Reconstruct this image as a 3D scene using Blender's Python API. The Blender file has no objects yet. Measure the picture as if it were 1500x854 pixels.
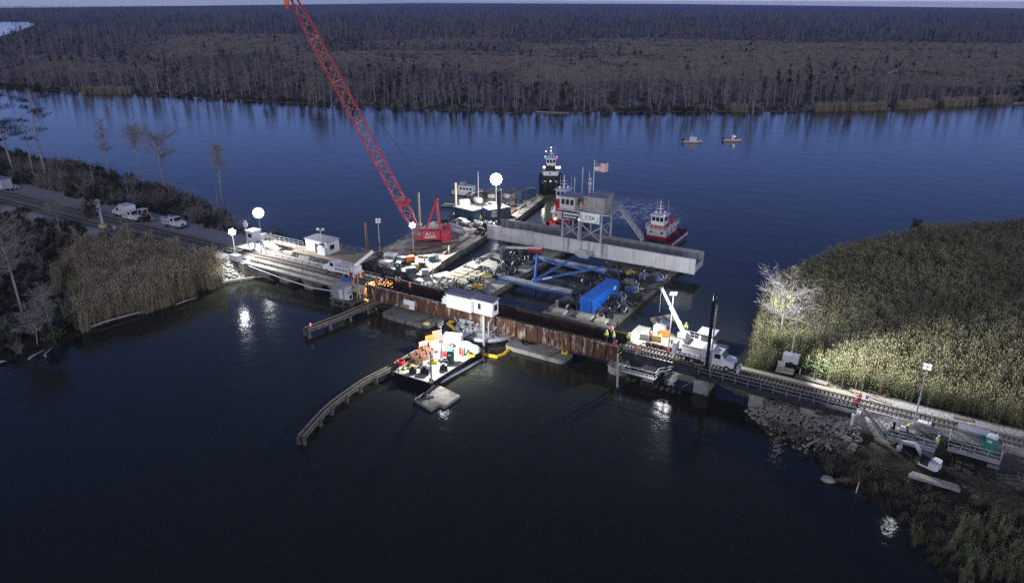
import bpy, bmesh, math, random
import numpy as np
from mathutils import Vector, Matrix

R = math.radians
SC = bpy.context.scene
COL = SC.collection
rng = random.Random(7)
nrg = np.random.default_rng(11)

# ------------------------------------------------------------------ camera
# x runs along the railway, y across the river (away from the camera), z up, water at z = 0
CAM = Vector((65.6, -102.2, 56.0))
HEAD, PITCH, ROLL, FPX = R(31.0875), R(21.575), R(0.2), 1071.0
cam_d = bpy.data.cameras.new('camera')
cam_d.sensor_width = 36.0
cam_d.lens = 36.0 * FPX / 1500.0
cam_d.clip_start, cam_d.clip_end = 0.5, 60000.0
cam = bpy.data.objects.new('camera', cam_d)
COL.objects.link(cam)
CAM_M = Matrix.Translation(CAM) @ Matrix.Rotation(HEAD, 4, 'Z') @ Matrix.Rotation(math.pi / 2 - PITCH, 4, 'X') @ Matrix.Rotation(ROLL, 4, 'Z')
cam.matrix_world = CAM_M
SC.camera = cam

# ------------------------------------------------------------------ light and exposure
world = bpy.data.worlds.new('World')
SC.world = world
world.use_nodes = True
wn, wl = world.node_tree.nodes, world.node_tree.links
wn.clear()
sky = wn.new('ShaderNodeTexSky')
sky.sky_type = 'NISHITA'
sky.sun_disc = False
SUN_EL, SUN_ROT = R(20.0), R(149.0)
sky.sun_elevation, sky.sun_rotation = SUN_EL, SUN_ROT
sky.altitude = 0
sky.air_density, sky.dust_density, sky.ozone_density = 0.5, 0.0, 4.0
bg = wn.new('ShaderNodeBackground')
bg.inputs['Strength'].default_value = 0.098
wo_ = wn.new('ShaderNodeOutputWorld')
tint = wn.new('ShaderNodeMix')                    # violet cast of the dusk sky
tint.data_type, tint.blend_type = 'RGBA', 'MULTIPLY'
tint.inputs['Factor'].default_value = 1.0
tint.inputs['B'].default_value = (1.02, 0.82, 1.02, 1)
wl.new(sky.outputs[0], tint.inputs['A'])
wl.new(tint.outputs['Result'], bg.inputs['Color'])
wl.new(bg.outputs[0], wo_.inputs['Surface'])
sun_d = bpy.data.lights.new('sun', 'SUN')
sun_d.energy, sun_d.angle, sun_d.color = 0.95, R(50), (1.0, 0.90, 0.80)   # the last glow of the set sun
sun = bpy.data.objects.new('sun', sun_d)
COL.objects.link(sun)
sun.rotation_euler = (R(70), 0, HEAD)
SC.view_settings.view_transform = 'Standard'
SC.view_settings.look = 'None'
SC.view_settings.gamma = 1.0
SC.view_settings.use_curve_mapping = False
SC.view_settings.exposure = 0.0
LAMP = 1.25                                       # one dial for all the flood lamps
SC.cycles.use_denoising = False                 # the photograph is grainy too
SC.cycles.sample_clamp_direct = 4.0
SC.cycles.sample_clamp_indirect = 0.8
SC.cycles.max_bounces = 6
SC.cycles.diffuse_bounces = 2
SC.cycles.glossy_bounces = 3
SC.cycles.volume_bounces = 0


def at(u, v, z=0.0):
    """the place at height z that the photograph (1500 x 854) shows at u, v"""
    d = CAM_M.to_3x3() @ Vector(((u - 750.0) / FPX, -(v - 427.0) / FPX, -1.0))
    t = (z - CAM.z) / d.z
    return Vector((CAM.x + d.x * t, CAM.y + d.y * t, z))


def size_at(p):
    """pixels of the photograph per metre at p"""
    return FPX / (Vector(p) - CAM).length


# ------------------------------------------------------------------ materials
MATS = {}


def pm(name, col, rough=0.65, metal=0.0, var=0.25, scale=1.2, col2=None, mask=0.5, mscale=0.6, bump=0.0, stretch=None, spec=0.4):
    """procedural paint / wood / steel: two noises vary the colour, an optional second colour wears through"""
    m = bpy.data.materials.new(name)
    m.use_nodes = True
    n, l = m.node_tree.nodes, m.node_tree.links
    b = n['Principled BSDF']
    b.inputs['Roughness'].default_value = rough
    b.inputs['Metallic'].default_value = metal
    b.inputs['Specular IOR Level'].default_value = spec
    tc = n.new('ShaderNodeTexCoord')
    mp = n.new('ShaderNodeMapping')
    if stretch:
        mp.inputs['Scale'].default_value = stretch
    l.new(tc.outputs['Object'], mp.inputs['Vector'])
    no = n.new('ShaderNodeTexNoise')
    no.inputs['Scale'].default_value = scale
    no.inputs['Detail'].default_value = 6
    l.new(mp.outputs[0], no.inputs['Vector'])
    cr = n.new('ShaderNodeValToRGB')
    cr.color_ramp.elements[0].position = 0.3
    cr.color_ramp.elements[1].position = 0.7
    cr.color_ramp.elements[0].color = [max(0, c * (1 - var)) for c in col] + [1]
    cr.color_ramp.elements[1].color = [min(1, c * (1 + var)) for c in col] + [1]
    l.new(no.outputs['Fac'], cr.inputs['Fac'])
    out = cr.outputs['Color']
    if col2 is not None:
        n2 = n.new('ShaderNodeTexNoise')
        n2.inputs['Scale'].default_value = mscale
        n2.inputs['Detail'].default_value = 8
        n2.inputs['Roughness'].default_value = 0.65
        l.new(mp.outputs[0], n2.inputs['Vector'])
        c2 = n.new('ShaderNodeValToRGB')
        c2.color_ramp.elements[0].position = mask - 0.05
        c2.color_ramp.elements[1].position = mask + 0.05
        l.new(n2.outputs['Fac'], c2.inputs['Fac'])
        mx = n.new('ShaderNodeMix')
        mx.data_type = 'RGBA'
        l.new(c2.outputs['Color'], mx.inputs['Factor'])
        l.new(out, mx.inputs['A'])
        mx.inputs['B'].default_value = list(col2) + [1]
        out = mx.outputs['Result']
    l.new(out, b.inputs['Base Color'])
    if bump:
        bp = n.new('ShaderNodeBump')
        bp.inputs['Strength'].default_value = bump
        bp.inputs['Distance'].default_value = 0.1
        l.new(no.outputs['Fac'], bp.inputs['Height'])
        l.new(bp.outputs[0], b.inputs['Normal'])
    MATS[name] = m
    return m


def em(name, col, strength, sample=False):
    m = bpy.data.materials.new(name)
    m.use_nodes = True
    n, l = m.node_tree.nodes, m.node_tree.links
    b = n['Principled BSDF']
    b.inputs['Base Color'].default_value = (0.8, 0.8, 0.8, 1)
    b.inputs['Emission Color'].default_value = list(col) + [1]
    b.inputs['Emission Strength'].default_value = strength
    if not sample:
        m.cycles.emission_sampling = 'NONE'
    MATS[name] = m
    return m


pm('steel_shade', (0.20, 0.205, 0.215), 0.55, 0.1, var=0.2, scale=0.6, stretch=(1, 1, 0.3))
pm('white_paint', (0.74, 0.75, 0.76), 0.45, var=0.08, col2=(0.42, 0.40, 0.37), mask=0.66)
pm('clean_white', (0.80, 0.80, 0.80), 0.4, var=0.05)
pm('grey_steel', (0.34, 0.35, 0.36), 0.5, 0.2, var=0.12, col2=(0.26, 0.26, 0.27), mask=0.6, stretch=(1, 1, 2))
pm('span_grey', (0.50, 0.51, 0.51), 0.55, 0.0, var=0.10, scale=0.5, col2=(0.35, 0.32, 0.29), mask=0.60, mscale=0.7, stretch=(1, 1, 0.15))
pm('galvanised', (0.42, 0.44, 0.46), 0.45, 0.3, var=0.15)
pm('dark_steel', (0.045, 0.045, 0.048), 0.55, 0.2, var=0.35)
pm('black_rubber', (0.018, 0.018, 0.018), 0.7, var=0.3)
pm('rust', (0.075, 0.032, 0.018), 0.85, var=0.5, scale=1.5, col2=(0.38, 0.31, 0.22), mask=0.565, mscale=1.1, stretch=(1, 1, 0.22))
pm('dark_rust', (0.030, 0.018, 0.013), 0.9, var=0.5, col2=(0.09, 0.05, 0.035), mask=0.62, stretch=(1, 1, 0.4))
pm('brown_rust', (0.16, 0.075, 0.045), 0.85, var=0.4, scale=2.5)
pm('red_paint', (0.42, 0.02, 0.03), 0.4, var=0.2, col2=(0.25, 0.02, 0.02), mask=0.63)
pm('crane_red', (0.50, 0.025, 0.045), 0.4, var=0.18)
pm('hull_black', (0.012, 0.012, 0.014), 0.45, var=0.4)
pm('blue_paint', (0.025, 0.16, 0.62), 0.45, var=0.12, col2=(0.03, 0.11, 0.36), mask=0.64)
pm('truss_blue', (0.05, 0.16, 0.48), 0.55, var=0.3, col2=(0.13, 0.22, 0.40), mask=0.58, mscale=1.2)
pm('navy', (0.045, 0.07, 0.12), 0.5, var=0.25)
pm('yellow', (0.72, 0.47, 0.03), 0.5, var=0.2)
pm('pale_yellow', (0.70, 0.62, 0.22), 0.6, var=0.2)
pm('orange', (0.72, 0.17, 0.03), 0.55, var=0.2)
pm('salmon', (0.62, 0.27, 0.18), 0.6, var=0.25)
pm('hivis_orange', (0.85, 0.12, 0.05), 0.7, var=0.1)
pm('hivis_lime', (0.45, 0.75, 0.08), 0.7, var=0.1)
pm('green_plastic', (0.02, 0.10, 0.075), 0.5, var=0.15)
pm('toilet_green', (0.05, 0.30, 0.20), 0.5, var=0.15)
pm('denim', (0.05, 0.07, 0.12), 0.85, var=0.2)
pm('khaki', (0.42, 0.38, 0.30), 0.85, var=0.2)
pm('skin', (0.45, 0.27, 0.19), 0.6, var=0.1)
pm('glass_dark', (0.02, 0.025, 0.03), 0.12, var=0.2, spec=0.6)
pm('roof_lavender', (0.40, 0.37, 0.44), 0.5, 0.2, var=0.12)
pm('concrete', (0.34, 0.33, 0.30), 0.85, var=0.25, scale=1.0, col2=(0.16, 0.16, 0.14), mask=0.58, mscale=0.5, bump=0.3)
pm('grey_deck', (0.21, 0.20, 0.19), 0.85, var=0.3, scale=0.8, col2=(0.09, 0.085, 0.08), mask=0.60, mscale=0.45, bump=0.2)
pm('barge_deck', (0.36, 0.33, 0.27), 0.85, var=0.3, scale=0.7, col2=(0.13, 0.115, 0.10), mask=0.52, mscale=0.22, bump=0.2)
pm('light_deck', (0.50, 0.49, 0.40), 0.8, var=0.2, scale=0.8, col2=(0.30, 0.29, 0.25), mask=0.6, mscale=0.4)
pm('barge_side', (0.17, 0.155, 0.13), 0.85, var=0.35, scale=1.5, col2=(0.05, 0.045, 0.04), mask=0.55, stretch=(1, 1, 0.5))
pm('timber', (0.30, 0.25, 0.18), 0.9, var=0.35, scale=1.5, stretch=(0.3, 3, 3), bump=0.3)
pm('pale_timber', (0.52, 0.47, 0.33), 0.9, var=0.25, scale=1.2, stretch=(0.4, 3, 3))
pm('old_timber', (0.105, 0.095, 0.085), 0.9, var=0.4, scale=1.5, bump=0.3)
pm('driftwood', (0.40, 0.37, 0.32), 0.9, var=0.3, scale=2.0)
pm('rail_steel', (0.34, 0.31, 0.28), 0.4, 0.2, var=0.2)
pm('sleeper_wood', (0.15, 0.125, 0.10), 0.9, var=0.4, scale=1.5)
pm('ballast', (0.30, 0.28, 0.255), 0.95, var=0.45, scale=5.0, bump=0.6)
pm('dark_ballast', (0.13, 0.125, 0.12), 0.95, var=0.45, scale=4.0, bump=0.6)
pm('rock', (0.37, 0.35, 0.30), 0.95, var=0.35, scale=1.2, bump=0.5)
pm('bark_pale', (0.34, 0.32, 0.31), 0.9, var=0.3, scale=1.0)
pm('bark_mid', (0.17, 0.15, 0.135), 0.9, var=0.35, scale=1.0)
pm('twig', (0.290, 0.255, 0.235), 0.95, var=0.35, scale=0.15)
pm('twig_pale', (0.33, 0.30, 0.28), 0.95, var=0.3, scale=0.3)
pm('needle', (0.050, 0.050, 0.030), 0.9, var=0.4, scale=0.8)
pm('leaf_dark', (0.042, 0.048, 0.026), 0.85, var=0.5, scale=0.5)
pm('leaf_green', (0.085, 0.110, 0.045), 0.8, var=0.4, scale=0.6)
pm('leaf_brown', (0.095, 0.080, 0.050), 0.9, var=0.4, scale=0.5)
pm('reed_plume', (0.250, 0.230, 0.130), 0.9, var=0.3, scale=0.2)
pm('moss', (0.46, 0.46, 0.22), 0.9, var=0.3, scale=1.0)
pm('reed', (0.220, 0.214, 0.100), 0.85, var=0.35, scale=0.25)
pm('reed_brown', (0.42, 0.35, 0.225), 0.85, var=0.3, scale=0.3)
pm('reed_green', (0.120, 0.155, 0.060), 0.85, var=0.35, scale=0.3)
pm('meadow_grass', (0.50, 0.42, 0.33), 0.95, var=0.3, scale=0.05)
pm('reed_pale', (0.46, 0.39, 0.27), 0.9, var=0.3, scale=0.1)
pm('dry_grass', (0.20, 0.165, 0.105), 0.9, var=0.35, scale=0.5)
pm('canvas', (0.62, 0.62, 0.58), 0.8, var=0.15, scale=1.5)
pm('hose_tan', (0.60, 0.36, 0.24), 0.7, var=0.2)
em('lamp_glow', (0.93, 0.96, 1.0), 24.0)
em('bloom_rim', (0.90, 0.94, 1.0), 3.0)  # dimmer outer lens colours standing in for the bloom round a lamp
em('bloom_edge', (0.62, 0.74, 1.0), 0.42)
em('lamp_soft', (0.93, 0.96, 1.0), 1.3)
em('warm_glow', (1.0, 0.80, 0.45), 24.0)
em('cabin_glow', (1.0, 0.70, 0.28), 2.5)
em('green_light', (0.05, 1.0, 0.35), 6.0)
em('red_light', (1.0, 0.05, 0.12), 5.0)
em('white_light', (0.95, 0.97, 1.0), 8.0)
em('spark', (1.0, 0.42, 0.08), 9.0)


# ------------------------------------------------------------------ mesh helpers
class MB:
    def __init__(self):
        self.v, self.f, self.m = [], [], []

    def add(self, vs, fs, m=0):
        o = len(self.v)
        self.v.extend([tuple(p) for p in vs])
        self.f.extend([tuple(i + o for i in q) for q in fs])
        self.m.extend([m] * len(fs))
        return self

    def box(self, c, s, m=0, rz=0.0, rx=0.0, ry=0.0):
        M = Matrix.Translation(Vector(c)) @ Matrix.Rotation(rz, 4, 'Z') @ Matrix.Rotation(ry, 4, 'Y') @ Matrix.Rotation(rx, 4, 'X')
        x, y, z = s[0] / 2, s[1] / 2, s[2] / 2
        vs = [M @ Vector(p) for p in ((-x, -y, -z), (x, -y, -z), (x, y, -z), (-x, y, -z), (-x, -y, z), (x, -y, z), (x, y, z), (-x, y, z))]
        return self.add(vs, [(0, 3, 2, 1), (4, 5, 6, 7), (0, 1, 5, 4), (1, 2, 6, 5), (2, 3, 7, 6), (3, 0, 4, 7)], m)

    def bx(self, x0, x1, y0, y1, z0, z1, m=0):
        return self.box(((x0 + x1) / 2, (y0 + y1) / 2, (z0 + z1) / 2), (abs(x1 - x0), abs(y1 - y0), abs(z1 - z0)), m)

    def bar(self, p0, p1, w, h=None, m=0):
        p0, p1 = Vector(p0), Vector(p1)
        h = h or w
        d = (p1 - p0)
        L = d.length
        if L < 1e-6:
            return self
        d.normalize()
        up = Vector((0, 0, 1)) if abs(d.z) < 0.95 else Vector((0, 1, 0))
        s = d.cross(up).normalized()
        u = s.cross(d)
        vs = []
        for p in (p0, p1):
            for a, b in ((-1, -1), (1, -1), (1, 1), (-1, 1)):
                vs.append(p + s * (a * w / 2) + u * (b * h / 2))
        return self.add(vs, [(0, 1, 2, 3), (7, 6, 5, 4), (0, 4, 5, 1), (1, 5, 6, 2), (2, 6, 7, 3), (3, 7, 4, 0)], m)

    def tube(self, pts, r, n=6, m=0, caps=True, flat=1.0):
        pts = [Vector(p) for p in pts]
        rs = r if isinstance(r, (list, tuple)) else [r] * len(pts)
        vs, fs = [], []
        ref = None
        for i, p in enumerate(pts):
            d = (pts[min(i + 1, len(pts) - 1)] - pts[max(i - 1, 0)])
            d = d.normalized() if d.length > 1e-9 else Vector((0, 0, 1))
            if ref is None:
                ref = Vector((0, 0, 1)) if abs(d.z) < 0.9 else Vector((1, 0, 0))
            s = d.cross(ref)
            s = s.normalized() if s.length > 1e-6 else d.orthogonal().normalized()
            u = s.cross(d)
            ref = u if abs(u.dot(d)) < 0.9 else ref
            for k in range(n):
                a = 2 * math.pi * k / n
                vs.append(p + s * (math.cos(a) * rs[i]) + u * (math.sin(a) * rs[i] * flat))
        for i in range(len(pts) - 1):
            for k in range(n):
                k2 = (k + 1) % n
                fs.append((i * n + k, i * n + k2, (i + 1) * n + k2, (i + 1) * n + k))
        if caps:
            fs.append(tuple(range(n))[::-1])
            fs.append(tuple((len(pts) - 1) * n + k for k in range(n)))
        return self.add(vs, fs, m)

    def cyl(self, c, r, z0, z1, n=16, m=0, r2=None):
        return self.tube([(c[0], c[1], z0), (c[0], c[1], z1)], [r, r if r2 is None else r2], n, m)

    def prism(self, poly, z0, z1, m=0, mtop=None, poly2=None):
        n = len(poly)
        if sum(poly[i][0] * poly[(i + 1) % n][1] - poly[(i + 1) % n][0] * poly[i][1] for i in range(n)) < 0:
            poly = poly[::-1]
            poly2 = poly2[::-1] if poly2 else None
        p2 = poly2 or poly
        vs = [(p[0], p[1], z0) for p in poly] + [(p[0], p[1], z1) for p in p2]
        self.add(vs, [tuple(range(n))[::-1]] + [(i, (i + 1) % n, n + (i + 1) % n, n + i) for i in range(n)], m)
        return self.add(vs[n:], [tuple(range(n))], m if mtop is None else mtop)

    def quad(self, a, b, c, d, m=0):
        return self.add([a, b, c, d], [(0, 1, 2, 3)], m)

    def ball(self, c, r, m=0, seg=10, ring=6, half=False):
        rr = r if isinstance(r, (list, tuple)) else (r, r, r)
        vs, fs = [], []
        lo = 0.0 if half else -math.pi / 2
        for i in range(ring + 1):
            a = lo + (math.pi / 2 - lo) * i / ring
            for k in range(seg):
                t = 2 * math.pi * k / seg
                vs.append((c[0] + rr[0] * math.cos(a) * math.cos(t), c[1] + rr[1] * math.cos(a) * math.sin(t), c[2] + rr[2] * math.sin(a)))
        for i in range(ring):
            for k in range(seg):
                k2 = (k + 1) % seg
                fs.append((i * seg + k, i * seg + k2, (i + 1) * seg + k2, (i + 1) * seg + k))
        return self.add(vs, fs, m)

    def mesh(self, name, mats, smooth=False):
        me = bpy.data.meshes.new(name)
        me.from_pydata(self.v, [], self.f)
        for a in ([mats] if isinstance(mats, str) else mats):
            me.materials.append(MATS[a])
        me.polygons.foreach_set('material_index', self.m)
        if smooth:
            me.polygons.foreach_set('use_smooth', [True] * len(self.f))
        me.update()
        return me

    def build(self, name, mats, parent=None, smooth=False):
        o = bpy.data.objects.new(name, self.mesh(name, mats, smooth))
        COL.objects.link(o)
        if parent is not None:
            o.parent = parent
        return o


def tag(o, label=None, cat=None, group=None, kind=None):
    if label:
        o['label'] = label
    if cat:
        o['category'] = cat
    if group:
        o['group'] = group
    if kind:
        o['kind'] = kind
    return o


def thing(name, label, cat, loc=(0, 0, 0), rz=0.0, group=None):
    o = bpy.data.objects.new(name, None)
    COL.objects.link(o)
    o.location = loc
    o.rotation_euler = (0, 0, rz)
    o.empty_display_size = 0.5
    return tag(o, label, cat, group)


KIDS = {}


def kids(o):
    return [c for c in bpy.data.objects if c.parent == o]


def dup(root, loc, rz=0.0, label=None, group=None, scale=None):
    def cp(o, parent):
        c = o.copy()
        COL.objects.link(c)
        if parent is not None:
            c.parent = parent
        for k in kids(o):
            cp(k, c)
        return c
    src = kids(root)
    r = root.copy()
    COL.objects.link(r)
    for k in src:
        cp(k, r)
    r.location = loc
    r.rotation_euler = (0, 0, rz)
    if scale:
        r.scale = (scale, scale, scale)
    if label:
        r['label'] = label
    if group:
        r['group'] = group
    return r


def place(mesh_o, loc, rz=0.0):
    mesh_o.location = loc
    mesh_o.rotation_euler = (0, 0, rz)
    return mesh_o


def railing(mb, pts, h=1.1, r=0.03, gap=1.8, rails=(1.0, 0.5), m=0):
    pts = [Vector(p) for p in pts]
    for a, b in zip(pts[:-1], pts[1:]):
        L = (b - a).length
        k = max(1, round(L / gap))
        for i in range(k + 1):
            p = a.lerp(b, i / k)
            mb.bar(p, p + Vector((0, 0, h)), r * 2, r * 2, m)
        for q in rails:
            mb.bar(a + Vector((0, 0, h * q)), b + Vector((0, 0, h * q)), r * 1.6, r * 1.6, m)


def letters(text, size, mat, parent, loc, rot, name='lettering', depth=0.03, width=None):
    cu = bpy.data.curves.new('text', 'FONT')
    cu.body, cu.size, cu.extrude = text, size, depth
    cu.align_x, cu.align_y = 'CENTER', 'CENTER'
    tmp = bpy.data.objects.new('text', cu)
    COL.objects.link(tmp)
    bpy.context.view_layer.update()
    me = bpy.data.meshes.new_from_object(tmp.evaluated_get(bpy.context.evaluated_depsgraph_get()))
    COL.objects.unlink(tmp)
    bpy.data.objects.remove(tmp)
    me.materials.clear()
    me.materials.append(MATS[mat])
    o = bpy.data.objects.new(name, me)
    COL.objects.link(o)
    o.parent = parent
    o.location = loc
    o.rotation_euler = rot
    if width:
        xs = [v.co.x for v in me.vertices]
        o.scale = (width / (max(xs) - min(xs)), 1, 1)
    return o


def flood(parent, loc, aim, power, spot=150, radius=0.35, col=(0.95, 0.97, 1.0)):
    d = bpy.data.lights.new('flood_light', 'SPOT' if spot else 'POINT')
    d.energy = power * LAMP
    if spot:
        d.spot_size = R(spot)
        d.spot_blend = 0.6
    d.shadow_soft_size = radius
    d.color = col
    o = bpy.data.objects.new('flood_light', d)
    COL.objects.link(o)
    o.parent = parent
    o.location = loc
    v = Vector(aim)
    o.rotation_euler = v.to_track_quat('-Z', 'Y').to_euler()
    return o


SCATTERS = []


def scatter(name, label, pts, kind, scale, rotz, temps, tilt=None, cat=None):
    """one 'stuff' object whose points carry instances of the template meshes"""
    me = bpy.data.meshes.new(name)
    me.from_pydata([tuple(p) for p in pts], [], [])
    N = len(pts)
    for nm, ty, val in (('kind_i', 'INT', kind), ('size_f', 'FLOAT', scale), ('turn_f', 'FLOAT', rotz), ('tilt_f', 'FLOAT', tilt if tilt is not None else np.zeros(N))):
        a = me.attributes.new(nm, ty, 'POINT')
        a.data.foreach_set('value', np.asarray(val).astype(np.int32 if ty == 'INT' else np.float32))
    o = bpy.data.objects.new(name, me)
    COL.objects.link(o)
    tag(o, label, cat, None, 'stuff')
    ng = bpy.data.node_groups.new(name, 'GeometryNodeTree')
    ng.interface.new_socket('Geometry', in_out='INPUT', socket_type='NodeSocketGeometry')
    ng.interface.new_socket('Geometry', in_out='OUTPUT', socket_type='NodeSocketGeometry')
    n, l = ng.nodes, ng.links
    gi, go = n.new('NodeGroupInput'), n.new('NodeGroupOutput')
    jn = n.new('GeometryNodeJoinGeometry')

    def attr(nm, ty):
        q = n.new('GeometryNodeInputNamedAttribute')
        q.data_type = ty
        q.inputs['Name'].default_value = nm
        return q.outputs['Attribute']
    ak, asz, at_, al = attr('kind_i', 'INT'), attr('size_f', 'FLOAT'), attr('turn_f', 'FLOAT'), attr('tilt_f', 'FLOAT')
    cx = n.new('ShaderNodeCombineXYZ')
    l.new(at_, cx.inputs['Z'])
    l.new(al, cx.inputs['X'])
    for i, t in enumerate(temps):
        oi = n.new('GeometryNodeObjectInfo')
        oi.inputs['Object'].default_value = t
        cmp = n.new('FunctionNodeCompare')
        cmp.data_type, cmp.operation = 'INT', 'EQUAL'
        ins = [s for s in cmp.inputs if s.type == 'INT' and s.enabled]
        l.new(ak, ins[0])
        ins[1].default_value = i
        ip = n.new('GeometryNodeInstanceOnPoints')
        l.new(gi.outputs[0], ip.inputs['Points'])
        l.new(cmp.outputs[0], ip.inputs['Selection'])
        l.new(oi.outputs['Geometry'], ip.inputs['Instance'])
        l.new(cx.outputs[0], ip.inputs['Rotation'])
        l.new(asz, ip.inputs['Scale'])
        l.new(ip.outputs[0], jn.inputs[0])
    l.new(jn.outputs[0], go.inputs[0])
    SCATTERS.append((o, ng))                       # the modifiers go on last: the scene stays quick to update
    return o


def template(mesh):
    return bpy.data.objects.new(mesh.name, mesh)


# value noise for laying out the ground and the plants
_G = nrg.random((64, 64))


def vnoise(x, y, s):
    x, y = np.asarray(x) / s, np.asarray(y) / s
    xi, yi = np.floor(x).astype(int), np.floor(y).astype(int)
    fx, fy = x - xi, y - yi
    fx, fy = fx * fx * (3 - 2 * fx), fy * fy * (3 - 2 * fy)
    g = lambda a, b: _G[a % 64, b % 64]
    return (g(xi, yi) * (1 - fx) + g(xi + 1, yi) * fx) * (1 - fy) + (g(xi, yi + 1) * (1 - fx) + g(xi + 1, yi + 1) * fx) * fy


def inside(px, py, poly):
    px, py = np.asarray(px), np.asarray(py)
    r = np.zeros(px.shape, bool)
    n = len(poly)
    for i in range(n):
        x0, y0 = poly[i]
        x1, y1 = poly[(i + 1) % n]
        c = ((y0 > py) != (y1 > py))
        with np.errstate(divide='ignore', invalid='ignore'):
            r ^= c & (px < (x1 - x0) * (py - y0) / ((y1 - y0) if y1 != y0 else 1e-9) + x0)
    return r


def sdist(px, py, poly):
    """signed distance, positive inside"""
    px, py = np.asarray(px, float), np.asarray(py, float)
    d = np.full(px.shape, 1e9)
    n = len(poly)
    for i in range(n):
        ax, ay = poly[i]
        bx_, by_ = poly[(i + 1) % n]
        ex, ey = bx_ - ax, by_ - ay
        t = np.clip(((px - ax) * ex + (py - ay) * ey) / (ex * ex + ey * ey + 1e-9), 0, 1)
        d = np.minimum(d, np.hypot(px - ax - t * ex, py - ay - t * ey))
    return np.where(inside(px, py, poly), d, -d)


def sstep(a, b, x):
    t = np.clip((np.asarray(x, float) - a) / (b - a), 0, 1)
    return t * t * (3 - 2 * t)

# ------------------------------------------------------------------ water
m = bpy.data.materials.new('river_water')
m.use_nodes = True
n, l = m.node_tree.nodes, m.node_tree.links
b = n['Principled BSDF']
b.inputs['Roughness'].default_value = 0.06
b.inputs['IOR'].default_value = 1.333
b.inputs['Specular IOR Level'].default_value = 0.5
tc = n.new('ShaderNodeTexCoord')
heights = None
for sc_, amp in ((0.10, 0.50), (0.45, 0.30), (1.9, 0.12)):
    mp = n.new('ShaderNodeMapping')
    mp.inputs['Scale'].default_value = (sc_, sc_ * 1.5, sc_)
    mp.inputs['Rotation'].default_value = (0, 0, R(20 + 60 * sc_))
    l.new(tc.outputs['Object'], mp.inputs['Vector'])
    no = n.new('ShaderNodeTexNoise')
    no.inputs['Detail'].default_value = 2.5
    no.inputs['Scale'].default_value = 1.0
    l.new(mp.outputs[0], no.inputs['Vector'])
    mu = n.new('ShaderNodeMath')
    mu.operation = 'MULTIPLY'
    mu.inputs[1].default_value = amp
    l.new(no.outputs['Fac'], mu.inputs[0])
    if heights is None:
        heights = mu.outputs[0]
    else:
        ad = n.new('ShaderNodeMath')
        l.new(heights, ad.inputs[0])
        l.new(mu.outputs[0], ad.inputs[1])
        heights = ad.outputs[0]
bp = n.new('ShaderNodeBump')
bp.inputs['Strength'].default_value = 0.42
bp.inputs['Distance'].default_value = 0.35
l.new(heights, bp.inputs['Height'])
l.new(bp.outputs[0], b.inputs['Normal'])
# wind patches and current lines: the roughness wanders
wp = n.new('ShaderNodeMapping')
wp.inputs['Scale'].default_value = (0.010, 0.030, 0.02)
wp.inputs['Rotation'].default_value = (0, 0, R(-24))
l.new(tc.outputs['Object'], wp.inputs['Vector'])
wno = n.new('ShaderNodeTexNoise')
wno.inputs['Detail'].default_value = 5
wno.inputs['Scale'].default_value = 1.0
wno.inputs['Distortion'].default_value = 0.8
l.new(wp.outputs[0], wno.inputs['Vector'])
wr = n.new('ShaderNodeMapRange')
wr.inputs['From Min'].default_value, wr.inputs['From Max'].default_value = 0.40, 0.66
wr.inputs['To Min'].default_value, wr.inputs['To Max'].default_value = 0.035, 0.11
l.new(wno.outputs['Fac'], wr.inputs['Value'])
l.new(wr.outputs[0], b.inputs['Roughness'])
FOAM = [(q.x, q.y, r) for q, r in ((at(945, 308), 12.0), (at(928, 300), 12.0), (at(960, 318), 10.0), (at(915, 318), 9.0))]
# streaks of propeller foam left behind the tugs
foam = None
for (fx, fy, fr) in FOAM:
    sb = n.new('ShaderNodeVectorMath')
    sb.operation = 'DISTANCE'
    sb.inputs[1].default_value = (fx, fy, 0)
    l.new(tc.outputs['Object'], sb.inputs[0])
    mr = n.new('ShaderNodeMapRange')
    mr.inputs['From Min'].default_value, mr.inputs['From Max'].default_value = fr, fr * 0.2
    l.new(sb.outputs['Value'], mr.inputs['Value'])
    if foam is None:
        foam = mr.outputs[0]
    else:
        mx = n.new('ShaderNodeMath')
        mx.operation = 'MAXIMUM'
        l.new(foam, mx.inputs[0])
        l.new(mr.outputs[0], mx.inputs[1])
        foam = mx.outputs[0]
fn = n.new('ShaderNodeTexNoise')
fn.inputs['Scale'].default_value = 0.55
fn.inputs['Detail'].default_value = 9
fn.inputs['Roughness'].default_value = 0.72
fn.inputs['Distortion'].default_value = 1.6
l.new(tc.outputs['Object'], fn.inputs['Vector'])
fr_ = n.new('ShaderNodeMapRange')
fr_.inputs['From Min'].default_value, fr_.inputs['From Max'].default_value = 0.49, 0.60
l.new(fn.outputs['Fac'], fr_.inputs['Value'])
fm = n.new('ShaderNodeMath')
fm.operation = 'MULTIPLY'
l.new(foam, fm.inputs[0])
l.new(fr_.outputs[0], fm.inputs[1])
mxc = n.new('ShaderNodeMix')
mxc.data_type = 'RGBA'
l.new(fm.outputs[0], mxc.inputs['Factor'])
mxc.inputs['A'].default_value = (0.023, 0.025, 0.0165, 1)
mxc.inputs['B'].default_value = (0.75, 0.77, 0.80, 1)
l.new(mxc.outputs['Result'], b.inputs['Base Color'])
MATS['river_water'] = m

w = MB()
w.add([(-9000, -3000, 0), (9000, -3000, 0), (9000, 6000, 0), (-9000, 6000, 0)], [(0, 1, 2, 3)])
tag(w.build('river', 'river_water'), kind='structure')

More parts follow.
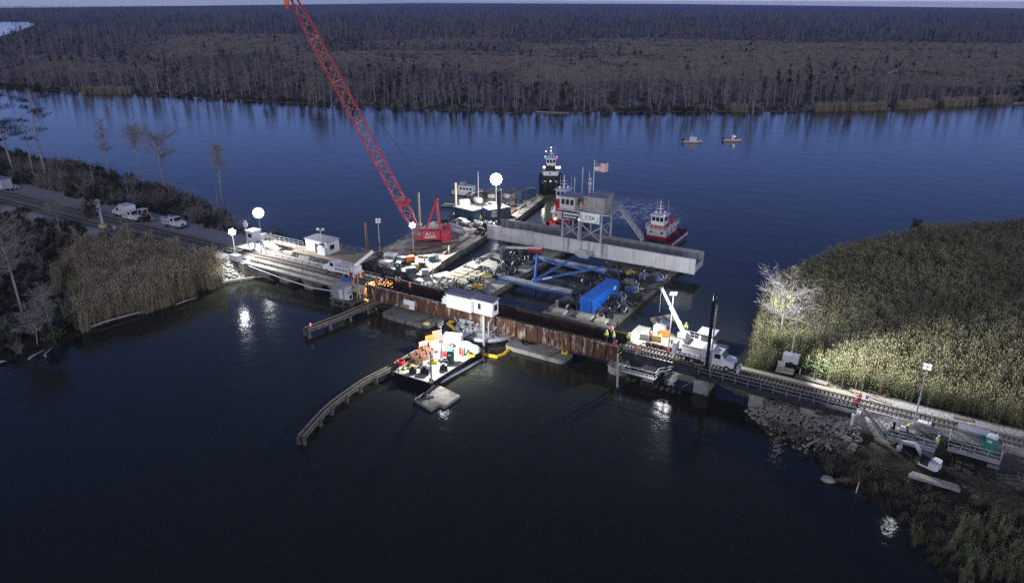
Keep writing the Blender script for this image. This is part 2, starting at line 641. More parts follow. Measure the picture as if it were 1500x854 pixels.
# ------------------------------------------------------------------ land
def land_material(name, base, patch, wet):
    m = bpy.data.materials.new(name)
    m.use_nodes = True
    n, l = m.node_tree.nodes, m.node_tree.links
    b = n['Principled BSDF']
    b.inputs['Roughness'].default_value = 0.95
    b.inputs['Specular IOR Level'].default_value = 0.15
    tc = n.new('ShaderNodeTexCoord')
    ramps = []
    for s, c0, c1, p0, p1 in ((0.35, base, patch, 0.42, 0.62), (5.0, (0.22, 0.215, 0.21), (0.66, 0.64, 0.60), 0.35, 0.7)):
        no = n.new('ShaderNodeTexNoise')
        no.inputs['Scale'].default_value = s
        no.inputs['Detail'].default_value = 10
        no.inputs['Roughness'].default_value = 0.7
        l.new(tc.outputs['Object'], no.inputs['Vector'])
        cr = n.new('ShaderNodeValToRGB')
        cr.color_ramp.elements[0].position, cr.color_ramp.elements[1].position = p0, p1
        cr.color_ramp.elements[0].color, cr.color_ramp.elements[1].color = list(c0) + [1], list(c1) + [1]
        l.new(no.outputs['Fac'], cr.inputs['Fac'])
        ramps.append(cr.outputs['Color'])
    at_ = n.new('ShaderNodeAttribute')
    at_.attribute_name = 'gravel'
    mx = n.new('ShaderNodeMix')
    mx.data_type = 'RGBA'
    l.new(at_.outputs['Fac'], mx.inputs['Factor'])
    l.new(ramps[0], mx.inputs['A'])
    l.new(ramps[1], mx.inputs['B'])
    l.new(mx.outputs['Result'], b.inputs['Base Color'])
    no = n.new('ShaderNodeTexNoise')
    no.inputs['Scale'].default_value = 2.2
    no.inputs['Detail'].default_value = 8
    l.new(tc.outputs['Object'], no.inputs['Vector'])
    bp = n.new('ShaderNodeBump')
    bp.inputs['Strength'].default_value = 0.7
    bp.inputs['Distance'].default_value = 0.25
    l.new(no.outputs['Fac'], bp.inputs['Height'])
    l.new(bp.outputs[0], b.inputs['Normal'])
    MATS[name] = m


land_material('marsh_ground', (0.018, 0.016, 0.012), (0.066, 0.056, 0.037), 0.3)
land_material('swamp_floor', (0.065, 0.055, 0.045), (0.27, 0.225, 0.18), 0.3)

LEFT = [(-61.5, -130), (-62.5, -80), (-63.7, -53), (-60.5, -48), (-64.5, -37.3), (-62.9, -28.9), (-62, -15.8), (-62.6, -8.1), (-60.5, -3.1), (-60.5, 3.5),
        (-66, 8), (-76, 12.5), (-90, 17), (-112, 24), (-140, 30), (-175, 36), (-215, 33), (-300, 45), (-460, 75), (-460, -130)]
RIGHT = [(73, -60), (73.0, -28), (70.2, -20.7), (66.3, -17.4), (61.2, -14.2), (57.3, -10.6), (52, -8.6), (47.5, -4.0), (44.5, 2.5), (42.5, 6.5), (42.0, 14),
         (40.0, 27), (38.3, 42), (40.5, 58), (46.5, 77), (66, 110), (88, 132), (120, 150), (190, 168), (240, 170), (240, -60)]


def bank_left(x, y):
    h = np.clip(sdist(x, y, LEFT) * 0.30, -1.2, 0.75) + (vnoise(x, y, 3.0) - 0.5) * 0.3 + (vnoise(x, y, 11.0) - 0.5) * 0.5
    emb = sstep(-12.5, -7.8, y) * (1 - sstep(10.5, 14.5, y)) * (1 - sstep(-66, -60.5, x))
    return h * (1 - emb) + emb * 3.45, emb


def bank_right(x, y):
    h = np.clip(sdist(x, y, RIGHT) * 0.30, -1.2, 0.8) + (vnoise(x, y, 2.5) - 0.5) * 0.35 + (vnoise(x, y, 9.0) - 0.5) * 0.5
    emb = sstep(-7.5, -1.8, y) * (1 - sstep(4.2, 8.5, y)) * sstep(55.5, 62, x)
    yard = 0.85 * sstep(-15, -8, y) * (1 - sstep(-5, -1.5, y)) * sstep(60, 66, x) * 1.6
    path = sstep(1.6, 2.4, y) * (1 - sstep(6.5, 10, y)) * sstep(43, 47, x) * 2.7
    return np.maximum(np.maximum(h * (1 - emb) + emb * 3.45, h + yard), np.minimum(path + h * 0.3, 3.3)), emb


def land(name, poly, fn, x0, x1, y0, y1, step, grav):
    xs, ys = np.arange(x0, x1 + step, step), np.arange(y0, y1 + step, step)
    X, Y = np.meshgrid(xs, ys)
    Z, E_ = fn(X, Y)
    keep = sdist(X, Y, poly) > -5
    nx = len(xs)
    idx = np.arange(X.size).reshape(X.shape)
    k = keep[:-1, :-1] | keep[1:, :-1] | keep[:-1, 1:] | keep[1:, 1:]
    F = np.stack([idx[:-1, :-1][k], idx[:-1, 1:][k], idx[1:, 1:][k], idx[1:, :-1][k]], 1)
    used = np.unique(F)
    re = np.full(X.size, -1)
    re[used] = np.arange(len(used))
    V = np.stack([X.ravel(), Y.ravel(), Z.ravel()], 1)[used]
    me = bpy.data.meshes.new(name)
    me.from_pydata(V.tolist(), [], re[F].tolist())
    me.materials.append(MATS['marsh_ground'])
    a = me.attributes.new('gravel', 'FLOAT', 'POINT')
    a.data.foreach_set('value', grav(V[:, 0], V[:, 1]).astype(np.float32))
    me.polygons.foreach_set('use_smooth', [True] * len(me.polygons))
    me.update()
    o = bpy.data.objects.new(name, me)
    COL.objects.link(o)
    return tag(o, kind='structure')


def grav_left(x, y):
    wob = (vnoise(x, y, 4.0) - 0.5) * 3
    return sstep(-10.5, -8.5, y + wob * 0.6) * (1 - sstep(10.0, 12.0, y + wob)) * (1 - sstep(-64, -60, x))


def grav_right(x, y):
    wob = (vnoise(x, y, 3.0) - 0.5) * 2.5
    a = sstep(-6.0, -3.5, y + wob - 3.2 * sstep(66, 70, x)) * (1 - sstep(4.0, 5.2, y + wob * 0.5)) * sstep(57, 61, x)
    b_ = 0.8 * sstep(1.8, 2.4, y) * (1 - sstep(4.2, 5.2, y + wob * 0.4)) * sstep(43, 46, x)
    c_ = 0.12 * sstep(-9, -6, y + wob) * (1 - sstep(-3, -1, y)) * sstep(76, 80, x)
    return np.maximum(np.maximum(a, b_), c_)


land('marsh_land', LEFT, bank_left, -460, -56, -130, 80, 1.6, grav_left)
land('marsh_land', RIGHT, bank_right, 36, 240, -60, 174, 1.1, grav_right)

FAR = [(-4000, -900), (-1500, -60), (-900, 60), (-509, 162), (-423, 174), (-394, 189), (-250, 213), (-145, 246), (-66, 297), (-6, 341), (45, 394), (97, 453), (220, 570), (500, 780), (1200, 1200), (6000, 3000)]
fv, ff = [], []
pts_far = []
for i in range(len(FAR) - 1):
    a, b_ = Vector((*FAR[i], 0)), Vector((*FAR[i + 1], 0))
    k = max(1, min(60, int((b_ - a).length / 8)))
    for j in range(k):
        pts_far.append(a.lerp(b_, j / k))
pts_far.append(Vector((*FAR[-1], 0)))
inward = Vector((-0.516, 0.856, 0))
rows = []
for d, z in ((-3, -0.8), (2, 0.3), (9, 0.7), (60, 0.9), (300, 0.9), (1200, 1.0), (4000, 1.0), (14000, 1.0), (32000, 1.0)):
    row = []
    for i, p in enumerate(pts_far):
        q = p + inward * d
        if d < 70 and -700 < p.x < 400:
            q = q + inward * (2.2 * (vnoise(p.x, p.y, 9.0) - 0.5) * 2 + 1.5 * math.sin(p.x * 0.05))
        row.append(len(fv))
        fv.append((q.x, q.y, z))
    rows.append(row)
for r0, r1 in zip(rows[:-1], rows[1:]):
    for i in range(len(r0) - 1):
        ff.append((r0[i], r0[i + 1], r1[i + 1], r1[i]))
me = bpy.data.meshes.new('swamp_land')
me.from_pydata(fv, [], ff)
me.materials.append(MATS['swamp_floor'])
far_o = bpy.data.objects.new('swamp_land', me)
COL.objects.link(far_o)
tag(far_o, kind='structure')

# a bend of the river showing beyond the woods, top left, and a scrap of open water on the right
pw = MB()
for poly in ([(-40, 60), (-12, 57), (30, 45), (52, 36), (40, 33), (-60, 32), (-120, 40)],):
    P = [at(u, v, 1.15) for u, v in poly]
    pw.add([tuple(p) for p in P], [tuple(range(len(P)))[::-1]])
tag(pw.build('river_bend', 'river_water'), kind='structure')
pw = MB()
for poly in ([(1302, 109), (1312, 105), (1318, 101), (1310, 101), (1305, 104), (1299, 107)],):
    P = [at(u, v, 1.15) for u, v in poly]
    pw.add([tuple(p) for p in P], [tuple(range(len(P)))[::-1]])
tag(pw.build('pond', 'river_water'), kind='structure')


# ------------------------------------------------------------------ plants: templates
def limb(mb, p, d, L, r, seg, rnd, wob=0.15, up=0.1, m=0, n=3):
    pts, rs = [Vector(p)], [r]
    d = Vector(d).normalized()
    for i in range(seg):
        d = (d + Vector((rnd.gauss(0, wob), rnd.gauss(0, wob), rnd.gauss(0, wob) + up))).normalized()
        pts.append(pts[-1] + d * (L / seg))
        rs.append(r * (1 - 0.8 * (i + 1) / seg))
    mb.tube(pts, rs, n, m, caps=False)
    return pts


def sliver(mb, p, d, L, w, m=0):
    d = Vector(d).normalized()
    s = d.cross(Vector((rng.uniform(-1, 1), rng.uniform(-1, 1), rng.uniform(-1, 1)))).normalized() * w
    p = Vector(p)
    mb.add([p - s, p + s, p + d * L], [(0, 1, 2)], m)


def far_tree(seed, h, lean=0.03, full=1.0):
    """a bare swamp tree: pale straight trunk, airy crown of twigs"""
    rnd = random.Random(seed)
    mb = MB()
    r = h * 0.0125
    top = Vector((rnd.gauss(0, lean) * h, rnd.gauss(0, lean) * h, h))
    mb.tube([(0, 0, -0.5), (0, 0, h * 0.05), top * 0.5, top], [r * 2.2, r * 1.2, r * 0.85, r * 0.15], 5, 0, caps=False)
    for i in range(int(34 * full)):
        t = rnd.uniform(0.30, 0.98)
        a = rnd.uniform(0, 6.28)
        L = h * rnd.uniform(0.10, 0.21) * (1.12 - t * 0.75)
        p = top * t
        d = Vector((math.cos(a), math.sin(a), rnd.uniform(0.1, 0.75)))
        pts = limb(mb, p, d, L, r * 0.30, 2, rnd, 0.2, 0.15, 1, 3)
        for k in range(7):
            q = pts[0].lerp(pts[-1], rnd.uniform(0.25, 1.0))
            dd = (d.normalized() + Vector((rnd.gauss(0, 0.6), rnd.gauss(0, 0.6), rnd.gauss(0.1, 0.5))))
            sliver(mb, q, dd, L * rnd.uniform(0.45, 0.95), 0.05 + h * 0.0016, 1)
    return mb


def leaf_cloud(mb, c, rad, k, s, rnd, m=0, flat=1.0, shell=0.55):
    for _ in range(k):
        while True:
            q = Vector((rnd.uniform(-1, 1), rnd.uniform(-1, 1), rnd.uniform(-1, 1)))
            if shell * rnd.random() < q.length < 1:
                break
        p = Vector(c) + Vector((q.x * rad[0], q.y * rad[1], q.z * rad[2]))
        a = Vector((rnd.gauss(0, 1), rnd.gauss(0, 1), rnd.gauss(0, 1) * flat)).normalized()
        b_ = a.cross(Vector((rnd.gauss(0, 1), rnd.gauss(0, 1), rnd.gauss(0, 1) + 0.5))).normalized()
        L = s * rnd.uniform(0.6, 1.4)
        mb.add([p, p + a * L * 0.5 + b_ * L * 0.3, p + a * L, p + a * L * 0.5 - b_ * L * 0.3], [(0, 1, 2, 3)], m)


def bush(seed, rad, h, k, s, m=0):
    rnd = random.Random(seed)
    mb = MB()
    for i in range(6):
        a, q = rnd.uniform(0, 6.28), rnd.uniform(0, 0.6) * rad
        rr = rad * rnd.uniform(0.4, 0.62)
        leaf_cloud(mb, (q * math.cos(a), q * math.sin(a), h * rnd.uniform(0.35, 0.68)), (rr, rr, h * rnd.uniform(0.28, 0.4)), k // 6, s, rnd, m)
    for i in range(5):
        a = rnd.uniform(0, 6.28)
        limb(mb, (0, 0, -0.3), (math.cos(a) * 0.5, math.sin(a) * 0.5, 1), h * 0.8, 0.05, 3, rnd, 0.15, 0, 1, 3)
    return mb


def twig_bush(seed, rad, h, k):
    rnd = random.Random(seed)
    mb = MB()
    for i in range(k):
        a = rnd.uniform(0, 6.28)
        sp = rnd.uniform(0.1, 1.0) * rad / h
        pts = limb(mb, (rnd.gauss(0, 0.25), rnd.gauss(0, 0.25), -0.2), (math.cos(a) * sp, math.sin(a) * sp, 1), h * rnd.uniform(0.6, 1), 0.04, 4, rnd, 0.16, 0.02, 0, 3)
        for q in range(9):
            j = rnd.randint(1, 3)
            sliver(mb, pts[j].lerp(pts[j + 1], rnd.random()), (rnd.gauss(0, 0.8), rnd.gauss(0, 0.8), rnd.uniform(0.1, 1)), h * rnd.uniform(0.15, 0.35), 0.025, 0)
    return mb


def reed_clump(seed, h, k, spread, plume=True):
    rnd = random.Random(seed)
    mb = MB()
    lean = Vector((rnd.gauss(0.05, 0.10), rnd.gauss(0, 0.10), 0))
    for i in range(k):
        p = Vector((rnd.gauss(0, spread), rnd.gauss(0, spread), -0.2))
        hh = h * rnd.uniform(0.65, 1.08)
        ln = lean + Vector((rnd.gauss(0, 0.07), rnd.gauss(0, 0.07), 0))
        a = rnd.uniform(0, 3.14)
        w = Vector((math.cos(a), math.sin(a), 0)) * 0.022
        q1 = p + Vector((ln.x * hh * 0.25, ln.y * hh * 0.25, hh * 0.5))
        q2 = p + Vector((ln.x * hh, ln.y * hh, hh))
        mb.add([p - w, p + w, q1 + w, q1 - w, q2], [(0, 1, 2, 3), (3, 2, 4)], 0)
        for j in range(6):
            t = rnd.uniform(0.25, 0.92)
            c = p.lerp(q1, t * 2) if t < 0.5 else q1.lerp(q2, t * 2 - 1)
            b_ = rnd.uniform(0, 6.28)
            d = Vector((math.cos(b_), math.sin(b_), rnd.uniform(0.2, 1.1))).normalized()
            L = hh * rnd.uniform(0.10, 0.20)
            s = d.cross(Vector((0, 0, 1))).normalized() * 0.03
            e = c + d * L * 0.6
            mb.add([c, e + s, e + d * L * 0.4 - Vector((0, 0, L * 0.25)), e - s], [(0, 1, 2, 3)], 0)
        if plume:
            d = Vector((ln.x + rnd.gauss(0, 0.15), ln.y + rnd.gauss(0, 0.15), 0.8)).normalized() * 0.42
            mb.add([q2 - w * 1.4, q2 + d * 0.5 + w * 3.2, q2 + d, q2 + d * 0.5 - w * 3.2], [(0, 1, 2, 3)], 1)
    return mb


T_TREE = [template(far_tree(20 + i, 15 + 1.2 * i, full=1.0).mesh('far_tree', ['bark_pale' if i % 2 == 0 else 'bark_mid', 'twig'])) for i in range(6)]
T_PINE = []
for i in range(2):
    rnd = random.Random(60 + i)
    mb = MB()
    h = 11 + 3 * i
    mb.tube([(0, 0, -0.5), (0, 0, h)], [0.2, 0.05], 5, 1, caps=False)
    for k in range(7):
        t = rnd.uniform(0.25, 0.98)
        leaf_cloud(mb, (rnd.gauss(0, 0.5), rnd.gauss(0, 0.5), h * t), (h * 0.17 * (1.25 - t), h * 0.17 * (1.25 - t), h * 0.09), 60, 0.75, rnd, 0)
    T_PINE.append(template(mb.mesh('dark_tree', ['leaf_dark', 'bark_mid'])))
T_FBUSH = [template(bush(70 + i, 2.4, 2.8 + i * 0.6, 130, 0.75).mesh('far_bush', [['leaf_dark', 'leaf_brown', 'twig'][i], 'bark_mid'])) for i in range(3)]
T_TWIG = [template(twig_bush(80 + i, 2.0, 3.6 + i, 20).mesh('twig_bush', ['twig' if i else 'twig_pale'])) for i in range(3)]
T_REED = [template(reed_clump(90 + i, 3.4 + 0.25 * (i % 4), 18, 0.32).mesh('reed_clump', [['reed', 'reed_green', 'reed', 'reed_brown'][i % 4], 'reed_brown' if i % 4 == 3 else 'reed_plume'])) for i in range(8)]
T_GRASS = [template(reed_clump(110 + i, 1.3, 16, 0.25, False).mesh('grass_clump', [['dry_grass', 'reed_green', 'leaf_brown'][i], 'reed'])) for i in range(3)]
T_MEADOW = [template(reed_clump(130 + i, 1.0, 26, 0.5, False).mesh('meadow_clump', ['meadow_grass', 'reed'])) for i in range(2)]
T_SHORE = [template(reed_clump(140 + i, 3.6, 16, 0.4).mesh('shore_reed', ['reed_pale', 'reed_brown'])) for i in range(3)]
T_BUSH = [template(bush(120 + i, 2.0, 3.0 + 0.4 * i, 420, 0.42).mesh('bush', [['leaf_dark', 'leaf_green', 'leaf_brown', 'leaf_dark'][i], 'bark_mid'])) for i in range(4)]

# ------------------------------------------------------------------ the far wood
FARS = FAR[1:-1]
RT = CAM_M.to_3x3()
VIEW = Vector((-math.sin(HEAD), math.cos(HEAD), 0))
SIDE = Vector((math.cos(HEAD), math.sin(HEAD), 0))
far_poly = [(p.x, p.y) for p in pts_far] + [(p.x + inward.x * 9000, p.y + inward.y * 9000) for p in (pts_far[-1], pts_far[0])]
bend_poly = [(p.x, p.y) for p in [at(u, v, 1) for u, v in ((-40, 60), (-12, 57), (30, 45), (52, 36), (40, 33), (-60, 32), (-120, 40))]]


def far_points(n, d0, d1, power, margin):
    t = nrg.random(n)
    d = (d0 ** power + t * (d1 ** power - d0 ** power)) ** (1 / power)
    s = (nrg.random(n) - 0.5) * 2 * (0.76 * d + 25)
    X, Y = CAM.x + VIEW.x * d + SIDE.x * s, CAM.y + VIEW.y * d + SIDE.y * s
    ok = (sdist(X, Y, far_poly) > margin) & ~inside(X, Y, bend_poly)
    return X[ok], Y[ok], d[ok], s[ok]


X, Y, D_, S_ = far_points(30000, 330, 4600, 0.75, 5.0)
# clearings of marsh grass between the belts of trees
CLEAR = ((780, 1560, 64, 122, 1.0), (860, 1130, 58, 70, 1.0), (230, 440, 52, 82, 0.95), (440, 780, 76, 104, 0.8), (60, 240, 84, 106, 0.6), (560, 700, 58, 70, 0.7))


def pixel_of(X, Y, z):
    Mi = CAM_M.inverted()
    q = np.stack([X, Y, np.full_like(X, z), np.ones_like(X)], 1) @ np.array(Mi).T
    return 750 - FPX * q[:, 0] / q[:, 2], 427 + FPX * q[:, 1] / q[:, 2]


def clearing(X, Y):
    u, v = pixel_of(X, Y, 0.8)
    o = np.zeros(len(X))
    wob = (vnoise(X, Y, 60) - 0.5) * 26 + (vnoise(X, Y, 18) - 0.5) * 8
    for u0, u1, v0, v1, k in CLEAR:
        q = sstep(u0 - 60, u0 + 30, u + wob * 2) * (1 - sstep(u1 - 30, u1 + 60, u - wob * 2)) * sstep(v0 - 2, v0 + 3, v + wob * 0.25) * (1 - sstep(v1 - 5, v1 + 4, v + wob * 0.5))
        o = np.maximum(o, q * k * (0.25 + 0.75 * sstep(0.24, 0.46, vnoise(X + 90, Y, 70) * 0.6 + vnoise(X, Y + 40, 26) * 0.4)))
    return o


open_ = clearing(X, Y)
keep = nrg.random(len(X)) > open_ * 0.93
clump = vnoise(X, Y, 26) * 0.6 + vnoise(X, Y, 75) * 0.4
keep &= nrg.random(len(X)) < (0.15 + 0.85 * clump)
X, Y, D_ = X[keep], Y[keep], D_[keep]
kind = nrg.integers(0, 6, len(X))
dark = (vnoise(X + 500, Y, 60) > 0.60) & (nrg.random(len(X)) < 0.5)
kind = np.where(dark, 6 + nrg.integers(0, 2, len(X)), kind)
scatter('far_wood', 'grey brown bare swamp forest spreading to the horizon across the river', np.stack([X, Y, np.full(len(X), 0.6)], 1), kind,
        (0.50 + 0.45 * nrg.random(len(X))) * (1 + sstep(1200, 4000, D_) * 0.6), nrg.random(len(X)) * 6.28, T_TREE + T_PINE, tilt=nrg.normal(0, 0.03, len(X)), cat='forest')
X, Y, D_, S_ = far_points(16000, 330, 1700, 0.9, 1.0)
edge = sdist(X, Y, far_poly)
keep = (nrg.random(len(X)) < np.where(edge < 14, 1.0, 0.75)) & (nrg.random(len(X)) > 0.72 * clearing(X, Y))
X, Y, edge = X[keep], Y[keep], edge[keep]
kind = nrg.integers(0, 6, len(X))
scatter('undergrowth', 'dark brush and bare scrub under the trees of the far wood', np.stack([X, Y, np.full(len(X), 0.4)], 1), kind,
        0.5 + 0.55 * nrg.random(len(X)), nrg.random(len(X)) * 6.28, T_FBUSH + T_TWIG, cat='brush')
X, Y, D_, S_ = far_points(60000, 420, 1600, 0.6, 12.0)
k_ = nrg.random(len(X)) < clearing(X, Y)
X, Y = X[k_], Y[k_]
scatter('marsh_meadow', 'pale tan marsh grass in the clearings of the far wood', np.stack([X, Y, np.full(len(X), 0.6)], 1), nrg.integers(0, 2, len(X)), 1.8 + 1.8 * nrg.random(len(X)), nrg.random(len(X)) * 6.28, T_MEADOW, cat='grass')
# a denser fringe of bushes and reeds at the far water's edge
ex, ey, ek, es = [], [], [], []
for i in range(len(pts_far) - 1):
    p, q = pts_far[i], pts_far[i + 1]
    if not (-620 < p.x < 330):
        continue
    for k in range(int((q - p).length * 0.75)):
        r_ = p.lerp(q, rng.random()) + inward * rng.uniform(0.5, 7)
        ex.append(r_.x); ey.append(r_.y); ek.append(rng.choice((0, 0, 1, 2, 3, 4))); es.append(rng.uniform(0.45, 1.0))
scatter('shore_brush', 'dark leafy brush along the far water line', np.stack([ex, ey, np.full(len(ex), 0.2)], 1), ek, es, nrg.random(len(ex)) * 6.28, T_FBUSH + T_TWIG[:2], cat='brush')
ex, ey = [], []
for u0, u1, v0, v1 in ((1190, 1245, 164, 163), (1250, 1300, 163, 161), (1302, 1436, 161, 154), (1455, 1480, 153, 152), (1075, 1095, 165, 165), (120, 190, 137, 138)):
    k = int(abs(u1 - u0) * 4)
    for i in range(k):
        t = rng.random()
        p = at(u0 + (u1 - u0) * t, v0 + (v1 - v0) * t, 0) + inward * (rng.uniform(-1, 6) + 5 * (vnoise(u0 * 3 + t * 90, 3.0, 6.0) - 0.4))
        if vnoise(u0 + t * 80, 7.0, 5.0) < 0.34:
            continue
        ex.append(p.x); ey.append(p.y)
scatter('shore_reeds', 'pale tan reeds along the far bank', np.stack([ex, ey, np.full(len(ex), 0.1)], 1), nrg.integers(0, 3, len(ex)), 0.55 + 0.75 * nrg.random(len(ex)), nrg.random(len(ex)) * 6.28, T_SHORE, cat='reeds')

# trees one can tell apart at the front of the far wood
F_PALE = [far_tree(200 + i, 16 + 1.4 * i, 0.04, 1.5).mesh('bare_tree', ['bark_pale', 'twig_pale' if i % 3 == 0 else 'twig']) for i in range(6)]
FRONT = [p for p in pts_far if -560 < p.x < 170]
k = 0
while k < 230:
    q = rng.choice(FRONT) + inward * (3 + abs(rng.gauss(0, 14))) + Vector((rng.uniform(-4, 4), rng.uniform(-4, 4), 0))
    o = bpy.data.objects.new('bare_tree', rng.choice(F_PALE))
    COL.objects.link(o)
    o.location = (q.x, q.y, 0.4)
    o.rotation_euler = (rng.gauss(0, 0.03), rng.gauss(0, 0.03), rng.uniform(0, 6.28))
    s = rng.uniform(0.5, 0.9)
    o.scale = (s, s, s * rng.uniform(0.9, 1.1))
    tag(o, 'bare pale trunked tree at the water front of the wood across the river', 'tree', 'bare trees lining the far bank')
    k += 1
for u, v, s in ((1103, 166, 1.25), (757, 162, 1.1), (486, 155, 1.0), (331, 146, 1.0), (1060, 160, 0.9)):
    q = at(u, v, 0.3)
    o = bpy.data.objects.new('bare_tree', F_PALE[0])
    COL.objects.link(o)
    o.location = q
    o.scale = (s, s, s)
    o.rotation_euler = (0, 0, u)
    tag(o, 'bare pale trunked tree at the water front of the wood across the river', 'tree', 'bare trees lining the far bank')
for (u0, v0, u1, v1, txt) in ((786, 164, 834, 166, 'long pale driftwood log below the far wood behind the tugs'), (1484, 152, 1500, 151, 'short pale log at the right end of the far bank')):
    mb = MB()
    a, b_ = at(u0, v0, 0.3), at(u1, v1, 0.3)
    c = (a + b_) / 2
    mb.tube([a - c, b_ - c], [0.4, 0.25], 6)
    tag(place(mb.build('driftwood_log', 'driftwood'), c), txt, 'log')

# ------------------------------------------------------------------ near plants
def fill(poly, n, margin=0.0):
    xs, ys = [p[0] for p in poly], [p[1] for p in poly]
    X = min(xs) + nrg.random(n) * (max(xs) - min(xs))
    Y = min(ys) + nrg.random(n) * (max(ys) - min(ys))
    ok = sdist(X, Y, poly) > margin
    return X[ok], Y[ok]


def plant(name, label, cat, X, Y, fn, temps, kinds, scales, tilt=0.05):
    Z = fn(X, Y)[0]
    ok = Z > -0.25
    X, Y, Z = X[ok], Y[ok], Z[ok]
    N = len(X)
    kd = kinds[ok] if isinstance(kinds, np.ndarray) else nrg.choice(kinds, N)
    scl = scales[ok] if isinstance(scales, np.ndarray) else scales[0] + (scales[1] - scales[0]) * nrg.random(N)
    return scatter(name, label, np.stack([X, Y, Z], 1), kd, scl, nrg.random(N) * 6.28, temps, tilt=nrg.normal(0, tilt, N), cat=cat)


# right: the big reed bed
X, Y = fill(RIGHT, 62000, 0.8)
d = np.hypot(X - CAM.x, Y - CAM.y)
edge_y = 9.2 + 2.2 * (vnoise(X, Y * 0, 6) - 0.5) - 1.5 * sstep(50, 44, X)
ok = (Y > np.where(X < 48, 4.5, np.where(X > 56, 6.2, edge_y))) & (X < 150) & (Y > 5.5 - 0.02 * X)
ok &= ~((X > 47.3) & (X < 53.5) & (Y < 11.5))
X, Y = X[ok], Y[ok]
kd = np.where(vnoise(X, Y, 14) > 0.55, nrg.choice([1, 5, 0, 2], len(X)), nrg.choice([0, 2, 4, 6, 0, 1, 4], len(X)))
plant('reed_bed', 'tall tan green reeds filling the right bank behind the railway', 'reeds', X, Y, bank_right, T_REED, kd, (0.80 + 0.30 * nrg.random(len(X)) + 0.25 * (vnoise(X, Y, 9) - 0.5)), 0.06)
# left: the brown reed stand at the water
LREED = [(-80.8, -29.5), (-66.0, -36.0), (-62.6, -29), (-62.3, -15.8), (-64.2, -9.4), (-80, -10.2), (-101, -11), (-97.7, -21.5)]
X, Y = fill([(-110, -42), (-60, -42), (-60, -7.5), (-110, -7.5)], 13000)
inn = sdist(X, Y, LREED) + (vnoise(X, Y, 3.0) - 0.5) * 6 + nrg.normal(0, 0.8, len(X)) + 0.8
ok = (nrg.random(len(X)) < sstep(-1.2, 2.2, inn)) & (Y < -8.6)
X, Y, inn = X[ok], Y[ok], inn[ok]
kd = np.where(sdist(X, Y, LEFT) < 4.5, nrg.choice([3, 7, 3, 0], len(X)), nrg.choice([0, 2, 4, 3, 7, 3], len(X)))
plant('reed_stand', 'brown and tan reeds standing at the left water edge', 'reeds', X, Y, bank_left, T_REED, kd, (0.42 + 0.22 * sstep(-2, 4, inn) + 0.60 * nrg.random(len(X)) + 0.4 * (vnoise(X, Y, 5) - 0.5)), 0.07)
# lower right: sparse reeds and grass on the mud
X, Y = fill([(68, -24), (73, -17), (84, -15), (100, -14), (100, -45), (73.5, -45), (72.5, -28)], 800, 0.0)
ok = (vnoise(X, Y, 4.5) > 0.42) & (nrg.random(len(X)) < sstep(64, 80, X) + 0.15)
plant('marsh_reeds', 'thin green reeds in the dark lower right corner', 'reeds', X[ok], Y[ok], bank_right, T_REED, [1, 5, 0, 2], (0.35, 0.72), 0.14)
X, Y = fill(RIGHT, 60000, 0.3)
ok = (Y < 8.8) & (X < 110) & ((Y < -6.5) | ((Y > 4.6) & (X > 47) & (X < 66)) | (Y > 5.3)) & (vnoise(X, Y, 2.2) > 0.38)
ok &= ~((X > 47) & (X < 53.3) & (Y > 3.5)) & ~((X > 64) & (X < 80) & (Y < -6) & (Y > -13))
plant('marsh_grass', 'dead flattened grass and brush over the right mud bank', 'grass', X[ok], Y[ok], bank_right, T_GRASS, [0, 1, 2], (0.45, 0.95), 0.45)
X, Y = fill([(48, -5), (52, -9.5), (57, -11.5), (61, -15), (66, -18), (70, -21), (73, -27), (84, -24), (84, -13), (66, -12), (62, -7)], 700)
plant('debris_sticks', 'dead sticks and snapped stalks strewn over the right mud bank', 'debris', X, Y, bank_right, T_GRASS, [0, 0, 2], (0.5, 1.2), 1.1)
# left thickets
X, Y = fill([(-66, 13), (-76, 15.5), (-90, 21), (-112, 28.5), (-140, 34), (-175, 40), (-215, 37), (-300, 49), (-440, 76), (-440, 10), (-150, 9.6), (-100, 10.6), (-84, 11)], 6200)
ok = (nrg.random(len(X)) < 0.85)
X, Y = X[ok], Y[ok]
kd = np.where(nrg.random(len(X)) < 0.62, nrg.choice([0, 2, 3, 3], len(X)), nrg.choice([4, 5, 6], len(X)))
plant('thicket', 'dark dense thicket between the left track and the river', 'thicket', X, Y, bank_left, T_BUSH + T_TWIG, kd, (0.65 + 0.75 * nrg.random(len(X)) + 0.5 * (vnoise(X, Y, 13) - 0.4)), 0.08)
X, Y = fill([(-63.5, -52), (-62, -48), (-65.5, -37.3), (-82, -30), (-99, -22), (-103, -12), (-140, -12.5), (-440, -14), (-440, -125), (-64, -125)], 9000, 0.5)
ok = (nrg.random(len(X)) < 0.8)
X, Y = X[ok], Y[ok]
kd = np.where(nrg.random(len(X)) < 0.6, np.where(sdist(X, Y, LEFT) < 14, nrg.choice([1, 3, 1, 0], len(X)), nrg.choice([0, 2, 2, 3], len(X))), nrg.choice([4, 5, 6], len(X)))
plant('scrub', 'low dark scrub and bare brush on the left marsh', 'brush', X, Y, bank_left, T_BUSH + T_TWIG, kd, (0.25 + 0.40 * nrg.random(len(X)) + 0.5 * sstep(20, 4, sdist(X, Y, LEFT)) * nrg.random(len(X))), 0.1)
